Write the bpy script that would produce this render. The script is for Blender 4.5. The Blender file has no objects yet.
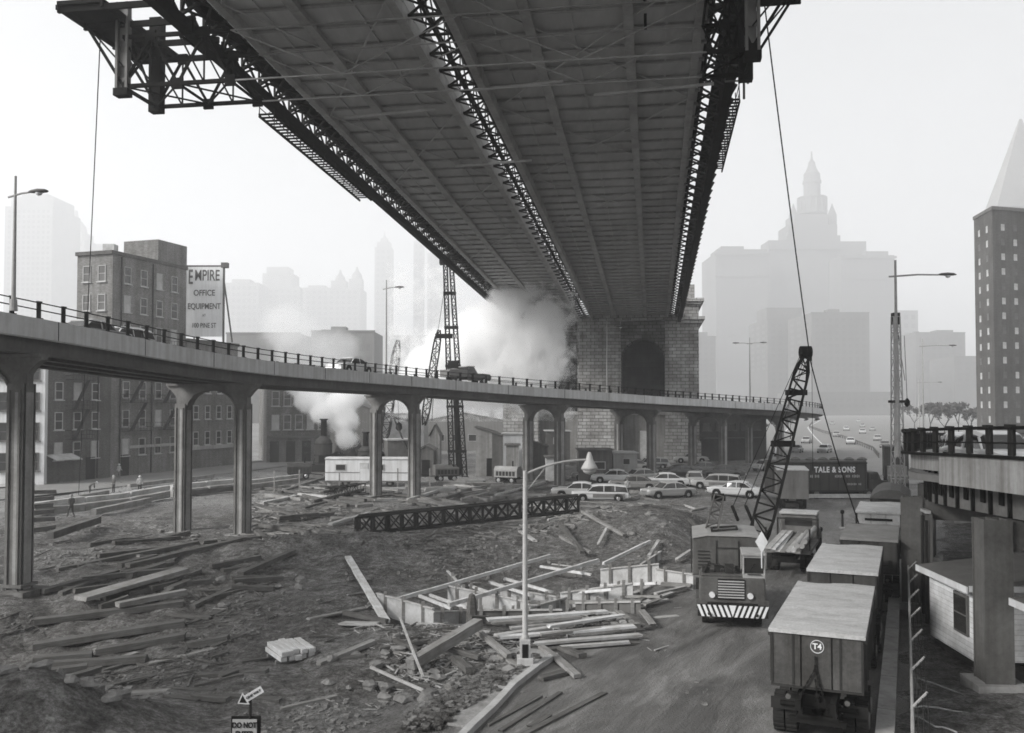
import bpy, bmesh, math, random
import numpy as np
from mathutils import Vector, Matrix

R = math.radians
rnd = random.Random(7)
scene = bpy.context.scene
COL = scene.collection

# ------------------------------------------------------------------ camera
EYE = 8.75
cam_d = bpy.data.cameras.new('camera')
cam = bpy.data.objects.new('camera', cam_d)
COL.objects.link(cam)
cam_d.sensor_width = 36.0
cam_d.lens = 900.0 / 1024.0 * 36.0
cam_d.shift_y = 12.0 / 1024.0
cam_d.clip_start = 0.1
cam_d.clip_end = 6000.0
cam.location = (0, 0, EYE)
cam.rotation_euler = (R(90 + 1.72), 0, 0)
scene.camera = cam

# ------------------------------------------------------------------ sky, sun, exposure
SUN_EL, SUN_ROT = R(31), R(-118)      # overcast, brightest high on the left
world = bpy.data.worlds.new('World')
scene.world = world
world.use_nodes = True
nt = world.node_tree
for n in list(nt.nodes):
    nt.nodes.remove(n)
wo = nt.nodes.new('ShaderNodeOutputWorld')
bg = nt.nodes.new('ShaderNodeBackground')
sky = nt.nodes.new('ShaderNodeTexSky')
sky.sky_type = 'NISHITA'
sky.sun_disc = False
sky.sun_elevation = SUN_EL
sky.sun_rotation = SUN_ROT
sky.air_density = 1.0
sky.dust_density = 6.0
bw = nt.nodes.new('ShaderNodeRGBToBW')
pw = nt.nodes.new('ShaderNodeMath'); pw.operation = 'POWER'; pw.inputs[1].default_value = 0.5
tint = nt.nodes.new('ShaderNodeMix'); tint.data_type = 'RGBA'; tint.blend_type = 'MULTIPLY'
tint.inputs['Factor'].default_value = 1.0
tint.inputs['B'].default_value = (0.965, 0.98, 1.0, 1)
nt.links.new(sky.outputs[0], bw.inputs[0])
nt.links.new(bw.outputs[0], pw.inputs[0])
nt.links.new(pw.outputs[0], tint.inputs['A'])
nt.links.new(tint.outputs['Result'], bg.inputs[0])
bg.inputs[1].default_value = 0.106
nt.links.new(bg.outputs[0], wo.inputs[0])

sun_d = bpy.data.lights.new('sun', 'SUN')
sun_d.energy = 1.5
sun_d.angle = R(20)
sun_d.color = (1.0, 0.985, 0.96)
sun = bpy.data.objects.new('sun', sun_d)
COL.objects.link(sun)
# sun direction: the Nishita sun_rotation turns clockwise from +Y
sd = Vector((math.sin(SUN_ROT) * math.cos(SUN_EL), math.cos(SUN_ROT) * math.cos(SUN_EL), math.sin(SUN_EL)))
sun.rotation_euler = sd.to_track_quat('Z', 'Y').to_euler()
sun.location = (0, 0, 200)

scene.view_settings.view_transform = 'Standard'
scene.view_settings.look = 'None'
scene.view_settings.exposure = 2.2
scene.view_settings.gamma = 1.0
scene.render.engine = 'CYCLES'
scene.cycles.max_bounces = 20
scene.cycles.diffuse_bounces = 3
scene.cycles.glossy_bounces = 2
scene.cycles.transmission_bounces = 3
scene.cycles.volume_bounces = 18
scene.cycles.use_denoising = True
scene.cycles.denoising_prefilter = 'NONE'
scene.cycles.filter_width = 1.7
scene.cycles.sample_clamp_indirect = 4.0

# ------------------------------------------------------------------ pixel helpers (points measured on the photograph)
def X(px, d): return (px - 512.0) * d / 900.0
def Z(py, d): return EYE + (405.0 - py) * d / 900.0
def D(py, z=0.0): return 900.0 * (EYE - z) / (py - 405.0)
def P(px, py, d): return Vector((X(px, d), d, Z(py, d)))
def G(px, py, z=0.0):
    d = D(py, z); return Vector((X(px, d), d, z))

# ------------------------------------------------------------------ materials (grey, as the black and white film saw them)
MATS = {}
def grey(v, w=1.0):
    # darks lean a little warm, lights a little cool, as on the print
    t = max(-1.0, min(1.0, (v - 0.3) / 0.4)) * w
    return (v * (1 - 0.018 * t + .01), v, v * (1 + 0.03 * t - .02), 1)

def new_mat(name):
    m = bpy.data.materials.new(name); m.use_nodes = True
    t = m.node_tree
    b = t.nodes['Principled BSDF']
    return m, t, b

def noise(t, vec, scale, detail=5, rough=.6, dist=0):
    n = t.nodes.new('ShaderNodeTexNoise')
    n.inputs['Scale'].default_value = scale
    n.inputs['Detail'].default_value = detail
    n.inputs['Roughness'].default_value = rough
    n.inputs['Distortion'].default_value = dist
    t.links.new(vec, n.inputs['Vector'])
    return n.outputs['Fac']

def ramp(t, fac, stops):
    r = t.nodes.new('ShaderNodeValToRGB')
    e = r.color_ramp.elements
    while len(e) < len(stops): e.new(0.5)
    for i, (p, v) in enumerate(stops):
        e[i].position = p
        e[i].color = grey(v) if not isinstance(v, tuple) else v
    t.links.new(fac, r.inputs[0])
    return r.outputs[0]

def mixc(t, fac, a, b, mode='MIX'):
    m = t.nodes.new('ShaderNodeMix'); m.data_type = 'RGBA'; m.blend_type = mode
    for sock, v in (('Factor', fac), ('A', a), ('B', b)):
        s = m.inputs[sock]
        if isinstance(v, (int, float)): s.default_value = v
        elif isinstance(v, tuple): s.default_value = v
        else: t.links.new(v, s)
    return m.outputs['Result']

def mapping(t, scale=(1, 1, 1), rot=(0, 0, 0), kind='Object'):
    c = t.nodes.new('ShaderNodeTexCoord'); m = t.nodes.new('ShaderNodeMapping')
    m.inputs['Scale'].default_value = scale
    m.inputs['Rotation'].default_value = rot
    t.links.new(c.outputs[kind], m.inputs['Vector'])
    return m.outputs[0]

def bump(t, b, h, strength=.4, dist=.05):
    n = t.nodes.new('ShaderNodeBump')
    n.inputs['Strength'].default_value = strength
    n.inputs['Distance'].default_value = dist
    t.links.new(h, n.inputs['Height'])
    t.links.new(n.outputs[0], b.inputs['Normal'])

def M(name, v, rough=.75, var=.25, scale=1.2, metal=0.0, bmp=0.15, streak=0.0, spec=.16, stretch=(1, 1, 1)):
    """general weathered surface: blotches, fine grime, optional vertical streaks"""
    if name in MATS: return MATS[name]
    m, t, b = new_mat(name)
    v0 = mapping(t, stretch)
    n1 = noise(t, v0, scale, 6, .65)
    c = ramp(t, n1, [(.28, v * (1 - var)), (.5, v), (.75, v * (1 + var))])
    n2 = noise(t, v0, scale * 9, 4, .7)
    c = mixc(t, .6, c, ramp(t, n2, [(.3, (1 - var,) * 3 + (1,)), (.65, (1, 1, 1, 1))]), 'MULTIPLY')
    if streak > 0:
        vs = mapping(t, (3.0, 3.0, .18))
        n3 = noise(t, vs, 1.0, 4, .6)
        c = mixc(t, streak, c, ramp(t, n3, [(.35, (.45, .43, .4, 1)), (.6, (1, 1, 1, 1))]), 'MULTIPLY')
    t.links.new(c, b.inputs['Base Color'])
    b.inputs['Roughness'].default_value = rough
    b.inputs['Metallic'].default_value = metal
    b.inputs['Specular IOR Level'].default_value = spec
    if bmp: bump(t, b, n2, bmp, .03)
    MATS[name] = m
    return m

def M_wood(name, v, var=.4):
    """sawn timber: grain along local X"""
    if name in MATS: return MATS[name]
    m, t, b = new_mat(name)
    oi = t.nodes.new('ShaderNodeObjectInfo')
    v0 = mapping(t, (.5, 9, 9))
    add = t.nodes.new('ShaderNodeVectorMath'); add.operation = 'ADD'
    t.links.new(v0, add.inputs[0]); t.links.new(oi.outputs['Location'], add.inputs[1])
    n1 = noise(t, add.outputs[0], 2.0, 6, .7)
    c = ramp(t, n1, [(.25, v * (1 - var)), (.5, v), (.75, v * (1 + var * .8))])
    v1 = mapping(t, (1, 1, 1))
    n2 = noise(t, v1, 1.3, 4, .6)
    c = mixc(t, .8, c, ramp(t, n2, [(.3, (.55, .53, .5, 1)), (.6, (1, 1, 1, 1))]), 'MULTIPLY')
    t.links.new(c, b.inputs['Base Color'])
    b.inputs['Roughness'].default_value = .85
    b.inputs['Specular IOR Level'].default_value = .2
    bump(t, b, n1, .35, .02)
    MATS[name] = m
    return m

def M_brick(name, v, bw_=.9, bh=.45, mortar=.02, var=.35, mv=None, offset=.5, big=.35, bmp=.5, streak=.5):
    """coursed masonry on upright faces of any direction: u = x + y, v = z"""
    if name in MATS: return MATS[name]
    m, t, b = new_mat(name)
    c0 = t.nodes.new('ShaderNodeTexCoord')
    sp = t.nodes.new('ShaderNodeSeparateXYZ'); t.links.new(c0.outputs['Object'], sp.inputs[0])
    ad = t.nodes.new('ShaderNodeMath'); ad.operation = 'ADD'
    t.links.new(sp.outputs[0], ad.inputs[0]); t.links.new(sp.outputs[1], ad.inputs[1])
    cb = t.nodes.new('ShaderNodeCombineXYZ')
    t.links.new(ad.outputs[0], cb.inputs[0]); t.links.new(sp.outputs[2], cb.inputs[1])
    br = t.nodes.new('ShaderNodeTexBrick')
    br.inputs['Scale'].default_value = 1.0
    br.inputs['Brick Width'].default_value = bw_
    br.inputs['Row Height'].default_value = bh
    br.inputs['Mortar Size'].default_value = mortar
    br.inputs['Color1'].default_value = grey(v * (1 - var))
    br.inputs['Color2'].default_value = grey(v * (1 + var))
    br.inputs['Mortar'].default_value = grey(mv if mv else v * .5)
    br.offset = offset
    t.links.new(cb.outputs[0], br.inputs['Vector'])
    n1 = noise(t, c0.outputs['Object'], big, 6, .65)
    c = mixc(t, 1.0, br.outputs['Color'], ramp(t, n1, [(.3, (.55, .54, .52, 1)), (.65, (1.1, 1.1, 1.1, 1))]), 'MULTIPLY')
    n3 = noise(t, mapping(t, (1.5, 1.5, .12)), 1.0, 4, .6)
    c = mixc(t, streak, c, ramp(t, n3, [(.35, (.5, .48, .45, 1)), (.6, (1, 1, 1, 1))]), 'MULTIPLY')
    n2 = noise(t, c0.outputs['Object'], 6, 4, .7)
    c = mixc(t, .5, c, ramp(t, n2, [(.3, (.6, .6, .6, 1)), (.7, (1, 1, 1, 1))]), 'MULTIPLY')
    t.links.new(c, b.inputs['Base Color'])
    b.inputs['Roughness'].default_value = .9
    b.inputs['Specular IOR Level'].default_value = .2
    inv = t.nodes.new('ShaderNodeMath'); inv.operation = 'SUBTRACT'; inv.inputs[0].default_value = 1
    t.links.new(br.outputs['Fac'], inv.inputs[1])
    if bmp: bump(t, b, inv.outputs[0], bmp, .04)
    MATS[name] = m
    return m

def M_boards(name, v, pitch=.16, axis=2, var=.2):
    """boards with dark joints every pitch metres along one local axis"""
    if name in MATS: return MATS[name]
    m, t, b = new_mat(name)
    c0 = t.nodes.new('ShaderNodeTexCoord')
    sp = t.nodes.new('ShaderNodeSeparateXYZ'); t.links.new(c0.outputs['Object'], sp.inputs[0])
    dv = t.nodes.new('ShaderNodeMath'); dv.operation = 'DIVIDE'; dv.inputs[1].default_value = pitch
    t.links.new(sp.outputs[axis], dv.inputs[0])
    fr = t.nodes.new('ShaderNodeMath'); fr.operation = 'FRACT'; t.links.new(dv.outputs[0], fr.inputs[0])
    fl = t.nodes.new('ShaderNodeMath'); fl.operation = 'FLOOR'; t.links.new(dv.outputs[0], fl.inputs[0])
    wn = t.nodes.new('ShaderNodeTexWhiteNoise'); wn.noise_dimensions = '1D'
    t.links.new(fl.outputs[0], wn.inputs['W'])
    c = ramp(t, wn.outputs[0], [(0, v * (1 - var)), (1, v * (1 + var))])
    c = mixc(t, 1.0, c, ramp(t, fr.outputs[0], [(0, (.3, .3, .3, 1)), (.1, (1, 1, 1, 1))]), 'MULTIPLY')
    n1 = noise(t, c0.outputs['Object'], 1.4, 6, .7)
    c = mixc(t, .8, c, ramp(t, n1, [(.3, (.55, .54, .52, 1)), (.6, (1, 1, 1, 1))]), 'MULTIPLY')
    t.links.new(c, b.inputs['Base Color'])
    b.inputs['Roughness'].default_value = .8
    b.inputs['Specular IOR Level'].default_value = .25
    bump(t, b, fr.outputs[0], .3, .02)
    MATS[name] = m
    return m

def M_cover(name, v):
    """flat boarded or canvas cover with scuffs and dark smears"""
    if name in MATS: return MATS[name]
    m, t, b = new_mat(name)
    n1 = noise(t, mapping(t, (.8, 1.6, 1)), 1.1, 6, .7, .5); n2 = noise(t, mapping(t, (1, 2, 1)), 1.5, 7, .75, 1.5); n3 = noise(t, mapping(t, (1, 1, 1)), 14, 4, .7)
    c = ramp(t, n1, [(.3, v * .72), (.5, v), (.7, v * 1.2)])
    c = mixc(t, .9, c, ramp(t, n2, [(.30, (.32, .31, .3, 1)), (.38, (1, 1, 1, 1))]), 'MULTIPLY')
    c = mixc(t, .5, c, ramp(t, n3, [(.35, (.6, .6, .6, 1)), (.6, (1.05, 1.05, 1.05, 1))]), 'MULTIPLY')
    t.links.new(c, b.inputs['Base Color']); b.inputs['Roughness'].default_value = .6; b.inputs['Specular IOR Level'].default_value = .3
    bump(t, b, n1, .5, .06)
    MATS[name] = m
    return m

def M_glass(name, v=.03, rough=.12):
    if name in MATS: return MATS[name]
    m, t, b = new_mat(name)
    b.inputs['Base Color'].default_value = grey(v)
    b.inputs['Roughness'].default_value = rough
    b.inputs['Specular IOR Level'].default_value = .6
    MATS[name] = m
    return m

# ------------------------------------------------------------------ mesh builder
PW = {}        # thing/part -> world matrix, so that parts can be built in world coordinates
def wm(o): return PW.get(o.name, Matrix.Identity(4))

class MB:
    def __init__(s): s.v = []; s.f = []; s.m = []
    def add(s, vs, fs, mi=0):
        b = len(s.v); s.v += [tuple(v) for v in vs]
        s.f += [tuple(b + i for i in f) for f in fs]; s.m += [mi] * len(fs)
        return s
    def box(s, c, size, rz=0.0, mi=0, M4=None):
        hx, hy, hz = size[0] / 2, size[1] / 2, size[2] / 2
        cs, sn = math.cos(rz), math.sin(rz)
        vs = []
        for z in (-hz, hz):
            for x, y in ((-hx, -hy), (hx, -hy), (hx, hy), (-hx, hy)):
                vs.append((c[0] + x * cs - y * sn, c[1] + x * sn + y * cs, c[2] + z))
        if M4 is not None: vs = [M4 @ Vector(v) for v in vs]
        return s.add(vs, [(3, 2, 1, 0), (4, 5, 6, 7), (0, 1, 5, 4), (1, 2, 6, 5), (2, 3, 7, 6), (3, 0, 4, 7)], mi)
    def bar(s, p, q, w, h=None, mi=0, up=None):
        p, q = Vector(p), Vector(q); h = h or w
        d = (q - p)
        if d.length < 1e-6: return s
        d.normalize()
        u = Vector(up) if up else Vector((0, 0, 1))
        if abs(d.dot(u)) > .98: u = Vector((1, 0, 0))
        a = d.cross(u).normalized() * w / 2; b = a.cross(d).normalized() * h / 2
        vs = [p - a - b, p + a - b, p + a + b, p - a + b, q - a - b, q + a - b, q + a + b, q - a + b]
        return s.add(vs, [(0, 1, 2, 3), (7, 6, 5, 4), (4, 5, 1, 0), (5, 6, 2, 1), (6, 7, 3, 2), (7, 4, 0, 3)], mi)
    def tube(s, p, q, r, r2=None, n=8, mi=0, cap=True):
        p, q = Vector(p), Vector(q); r2 = r if r2 is None else r2
        d = (q - p).normalized()
        u = Vector((0, 0, 1)) if abs(d.z) < .95 else Vector((1, 0, 0))
        a = d.cross(u).normalized(); b = a.cross(d).normalized()
        vs = []
        for c, rr in ((p, r), (q, r2)):
            for i in range(n):
                t = 2 * math.pi * i / n
                vs.append(c + (a * math.cos(t) + b * math.sin(t)) * rr)
        fs = [(i, (i + 1) % n, n + (i + 1) % n, n + i) for i in range(n)]
        if cap: fs += [tuple(range(n - 1, -1, -1)), tuple(range(n, 2 * n))]
        return s.add(vs, fs, mi)
    def pipe(s, pts, r, n=6, mi=0):
        for a, b in zip(pts[:-1], pts[1:]): s.tube(a, b, r, r, n, mi)
        return s
    def prism(s, poly, z0, z1, mi=0):
        n = len(poly)
        vs = [(x, y, z0) for x, y in poly] + [(x, y, z1) for x, y in poly]
        fs = [tuple(range(n - 1, -1, -1)), tuple(range(n, 2 * n))]
        fs += [(i, (i + 1) % n, n + (i + 1) % n, n + i) for i in range(n)]
        return s.add(vs, fs, mi)
    def extrude(s, poly3, vec, mi=0):
        n = len(poly3); vec = Vector(vec)
        vs = [Vector(p) for p in poly3] + [Vector(p) + vec for p in poly3]
        fs = [tuple(range(n - 1, -1, -1)), tuple(range(n, 2 * n))]
        fs += [(i, (i + 1) % n, n + (i + 1) % n, n + i) for i in range(n)]
        return s.add(vs, fs, mi)
    def loft(s, rings, cap=True, mi=0, closed=True):
        n = len(rings[0]); vs = [p for r in rings for p in r]; fs = []
        for k in range(len(rings) - 1):
            for i in range(n if closed else n - 1):
                j = (i + 1) % n
                fs.append((k * n + i, k * n + j, (k + 1) * n + j, (k + 1) * n + i))
        if cap: fs += [tuple(range(n - 1, -1, -1)), tuple((len(rings) - 1) * n + i for i in range(n))]
        return s.add(vs, fs, mi)
    def lathe(s, prof, c=(0, 0, 0), n=12, mi=0):
        rings = [[(c[0] + r * math.cos(2 * math.pi * i / n), c[1] + r * math.sin(2 * math.pi * i / n), c[2] + z) for i in range(n)] for r, z in prof]
        return s.loft(rings, True, mi)
    def build(s, name, mats, parent=None, smooth=False, local=False, bevel=0, origin=None):
        if not isinstance(mats, (list, tuple)): mats = [mats]
        vs = [Vector(v) for v in s.v]
        me = bpy.data.meshes.new(name)
        o = bpy.data.objects.new(name, me)
        COL.objects.link(o)
        if parent is not None:
            o.parent = parent
            W = wm(parent)
            if not local:
                inv = W.inverted(); vs = [inv @ v for v in vs]
            if origin is not None:
                c = Vector(origin) if local else W.inverted() @ Vector(origin)
                vs = [v - c for v in vs]; o.location = c
                PW[o.name] = W @ Matrix.Translation(c)
            else: PW[o.name] = W
        else:
            if origin is None:
                xs = [v.x for v in vs]; ys = [v.y for v in vs]; zs = [v.z for v in vs]
                c = Vector(((min(xs) + max(xs)) / 2, (min(ys) + max(ys)) / 2, min(zs)))
            else: c = Vector(origin)
            vs = [v - c for v in vs]; o.location = c
            PW[o.name] = Matrix.Translation(c)
        me.from_pydata(vs, [], s.f)
        for m in mats: me.materials.append(m)
        if len(mats) > 1: me.polygons.foreach_set('material_index', s.m)
        if smooth: me.polygons.foreach_set('use_smooth', [True] * len(s.f))
        me.update()
        bm = bmesh.new(); bm.from_mesh(me)
        bmesh.ops.recalc_face_normals(bm, faces=bm.faces)
        bm.to_mesh(me); bm.free()
        if bevel:
            b = o.modifiers.new('bevel', 'BEVEL'); b.width = bevel; b.segments = 2; b.limit_method = 'ANGLE'
        return o

def tag(o, label=None, cat=None, group=None, kind=None):
    if label: o['label'] = label
    if cat: o['category'] = cat
    if group: o['group'] = group
    if kind: o['kind'] = kind
    return o

def thing(name, label, cat, loc=(0, 0, 0), rz=0.0, group=None):
    o = bpy.data.objects.new(name, None); COL.objects.link(o)
    o.empty_display_size = .5
    o.location = loc; o.rotation_euler = (0, 0, rz)
    PW[o.name] = Matrix.Translation(loc) @ Matrix.Rotation(rz, 4, 'Z')
    return tag(o, label, cat, group)

KIDS = {}
def copy_tree(o, parent=None):
    c = o.copy(); COL.objects.link(c); c.parent = parent
    for ch in [k for k in o.children]: copy_tree(ch, c)
    return c
def dup(root, loc, rz, label, group=None, remat=None):
    c = copy_tree(root); c.location = loc; c.rotation_euler = (0, 0, rz)
    PW[c.name] = Matrix.Translation(loc) @ Matrix.Rotation(rz, 4, 'Z')
    c['label'] = label
    if group: c['group'] = group
    if remat:
        for ch in all_kids(c):
            for i, sl in enumerate(ch.material_slots):
                if sl.material and sl.material.name in remat:
                    sl.link = 'OBJECT'; sl.material = remat[sl.material.name]
    return c
def all_kids(o):
    out = []
    for ch in o.children: out.append(ch); out += all_kids(ch)
    return out

def text(body, size, parent, mat, Mx, name='lettering', depth=.012, bold=0.0, spacing=1.0, sx=1.0):
    """letters as a part: Mx places the text plane (x right, y up, z out) in the parent's local frame"""
    cu = bpy.data.curves.new(name, 'FONT'); cu.body = body; cu.size = size
    cu.align_x = 'CENTER'; cu.align_y = 'CENTER'; cu.extrude = depth; cu.offset = bold
    cu.space_character = spacing
    cu.materials.append(mat)
    o = bpy.data.objects.new(name, cu); COL.objects.link(o)
    dg = bpy.context.evaluated_depsgraph_get(); dg.update()
    me = bpy.data.meshes.new_from_object(o.evaluated_get(dg)); me.name = name
    bpy.data.objects.remove(o); bpy.data.curves.remove(cu)
    o = bpy.data.objects.new(name, me); COL.objects.link(o)
    if not me.materials: me.materials.append(mat)
    o.parent = parent
    o.matrix_local = Mx @ Matrix.Diagonal((sx, 1, 1, 1))
    return o
def face(loc, out):
    """frame standing upright at loc whose front looks along out"""
    z = Vector(out).normalized(); x = Vector((0, 0, 1)).cross(z).normalized(); y = z.cross(x)
    m = Matrix((x, y, z)).transposed().to_4x4(); m.translation = Vector(loc)
    return m

# ------------------------------------------------------------------ value noise for the terrain
def _lat(seed):
    return np.random.RandomState(seed).rand(256, 256)
_L = {}
def vn(x, y, seed):
    if seed not in _L: _L[seed] = _lat(seed)
    L = _L[seed]
    xi = np.floor(x).astype(int); yi = np.floor(y).astype(int)
    fx = x - xi; fy = y - yi
    fx = fx * fx * (3 - 2 * fx); fy = fy * fy * (3 - 2 * fy)
    a = L[xi & 255, yi & 255]; b = L[(xi + 1) & 255, yi & 255]
    c = L[xi & 255, (yi + 1) & 255]; d = L[(xi + 1) & 255, (yi + 1) & 255]
    return ((a * (1 - fx) + b * fx) * (1 - fy) + (c * (1 - fx) + d * fx) * fy) - .5

# road centre line (x, y, half width): dirt road past the trucks
ROAD = [(-26, -30, 6), (-14, -8, 6), (-4, 8, 5.8), (4.2, 25, 5.6), (9.8, 36, 5.6), (15.5, 48, 6.0), (22, 62, 7), (29, 80, 8), (37.5, 102, 8.5)]
def road_dist(x, y):
    best = np.full(np.shape(x), 1e9)
    for (x0, y0, w0), (x1, y1, w1) in zip(ROAD[:-1], ROAD[1:]):
        dx, dy = x1 - x0, y1 - y0
        t = np.clip(((x - x0) * dx + (y - y0) * dy) / (dx * dx + dy * dy), 0, 1)
        d = np.hypot(x - x0 - t * dx, y - y0 - t * dy) - (w0 + t * (w1 - w0))
        best = np.minimum(best, d)
    return best
def sstep(a, b, v):
    t = np.clip((v - a) / (b - a), 0, 1); return t * t * (3 - 2 * t)
def gauss(x, y, cx, cy, rx, ry, rot=0.0):
    c, s = math.cos(rot), math.sin(rot)
    u = (x - cx) * c + (y - cy) * s; v = -(x - cx) * s + (y - cy) * c
    return np.exp(-(u / rx) ** 2 - (v / ry) ** 2)
def HGT(x, y):
    x = np.asarray(x, float); y = np.asarray(y, float)
    rd = road_dist(x, y)
    off = sstep(.2, 3.0, rd)                                   # 0 on the road, 1 well off it
    site = sstep(-62, -52, x) * (1 - sstep(112, 128, y)) * (1 - sstep(11, 13, x - .43 * np.maximum(y, 0) ))
    n = 1.1 * vn(x / 11, y / 11, 1) + .55 * vn(x / 4.2, y / 4.2, 2) + .3 * vn(x / 1.7, y / 1.7, 3) + .15 * vn(x / .7, y / .7, 4) + .09 * vn(x / .33, y / .33, 6)
    rut = .12 * np.sin((x * .8 + y * .25) * 3 + 4 * vn(x / 5, y / 5, 5)) * sstep(20, 30, y) * (1 - sstep(50, 60, y)) * (1 - sstep(-4, 0, x))
    far = 1 - .75 * sstep(60, 100, y)
    h = (n * far + rut) * .62
    # hollows and banks
    h -= 1.7 * gauss(x, y, -19.5, 34.5, 7.5, 5.5) 
    h += 1.7 * gauss(x, y, -13.0, 24.0, 2.6, 2.4)
    h -= .75 * gauss(x, y, 2.6, 44.0, 6.5, 5.5, .35)
    h += 1.5 * gauss(x, y, 8.5, 64, 6.0, 6.5, .4)
    h += .75 * gauss(x, y, -5.0, 55.0, 7, 2.2, .2)
    h += .6 * gauss(x, y, -16, 52, 9, 3.0, .25)
    h += .4 * gauss(x, y, -3.0, 35.0, 3.0, 2.2)
    h -= .3 * gauss(x, y, -6, 28, 4, 3)
    h = h * off * site
    # the ground sheet dips just under the sheets laid on it
    return h - .02 * (1 - off)
def H(x, y): return float(HGT(np.array([x]), np.array([y]))[0])
# ------------------------------------------------------------------ materials used all over
def M_dirt():
    m, t, b = new_mat('dirt')
    v0 = mapping(t)
    at = t.nodes.new('ShaderNodeAttribute'); at.attribute_name = 'tone'
    n0 = noise(t, v0, .12, 5, .6, .6); n1 = noise(t, v0, .9, 8, .7); n2 = noise(t, v0, 9, 6, .75); n3 = noise(t, v0, 40, 3, .7)
    c = ramp(t, n1, [(.3, .085), (.46, .18), (.66, .34)])
    c = mixc(t, .8, c, ramp(t, n0, [(.36, (.55, .53, .51, 1)), (.6, (1.15, 1.15, 1.15, 1))]), 'MULTIPLY')
    c = mixc(t, .85, c, ramp(t, n2, [(.36, (.3, .29, .28, 1)), (.6, (1.25, 1.25, 1.25, 1))]), 'MULTIPLY')
    c = mixc(t, .4, c, ramp(t, n3, [(.35, (.5, .5, .5, 1)), (.7, (1.3, 1.3, 1.3, 1))]), 'MULTIPLY')
    n4 = noise(t, v0, 2.6, 5, .7, .5)
    c = mixc(t, .9, c, ramp(t, n4, [(.38, (.42, .4, .38, 1)), (.5, (1, 1, 1, 1)), (.63, (1.55, 1.55, 1.55, 1))]), 'MULTIPLY')
    # paler sand, gravel and concrete dust where the site is trodden
    pale = ramp(t, n2, [(.34, .16), (.5, .36), (.66, .58)])
    mul = t.nodes.new('ShaderNodeMath'); mul.operation = 'MULTIPLY'
    t.links.new(at.outputs['Fac'], mul.inputs[0])
    t.links.new(ramp(t, n1, [(.28, (.0, .0, .0, 1)), (.46, (1, 1, 1, 1))]), mul.inputs[1])
    c = mixc(t, mul.outputs[0], c, pale)
    t.links.new(c, b.inputs['Base Color'])
    r = t.nodes.new('ShaderNodeMapRange'); r.inputs['To Min'].default_value = .55; r.inputs['To Max'].default_value = .95
    t.links.new(n1, r.inputs['Value']); t.links.new(r.outputs[0], b.inputs['Roughness'])
    b.inputs['Specular IOR Level'].default_value = .25
    add = t.nodes.new('ShaderNodeMath'); add.operation = 'ADD'
    t.links.new(n2, add.inputs[0]); t.links.new(n3, add.inputs[1])
    bump(t, b, add.outputs[0], 1.0, .16)
    MATS['dirt'] = m
    return m
def M_road():
    m, t, b = new_mat('muddy road')
    # u runs along the road, v across, both in metres
    ua = t.nodes.new('ShaderNodeUVMap'); ua.uv_map = 'UVMap'
    def mp(sc):
        k = t.nodes.new('ShaderNodeMapping'); k.inputs['Scale'].default_value = sc
        t.links.new(ua.outputs[0], k.inputs['Vector']); return k.outputs[0]
    n1 = noise(t, mp((.16, .55, 1)), 1.0, 8, .7, .8); n2 = noise(t, mp((.35, 2.0, 1)), 1.2, 8, .75, 1.2); n3 = noise(t, mp((.6, 1, 1)), .4, 6, .65, .8)
    n4 = noise(t, mp((8, 8, 1)), 1.6, 4, .7)
    c = ramp(t, n1, [(.34, .075), (.5, .14), (.66, .25)])
    c = mixc(t, .55, c, ramp(t, n2, [(.36, (.6, .58, .56, 1)), (.6, (1.2, 1.2, 1.2, 1))]), 'MULTIPLY')
    c = mixc(t, .5, c, ramp(t, n4, [(.3, (.6, .6, .6, 1)), (.7, (1.15, 1.15, 1.15, 1))]), 'MULTIPLY')
    mx = t.nodes.new('ShaderNodeMath'); mx.operation = 'MULTIPLY'
    t.links.new(n3, mx.inputs[0]); t.links.new(n2, mx.inputs[1])
    dry = ramp(t, mx.outputs[0], [(.36, (0, 0, 0, 1)), (.44, (1, 1, 1, 1))])
    c = mixc(t, dry, c, ramp(t, n4, [(.3, .28), (.7, .42)]))
    t.links.new(c, b.inputs['Base Color'])
    r = t.nodes.new('ShaderNodeMapRange'); r.inputs['To Min'].default_value = .35; r.inputs['To Max'].default_value = .85
    t.links.new(n1, r.inputs['Value']); t.links.new(r.outputs[0], b.inputs['Roughness'])
    b.inputs['Specular IOR Level'].default_value = .3
    ad = t.nodes.new('ShaderNodeMath'); ad.operation = 'ADD'
    t.links.new(n2, ad.inputs[0]); t.links.new(n4, ad.inputs[1])
    bump(t, b, ad.outputs[0], .7, .12)
    return m
DIRT = M_dirt(); ROADM = M_road()
ASPH = M('asphalt', .20, .8, .15, .3)
CONC = M('concrete', .36, .85, .25, .8, streak=.35)
FASC = M('painted steel fascia', .62, .7, .14, .35, streak=.35)
STEEL = M('dark steel', .035, .85, .35, .9, spec=.08)
GIRD = M('grimy girder steel', .12, .75, .3, .5, streak=.3)
SOOT = M('sooty bridge steel', .36, .8, .3, .45)
PLATE = M('sooty deck plate', .44, .85, .3, .12, streak=0, stretch=(1, .25, 1))
BLACK = M('black iron', .014, .85, .4, 1.5, spec=.06)
COLM = M('column steel', .16, .9, .35, .8, streak=.25, spec=.15)
COLR = M('lighter column steel', .13, .9, .3, .8, streak=.4, spec=.15)
COLL = M('pale column flange', .30, .9, .3, .8, streak=.3, spec=.15)
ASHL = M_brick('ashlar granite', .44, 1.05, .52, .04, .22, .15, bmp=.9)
ASHS = M_brick('shaded ashlar', .26, 1.05, .52, .045, .3, .08, bmp=.7)  # darker copy of the ashlar, shadow of the recess put into its colour
ASHD = M_brick('shaded granite vault', .06, 1.5, .75, .05, .25, .07, bmp=.6)  # near black granite, shade inside the arch openings painted into the stone
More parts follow.
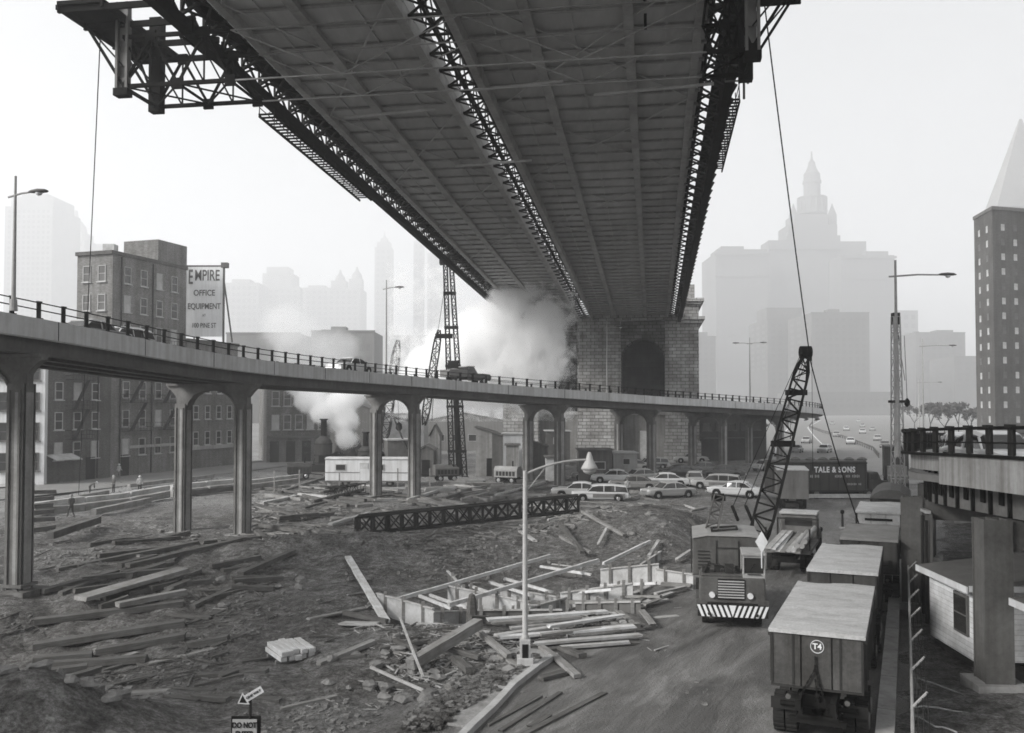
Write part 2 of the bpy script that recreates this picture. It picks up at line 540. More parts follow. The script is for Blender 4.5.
BRK1 = M_brick('dark brick', .17, .24, .08, .012, .25, .06, big=.15)
BRK2 = M_brick('grey brick', .28, .24, .08, .012, .25, .12, big=.15)
BRK3 = M_brick('pale brick', .30, .24, .08, .012, .2, .25, big=.15)
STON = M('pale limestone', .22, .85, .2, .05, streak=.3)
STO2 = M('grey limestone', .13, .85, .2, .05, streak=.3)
GLS = M_glass('dark glass'); GLM = M('dusty window', .10, .4, .4, .8)
GLP = M('pale blind window', .42, .6, .3, .5)
TRIM = M('window frame paint', .40, .7, .2, 2)
WHT = M('white paint', .68, .6, .12, .7, streak=.3)
OFFW = M('chalky white boards', .45, .85, .35, 1.0)
DKW = M_wood('dark weathered timber', .11, .6); MDW = M_wood('grey weathered timber', .24); LTW = M_wood('new pale timber', .42, .3); WTW = M_wood('whitish plank', .6, .25)
RUB = M('rubble stone', .19, .9, .4, 3.0)
TYRE = M('tyre rubber', .022, .85, .3, 4); RIM = M('wheel rim', .16, .5, .3, 3)
CHR = M('dull chrome', .55, .3, .1, 2, metal=.8)
LAMPG = M('lamp glass', .65, .25, .05, 2)
LETB = M('black lettering', .02, .8, .1, 5, bmp=0, spec=.08); LETW = M('white lettering', .75, .7, .1, 5, bmp=0); LETG = M('faded lettering', .10, .7, .2, 5, bmp=0)
GALV = M('galvanised pole', .33, .55, .2, 1.5)
SKIN = M('skin', .38, .6, .1, 5, bmp=0)

# ------------------------------------------------------------------ ground
def axis(lo, hi, fine0, fine1, step, grow=1.12):
    a = list(np.arange(fine0, fine1, step)); s = step; x = fine0; left = []
    while x > lo: s *= grow; x -= s; left.append(max(x, lo))
    s = step; x = a[-1]; right = []
    while x < hi: s *= grow; x += s; right.append(min(x, hi))
    return np.array(left[::-1] + a + right)
xs = axis(-2600, 2600, -46, 34, .24); ys = axis(-300, 4000, 19, 66, .24, 1.035)
def make_ground():
    gx, gy = np.meshgrid(xs, ys)
    z = HGT(gx, gy)
    nx, ny = len(xs), len(ys)
    co = np.stack([gx, gy, z], -1).reshape(-1, 3).astype(np.float32)
    idx = np.arange(nx * ny).reshape(ny, nx)
    q = np.stack([idx[:-1, :-1], idx[:-1, 1:], idx[1:, 1:], idx[1:, :-1]], -1).reshape(-1, 4)
    me = bpy.data.meshes.new('ground')
    me.vertices.add(len(co)); me.vertices.foreach_set('co', co.ravel())
    me.loops.add(q.size); me.loops.foreach_set('vertex_index', q.ravel().astype(np.int32))
    me.polygons.add(len(q)); me.polygons.foreach_set('loop_start', np.arange(0, q.size, 4, dtype=np.int32))
    me.polygons.foreach_set('loop_total', np.full(len(q), 4, np.int32))
    me.polygons.foreach_set('use_smooth', np.ones(len(q), bool))
    me.update()
    # what the surface is made of: pale gravel and dust by the street on the left, in the foundation and by the parked cars
    tone = .08 + .9 * sstep(-27, -34, gx) * sstep(66, 74, gy) * (1 - sstep(150, 200, gy))
    tone = np.maximum(tone, .75 * gauss(gx, gy, -26, 82, 10, 9, .3))
    tone = np.maximum(tone, .55 * gauss(gx, gy, 3, 43, 6, 5, .3))
    tone = np.maximum(tone, .5 * gauss(gx, gy, -3, 27.5, 3.5, 2.2, .3))
    tone = np.maximum(tone, .45 * sstep(72, 84, gy) * sstep(-24, -10, gx))
    tone = np.maximum(tone, .5 * gauss(gx, gy, -14, 62, 7, 3, .2))
    tone = np.maximum(tone, .6 * sstep(120, 140, gy))
    tone *= .75 + .9 * vn(gx / 3, gy / 3, 9)
    a = me.attributes.new('tone', 'FLOAT', 'POINT')
    a.data.foreach_set('value', np.clip(tone, 0, 1).astype(np.float32).ravel())
    me.materials.append(DIRT)
    o = bpy.data.objects.new('ground', me); COL.objects.link(o); o['kind'] = 'structure'
make_ground()

def strip(name, pts, mat, z, jitter=0.0, seg=1.2, cross=8, follow=False):
    """a ribbon of ground covering: pts = (x, y, half width)"""
    P0 = []
    for (x0, y0, w0), (x1, y1, w1) in zip(pts[:-1], pts[1:]):
        n = max(1, int(math.hypot(x1 - x0, y1 - y0) / seg))
        for i in range(n):
            t = i / n; P0.append((x0 + (x1 - x0) * t, y0 + (y1 - y0) * t, w0 + (w1 - w0) * t))
    P0.append(pts[-1])
    for _ in range(6):
        P0 = [P0[0]] + [tuple((P0[i - 1][k] + 2 * P0[i][k] + P0[i + 1][k]) / 4 for k in range(3)) for i in range(1, len(P0) - 1)] + [P0[-1]]
    vs, fs, uv = [], [], []
    L = 0
    for i, (x, y, w) in enumerate(P0):
        a = P0[max(i - 1, 0)]; b = P0[min(i + 1, len(P0) - 1)]
        dx, dy = b[0] - a[0], b[1] - a[1]; l = math.hypot(dx, dy); nx, ny = dy / l, -dx / l
        if i: L += math.hypot(x - P0[i - 1][0], y - P0[i - 1][1])
        for k in range(cross + 1):
            u = -1 + 2 * k / cross
            ww = w + (jitter * (rnd.random() - .5) * 2 if k in (0, cross) else 0)
            px, py = x + nx * u * ww, y + ny * u * ww
            vs.append((px, py, z + (H(px, py) if follow else 0))); uv.append((L, u * w))
    c = cross + 1
    for i in range(len(P0) - 1):
        for k in range(cross):
            fs.append((i * c + k, i * c + k + 1, (i + 1) * c + k + 1, (i + 1) * c + k))
    me = bpy.data.meshes.new(name); me.from_pydata(vs, [], fs); me.materials.append(mat)
    ul = me.uv_layers.new(name='UVMap')
    for lo in me.loops: ul.data[lo.index].uv = uv[lo.vertex_index]
    me.polygons.foreach_set('use_smooth', [True] * len(fs)); me.update()
    o = bpy.data.objects.new(name, me); COL.objects.link(o); o['kind'] = 'structure'
    return o
strip('road', ROAD, ROADM, .004, .55, .8, 10)
# the wide asphalt drive running off towards the city
strip('highway', [(38, 103, 9), (62, 160, 20), (92, 235, 27), (135, 355, 34), (205, 540, 40), (300, 800, 45)], ASPH, .012, 0, 6)
strip('highway_lane_line', [(66, 190, .12), (84, 250, .15), (118, 360, .2), (185, 540, .3)], WHT, .018, 0, 6, 1)
strip('highway_edge_line', [(36, 118, .1), (44, 150, .12), (63, 215, .15), (108, 352, .2)], WHT, .018, 0, 6, 1)
# city street past the brick buildings on the left
strip('street', [(-60, 66, 5), (-47.5, 95, 5), (-36.5, 133, 5), (-18, 190, 6)], ASPH, .10, 0, 3)
strip('pavement', [(-56.3, 91, 1.6), (-42.6, 133, 1.6), (-36, 153, 1.6)], CONC, .22, 0, 3, 2)

# broken piece of pavement with its kerb by the road
m = MB()
m.prism([(1.25, 31.6), (1.0, 32.3), (.45, 32.5), (-.2, 32.1), (-.75, 31.4), (-.9, 30.5), (-.72, 29.6), (-1.15, 29.0), (-1.7, 28.5), (-1.62, 27.9), (-1.3, 27.2), (-1.45, 26.5), (-2.0, 25.6), (-1.75, 24.9), (-1.1, 24.6), (-.7, 26.3), (-.1, 28.3)], -.3, .07)
o = m.build('broken_pavement', M('worn pavement', .30, .85, .5, 1.1)); o['kind'] = 'structure'
m = MB()
pk = [(1.5, 31.5), (.9, 30.3), (.05, 28.2), (-.55, 26.1), (-1.1, 24.5), (-1.7, 22.5)]
for a, b in zip(pk[:-1], pk[1:]):
    m.bar((a[0], a[1], .0), (b[0], b[1], .0), .22, .36)
o = m.build('kerb', M('kerb stone', .42, .8, .25, 1.5)); o['kind'] = 'structure'
# long kerb wall on the right of the parked trucks
m = MB()
for k in range(14):
    y0 = 16 + k * 3.0; y1 = y0 + 2.96
    m.bar((9.85 + .44 * (y0 - 24), y0, .2), (9.85 + .44 * (y1 - 24), y1, .2), .45, .45)
o = m.build('concrete_kerb_wall', CONC); tag(o, 'low concrete kerb wall running along the right side of the parked dump trucks', 'kerb wall')

# ------------------------------------------------------------------ haze
m = MB(); m.box((0, 1855, 273), (5240, 4330, 554))
hz = m.build('haze', DIRT); hz['kind'] = 'stuff'
hm = bpy.data.materials.new('haze air'); hm.use_nodes = True
for n in list(hm.node_tree.nodes): hm.node_tree.nodes.remove(n)
ho = hm.node_tree.nodes.new('ShaderNodeOutputMaterial'); hv = hm.node_tree.nodes.new('ShaderNodeVolumePrincipled')
hv.inputs['Color'].default_value = (.985, .99, 1.0, 1); hv.inputs['Density'].default_value = HAZE = .00072
hv.inputs['Anisotropy'].default_value = .25
hm.node_tree.links.new(hv.outputs[0], ho.inputs['Volume'])
hz.data.materials[0] = hm

# ------------------------------------------------------------------ facades
_WIN = {}
def window_mesh(w, h, frame_mat, pane_mat, fr=.09, sill=True, mullion=True):
    k = (round(w, 2), round(h, 2), frame_mat.name, pane_mat.name, sill, mullion)
    if k in _WIN: return _WIN[k]
    m = MB()
    for x in (-w / 2 + fr / 2, w / 2 - fr / 2): m.box((x, -.01, 0), (fr, .16, h))
    for z in (-h / 2 + fr / 2, h / 2 - fr / 2): m.box((0, -.01, z), (w - 2 * fr, .15, fr))
    if mullion: m.box((0, -.01, 0), (w - 2 * fr, .12, fr * .8))
    if sill: m.box((0, .05, -h / 2 - .06), (w + .3, .26, .12))
    p = MB(); p.box((0, -.03, 0), (w - 2 * fr, .05, h - 2 * fr))
    def raw(mb, nm, mt):
        me = bpy.data.meshes.new(nm); me.from_pydata([tuple(v) for v in mb.v], [], mb.f); me.materials.append(mt); me.update(); return me
    _WIN[k] = (raw(m, 'window', frame_mat), raw(p, 'pane', pane_mat))
    return _WIN[k]
def add_window(root, pos, out, w, h, frame=None, pane=None, sub=True, **kw):
    """window on a wall: pos in world, out = outward normal (x, y)"""
    fm, pm = window_mesh(w, h, frame or TRIM, pane or GLS, **kw)
    W = wm(root); rz = math.atan2(out[1], out[0]) - math.pi / 2
    o = bpy.data.objects.new('window', fm if sub else pm); COL.objects.link(o); o.parent = root
    o.matrix_local = W.inverted() @ Matrix.Translation(pos) @ Matrix.Rotation(rz, 4, 'Z')
    if sub:
        q = bpy.data.objects.new('pane', pm); COL.objects.link(q); q.parent = o
    return o
def wall_windows(root, a, b, rows, cols, z0, dz, w, h, margin=1.0, frame=None, pane=None, sub=True, cap=100, skip=None, proud=.05, **kw):
    """regular windows on the wall from a to b (outward normal to the right of a->b); past the cap they go into one part"""
    a, b = Vector(a).to_2d(), Vector(b).to_2d(); d = (b - a); L = d.length; d /= L
    n = Vector((d.y, -d.x)); extra = MB(); c = 0
    for r in range(rows):
        for k in range(cols):
            if skip and skip(r, k): continue
            t = margin + (L - 2 * margin) * (k + .5) / cols
            p = a + d * t + n * proud
            pos = Vector((p.x, p.y, z0 + r * dz))
            pn = pane if not callable(pane) else pane(r, k)
            if c < cap: add_window(root, pos, n, w, h, frame, pn, sub, **kw)
            else: extra.box((p.x - n.x * .03, p.y - n.y * .03, pos.z), (w - .1, .05, h - .1), math.atan2(d.y, d.x))
            c += 1
    if extra.v:
        o = extra.build('window', pane if (pane and not callable(pane)) else GLS, root); o['kind'] = 'stuff'
def rect_wall(p, d, L, depth):
    """footprint with front edge from p along d (unit) length L, depth to the left of d"""
    d = Vector(d).normalized(); n = Vector((-d.y, d.x)); p = Vector(p)
    return [tuple(p), tuple(p + d * L), tuple(p + d * L + n * depth), tuple(p + n * depth)]
def centre(poly): return (sum(p[0] for p in poly) / len(poly), sum(p[1] for p in poly) / len(poly), 0)
def inset_roof(root, poly, z, mat, h=.5, o=.25, name='roof'):
    c = Vector(centre(poly)).to_2d()
    q = [tuple(Vector(p) + (Vector(p) - c).normalized() * o) for p in poly]
    return MB().prism(q, z + .003, z + h).build(name, mat, root)

# ---- dark brick tenement block on the left: one building, three heights
fd = Vector((.313, .95)).normalized()            # along the street
fn = Vector((fd.y, -fd.x))                       # outward, towards the site
A0 = Vector((-51.9, 99))
def along(t): return A0 + fd * t
bt = thing('tenement_building', 'tall dark brick tenement with fire escapes behind the elevated road', 'building', (-50, 112, 0))
low = [tuple(along(.7)), tuple(along(10.6)), tuple(along(10.6) - fn * 5), tuple(along(.7) - fn * 5)]
tall = [tuple(along(10.6)), tuple(along(24.2)), tuple(along(24.2) - fn * 5.4), tuple(along(10.6) - fn * 5.4)]
MB().prism(low, -.5, 15.2).build('lower_wall', BRK1, bt)
MB().prism(tall, -.5, 27.2).build('wall', BRK2, bt)
inset_roof(bt, tall, 27.2, BRK1, .45, .3)
inset_roof(bt, low, 15.2, BRK1, .35, .2)
tw = [tuple(along(18.6)), tuple(along(24.3)), tuple(along(24.3) - fn * 5.5), tuple(along(18.6) - fn * 5.5)]
MB().prism(tw, 27.65, 30.4).build('stair_tower', BRK2, bt)
MB().box((along(11.5).x - fn.x * 1.2, along(11.5).y - fn.y * 1.2, 28.1), (1.4, 1.2, .9)).build('chimney', OFFW, bt)
wall_windows(bt, along(10.6), along(24.2), 7, 4, 3.6, 3.55, 1.2, 2.1, 1.0, TRIM, lambda r, k: GLP if (r * 3 + k) % 5 == 0 else GLS)
en = -fn
wall_windows(bt, along(10.6) - fn * 5.4, along(10.6), 3, 2, 17.8, 3.55, 1.15, 2.0, .4, TRIM, GLM)
wall_windows(bt, along(0), along(10.6), 4, 3, 3.6, 3.4, 1.15, 2.0, 1.2, TRIM, lambda r, k: GLP if (r + 2 * k) % 4 == 0 else GLS)
for t0, w_, z0s in ((5.2, 3.4, (4.9, 8.3, 11.7)), (14.5, 4.4, (5.6, 9.1, 12.7, 16.2)), (20.6, 4.6, (5.6, 9.1, 12.7, 16.2))):
    fe = MB()
    for k, zz in enumerate(z0s):
        a, b = along(t0 - w_ / 2), along(t0 + w_ / 2)
        p = lambda v, o_, z: (v.x + fn.x * o_, v.y + fn.y * o_, z)
        for o_ in (.2, .5, .8, 1.1): fe.bar(p(a, o_, zz), p(b, o_, zz), .12, .05)
        for zz2 in (zz + .5, zz + 1.0):
            fe.bar(p(a, 1.12, zz2), p(b, 1.12, zz2), .05); fe.bar(p(a, .02, zz2), p(a, 1.12, zz2), .05); fe.bar(p(b, .02, zz2), p(b, 1.12, zz2), .05)
        for i in range(9):
            v = along(t0 - w_ / 2 + w_ * i / 8); fe.bar(p(v, 1.12, zz), p(v, 1.12, zz + 1), .035)
        if k < len(z0s) - 1:
            fe.bar(p(along(t0 - w_ * .3), .75, zz), p(along(t0 + w_ * .3), .75, z0s[k + 1]), .5, .06)
    fe.build('fire_escape', STEEL, bt)
for t0, zt in ((8.4, 15), (12.0, 27), (17.6, 27)):
    v = along(t0); MB().tube((v.x + fn.x * .12, v.y + fn.y * .12, .2), (v.x + fn.x * .12, v.y + fn.y * .12, zt), .09).build('drain_pipe', STEEL, bt)
for t0 in (7.4, 13.0, 22.8):
    v = along(t0) + fn * .06
    MB().box((v.x, v.y, 1.35), (1.3, .12, 2.7), math.atan2(fd.y, fd.x)).build('door', BLACK, bt)
v0, v1 = along(1.0), along(4.6)
m = MB(); m.extrude([(v0.x, v0.y, 3.3), (v1.x, v1.y, 3.3), (v1.x + fn.x * 1.5, v1.y + fn.y * 1.5, 2.75), (v0.x + fn.x * 1.5, v0.y + fn.y * 1.5, 2.75)], (0, 0, -.12))
m.build('awning', OFFW, bt)
# ground floor shop front under the tall part
v0, v1 = along(13.6), along(23.6)
m = MB(); m.bar((v0.x + fn.x * .1, v0.y + fn.y * .1, 3.6), (v1.x + fn.x * .1, v1.y + fn.y * .1, 3.6), .2, .35)
m.build('shop_cornice', CONC, bt)

# white rendered house at the far left
wf = [(-59.5, 97.3), (-51.25, 98.8), (-52.6, 104), (-60.9, 102.5)]
bw2 = thing('white_house', 'narrow white plastered house with dark windows left of the dark brick tenement', 'building', (-56, 100.5, 0))
MB().prism(wf, -.3, 14.6).build('wall', WHT, bw2); inset_roof(bw2, wf, 14.6, STEEL, .4)
wall_windows(bw2, wf[0], wf[1], 4, 5, 2.6, 3.3, .95, 2.0, .2, GIRD, GLS)
# farther row of grey houses on the same street
r1 = [tuple(along(24.5)), tuple(along(36)), tuple(along(36) - fn * 9), tuple(along(24.5) - fn * 9)]
b3 = thing('row_house', 'grey brick house with a high parapet carrying the office equipment billboard', 'building', (-42, 130, 0))
MB().prism(r1, -.3, 17.4).build('wall', BRK2, b3); inset_roof(b3, r1, 17.4, BRK1)
wall_windows(b3, r1[0], r1[1], 4, 4, 4.2, 3.6, 1.1, 1.9, .7, TRIM, GLS)
MB().bar((r1[0][0] + fn.x * .1, r1[0][1] + fn.y * .1, 2.9), (r1[1][0] + fn.x * .1, r1[1][1] + fn.y * .1, 2.9), .2, .5).build('shop_cornice', CONC, b3)
r2 = [(-37.3, 137), (-28.6, 141.5), (-31.5, 150), (-41, 146)]
b4 = thing('corner_house', 'grey three storey corner house with pale window frames beside the steam boilers', 'building', (-33, 142, 0))
MB().prism(r2, -.3, 14.6).build('wall', BRK2, b4); inset_roof(b4, r2, 14.6, BRK1)
wall_windows(b4, r2[0], r2[1], 3, 5, 6.2, 3.6, 1.15, 2.3, .4, TRIM, lambda r, k: GLP if (r + k) % 3 == 0 else GLM)
for k in range(4):
    p = Vector(r2[0]).lerp(Vector(r2[1]), .12 + .25 * k)
    MB().box((p.x + .05, p.y - .1, 1.7), (1.35, .12, 3.2), math.atan2(4.5, 8.7)).build('shop_window', GLS, b4)
MB().bar((r2[0][0] + .1, r2[0][1] - .2, 3.95), (r2[1][0] + .1, r2[1][1] - .2, 3.95), .3, .4).build('shop_cornice', STO2, b4)

# ---- billboard on the roof
bb = thing('billboard', 'white rooftop billboard lettered EMPIRE OFFICE EQUIPMENT on the grey house', 'sign', (-43.3, 126.6, 17.9))
dB = 126.0
pl, pr = P(185, 266, dB), P(222, 266, dB)
zt, zb = Z(265, dB), Z(336, dB)
u = (pr - pl); u.z = 0; Wd = u.length; u.normalize(); nb = Vector((u.y, -u.x, 0))
cc = (pl + pr) / 2; cc.z = (zt + zb) / 2
MB().box(cc, (Wd, .18, zt - zb), math.atan2(u.y, u.x)).build('sign_board', M('billboard white', .82, .7, .08, .5, streak=.2), bb)
fr = MB()
for s_ in (-1, 1):
    e = cc + u * (Wd / 2 + .12) * s_
    fr.box((e.x, e.y, (zt + 17) / 2), (.22, .3, zt - 17), math.atan2(u.y, u.x))
    fr.bar((e.x, e.y, zt - 2), (e.x - nb.x * 4, e.y - nb.y * 4, 17.9), .18)
fr.bar(cc - u * (Wd / 2) + Vector((0, 0, (zt - zb) / 2)), cc + u * (Wd / 2) + Vector((0, 0, (zt - zb) / 2)), .25, .2)
fr.box((pr.x + .25, pr.y, zt + .1), (.9, .8, .7))
fr.build('sign_frame', GIRD, bb)
Wi = wm(bb).inverted()
H_ = zt - zb
for body, sz, fy, sx_, bd in (('E', 2.9, .36, .62, .03), ('MPIRE', 2.15, .36, .80, .02), ('OFFICE', 1.15, .115, 1.05, .015), ('EQUIPMENT', 1.15, -.075, .95, .015), ('AT', .5, -.20, 1, 0), ('100 PINE ST', .95, -.345, .9, .01)):
    p = cc + Vector((0, 0, fy * H_)) + nb * .115
    if body == 'E': p = p - u * (Wd * .375) - Vector((0, 0, .25))
    if body == 'MPIRE': p = p + u * (Wd * .075)
    text(body, sz, bb, LETG, Wi @ face(p, nb), sx=sx_ * .78, bold=bd)
# ------------------------------------------------------------------ elevated road (ramp) on steel bents
VC = [(-31.0, -6, 13.6), (-29.2, 18, 13.3), (-25.6, 43, 12.7), (-20.9, 63, 11.8), (-11.3, 87, 11.3), (3.5, 99.5, 10.35), (15.3, 112.2, 9.75), (27.0, 124.5, 9.25), (37.8, 135, 8.75), (48.2, 151, 8.1), (55, 172, 7.4)]
def catmull(pts, n=12):
    out = []
    P_ = [Vector(pts[0]) * 2 - Vector(pts[1])] + [Vector(p) for p in pts] + [Vector(pts[-1]) * 2 - Vector(pts[-2])]
    for i in range(1, len(P_) - 2):
        for k in range(n):
            t = k / n; a, b, c, d = P_[i - 1:i + 3]
            out.append(.5 * ((2 * b) + (c - a) * t + (2 * a - 5 * b + 4 * c - d) * t * t + (3 * b - a - 3 * c + d) * t ** 3))
    out.append(Vector(pts[-1])); return out
VP = catmull(VC)
def frame_at(path, i):
    a = path[max(i - 1, 0)]; b = path[min(i + 1, len(path) - 1)]
    d = (b - a); d.z = 0; d.normalize(); return d, Vector((d.y, -d.x, 0))
def resample(path, step):
    out = []; acc = 0; nxt = 0
    for i in range(len(path) - 1):
        a, b = path[i], path[i + 1]; L = (b - a).length
        while nxt <= acc + L:
            t = (nxt - acc) / L; d, n = frame_at(path, i); out.append((a.lerp(b, t), d, n)); nxt += step
        acc += L
    return out
HW = 3.55
def sweep(path, prof, name, mat, parent, smooth=False):
    rings = []
    for i, p in enumerate(path):
        d, n = frame_at(path, i)
        rings.append([p + n * u + Vector((0, 0, z)) for u, z in prof])
    return MB().loft(rings).build(name, mat, parent, smooth)
via = thing('elevated_ramp', 'curving elevated road on steel bents with arched cross beams sweeping from the left edge', 'viaduct', (-11, 87, 0))
sweep(VP, [(-HW + .25, -.02), (HW - .25, -.02), (HW - .25, -.38), (-HW + .25, -.38)], 'deck_slab', ASPH, via)
sweep(VP, [(HW - .25, .12), (HW, .12), (HW, -.8), (HW - .12, -.86), (HW - .12, -.75), (HW - .25, -.4)], 'fascia', FASC, via)
sweep(VP, [(-HW + .25, .12), (-HW, .12), (-HW, -.8), (-HW + .12, -.86), (-HW + .12, -.75), (-HW + .25, -.4)], 'fascia', FASC, via)
for u in (-2.6, -.9, .9, 2.75):
    sweep(VP, [(u - .22, -.385), (u + .22, -.385), (u + .22, -.44), (u + .03, -.45), (u + .03, -1.45), (u + .25, -1.46), (u + .25, -1.52), (u - .25, -1.52), (u - .25, -1.46), (u - .03, -1.45), (u - .03, -.45), (u - .22, -.44)], 'girder', GIRD, via)
# fascia panel joints
m = MB()
for p, d, n in resample(VP, 7.2):
    q = p + n * (HW + .003); m.bar(q + Vector((0, 0, .11)), q + Vector((0, 0, -.8)), .05, .02, up=n)
m.build('fascia_joint', STEEL, via)
def railing(root, path, side, step, h=.78, post=(.16, .26), rails=(.42, .76), mat=BLACK, hw=HW, z0=.12, i0=0, name='railing'):
    rl = MB()
    for i in range(len(path) - 1):
        d, n = frame_at(path, i); d2, n2 = frame_at(path, i + 1)
        for zz in rails:
            rl.bar(path[i] + n * side * (hw - .13) + Vector((0, 0, zz + z0)), path[i + 1] + n2 * side * (hw - .13) + Vector((0, 0, zz + z0)), .05, .05)
    ro = rl.build(name, mat, root)
    me = None
    for k, (p, d, n) in enumerate(resample(path, step)):
        if me is None:
            mb = MB(); mb.box((0, 0, h / 2), (post[1], .03, h)); mb.box((0, .05, h / 2), (post[1] * .55, .08, h)); mb.box((0, 0, .02), (post[1] * 1.3, .22, .04)); mb.box((0, .0, h + .02), (post[1] * 1.1, .14, .05))
            me = bpy.data.meshes.new('post'); me.from_pydata([tuple(v) for v in mb.v], [], mb.f); me.materials.append(mat); me.update()
        if k >= 100: break
        o = bpy.data.objects.new('post', me); COL.objects.link(o); o.parent = ro
        W = wm(ro).inverted()
        q = p + n * side * (hw - .13) + Vector((0, 0, z0 + .003))
        o.matrix_local = W @ Matrix.Translation(q) @ Matrix.Rotation(math.atan2(d.y, d.x), 4, 'Z')
    return ro
railing(via, VP[18:], 1, 1.75); railing(via, VP[30:], -1, 2.6)

BENTS = [2, 3, 4, 5, 6, 7, 8]
for bi in BENTS:
    c = Vector(VC[bi]); i = bi * 12; d, n = frame_at(VP, i)
    top = c.z - 1.525
    zs = top - 2.0                                     # spring of the arch
    hc = 2.45; cw = .86
    # arched cap plate
    ou = hc + cw / 2
    poly = [(-HW - .1, top), (HW + .1, top), (HW + .1, top - .28), (HW - .12, top - .42), (HW - .35, top - .62), (ou + .02, top - .95), (ou, zs - .6), (hc - cw / 2, zs - .6), (hc - cw / 2, zs)]
    r = hc - cw / 2
    for k in range(1, 12):
        a = math.pi * k / 12; poly.append((r * math.cos(a), zs + 1.55 * math.sin(a) ** .85))
    poly += [(-hc + cw / 2, zs), (-hc + cw / 2, zs - .6), (-ou, zs - .6), (-ou - .02, top - .95), (-HW + .35, top - .62), (-HW + .12, top - .42), (-HW - .1, top - .28)]
    v = [Vector((c.x, c.y, 0)) + n * u + Vector((0, 0, z)) for u, z in poly]
    mb = MB(); mb.extrude([p - d * .22 for p in v], d * .44)
    mb.extrude([p - d * .42 for p in v[:1] + v[1:2] + [v[1] - Vector((0, 0, .14)), v[0] - Vector((0, 0, .14))]], d * .84)
    for k in range(9, 19):                              # flange round the arch
        p, q = v[k], v[k + 1] if k + 1 < len(v) else v[k]
        mb.bar(p + Vector((0, 0, .02)), q + Vector((0, 0, .02)), .7, .07)
    mb.build('arched_cap', COLM, via)
    for s in (-1, 1):
        b = Vector((c.x, c.y, 0)) + n * hc * s
        zg = H(b.x, b.y) - .25
        if bi == 2: zg = .15
        mb = MB(); rz = math.atan2(n.y, n.x)
        tap = .92
        def sec(w0, z): return None
        for (uu, vv, su, sv) in ((0, -.40, cw, .07), (0, .40, cw, .07), (0, 0, .07, .76), (-.42, 0, .06, .5), (.42, 0, .06, .5)):
            p = b + n * uu + d * vv
            mb.box((p.x, p.y, (zg + zs + .6) / 2), (su, sv, zs + .6 - zg), rz)
        mb.box((b.x, b.y, zg + .2), (cw + .3, 1.15, .14), rz)
        for g in (.28, -.28):                           # stiffening angles up the face: the light and dark stripes
            p = b + n * g - d * .46; mb.box((p.x, p.y, (zg + zs + .3) / 2), (.10, .10, zs + .3 - zg), rz)
        mb.build('column', COLM, via)
        mb = MB(); p = b + n * (cw / 2 + .012); mb.box((p.x, p.y, (zg + zs + .2) / 2), (.02, .5, zs + .2 - zg), rz)
        p = b + n * .12 - d * .447; mb.box((p.x, p.y, (zg + zs + .2) / 2), (.2, .02, zs + .2 - zg), rz); mb.build('column_plate', COLL, via)
        mb = MB()
        if bi == 2: mb.box((b.x, b.y, -.95), (1.9, 1.8, 2.2), rz); mb.box((b.x + .1, b.y, -2.0), (2.3, 2.2, 1.4), rz)
        else: mb.box((b.x, b.y, zg + .04), (1.7, 1.7, .5), rz)
        mb.build('footing', CONC if bi != 2 else M('stained old concrete', .15, .9, .4, 1.2, streak=.5), via)

# ------------------------------------------------------------------ the great bridge overhead
def BPt(Y, u, dz=0.0):
    return Vector((-.95 + .156 * (Y - 50) + u * .988, Y - u * .154, 28.5 - .045 * Y + dz))
bd = Vector((.154, .987, -.045)).normalized()
bu = Vector((.988, -.154, 0))
br = thing('suspension_bridge', 'huge dark underside of the steel bridge deck passing overhead to the stone anchorage', 'bridge', (-1, 50, 0))
Y0, Y1 = -45.0, 146.0
def bbar(mb, a, b, w, h): mb.bar(BPt(*a), BPt(*b), w, h)
def brun(u, dz, w, h, name, mat, y0=Y0, y1=Y1):
    mb = MB(); mb.bar(BPt(y0, u, dz), BPt(y1, u, dz), w, h); return mb.build(name, mat, br)
# deck slabs either side of the open centre strip
for ua, ub in ((-11.3, -2.55), (-.75, 11.3)):
    mb = MB()
    mb.add([BPt(Y0, ua, .60), BPt(Y0, ub, .60), BPt(Y1, ub, .60), BPt(Y1, ua, .60), BPt(Y0, ua, 1.3), BPt(Y0, ub, 1.3), BPt(Y1, ub, 1.3), BPt(Y1, ua, 1.3)],
           [(0, 1, 2, 3), (7, 6, 5, 4), (0, 4, 5, 1), (1, 5, 6, 2), (2, 6, 7, 3), (3, 7, 4, 0)])
    mb.build('deck_slab', PLATE, br)
# longitudinal girders
for u, dz, w, h in ((-7.6, .42, .5, .3), (-2.75, .2, .42, .7), (-.5, .2, .42, .7), (2.9, .36, .5, .3), (7.6, .42, .5, .3), (-10.9, .4, .4, .4), (10.9, .4, .4, .4)):
    brun(u, dz, w, h, 'girder', SOOT)
for u in (-9.4, -4.9, 1.1, 4.9, 9.4): brun(u, .57, .10, .10, 'stringer', PLATE)
# cross beams: one mesh, copied along the deck
me = None; W = wm(br).inverted(); Y = Y0 + 1
k = 0
while Y < Y1 - 1:
    if me is None:
        mb = MB(); q = BPt(Y, 0)
        for ua, ub in ((-11.4, -2.5), (-.8, 11.4)):
            mb.bar(BPt(Y, ua, .58) - q, BPt(Y, ub, .58) - q, .07, .2); mb.bar(BPt(Y, ua, .47) - q, BPt(Y, ub, .47) - q, .2, .04)
        me = bpy.data.meshes.new('cross_beam'); me.from_pydata([tuple(v) for v in mb.v], [], mb.f); me.materials.append(SOOT); me.update()
    if k < 100:
        o = bpy.data.objects.new('cross_beam', me); COL.objects.link(o); o.parent = br
        o.matrix_local = W @ Matrix.Translation(BPt(Y, 0))
    k += 1; Y += 2.05
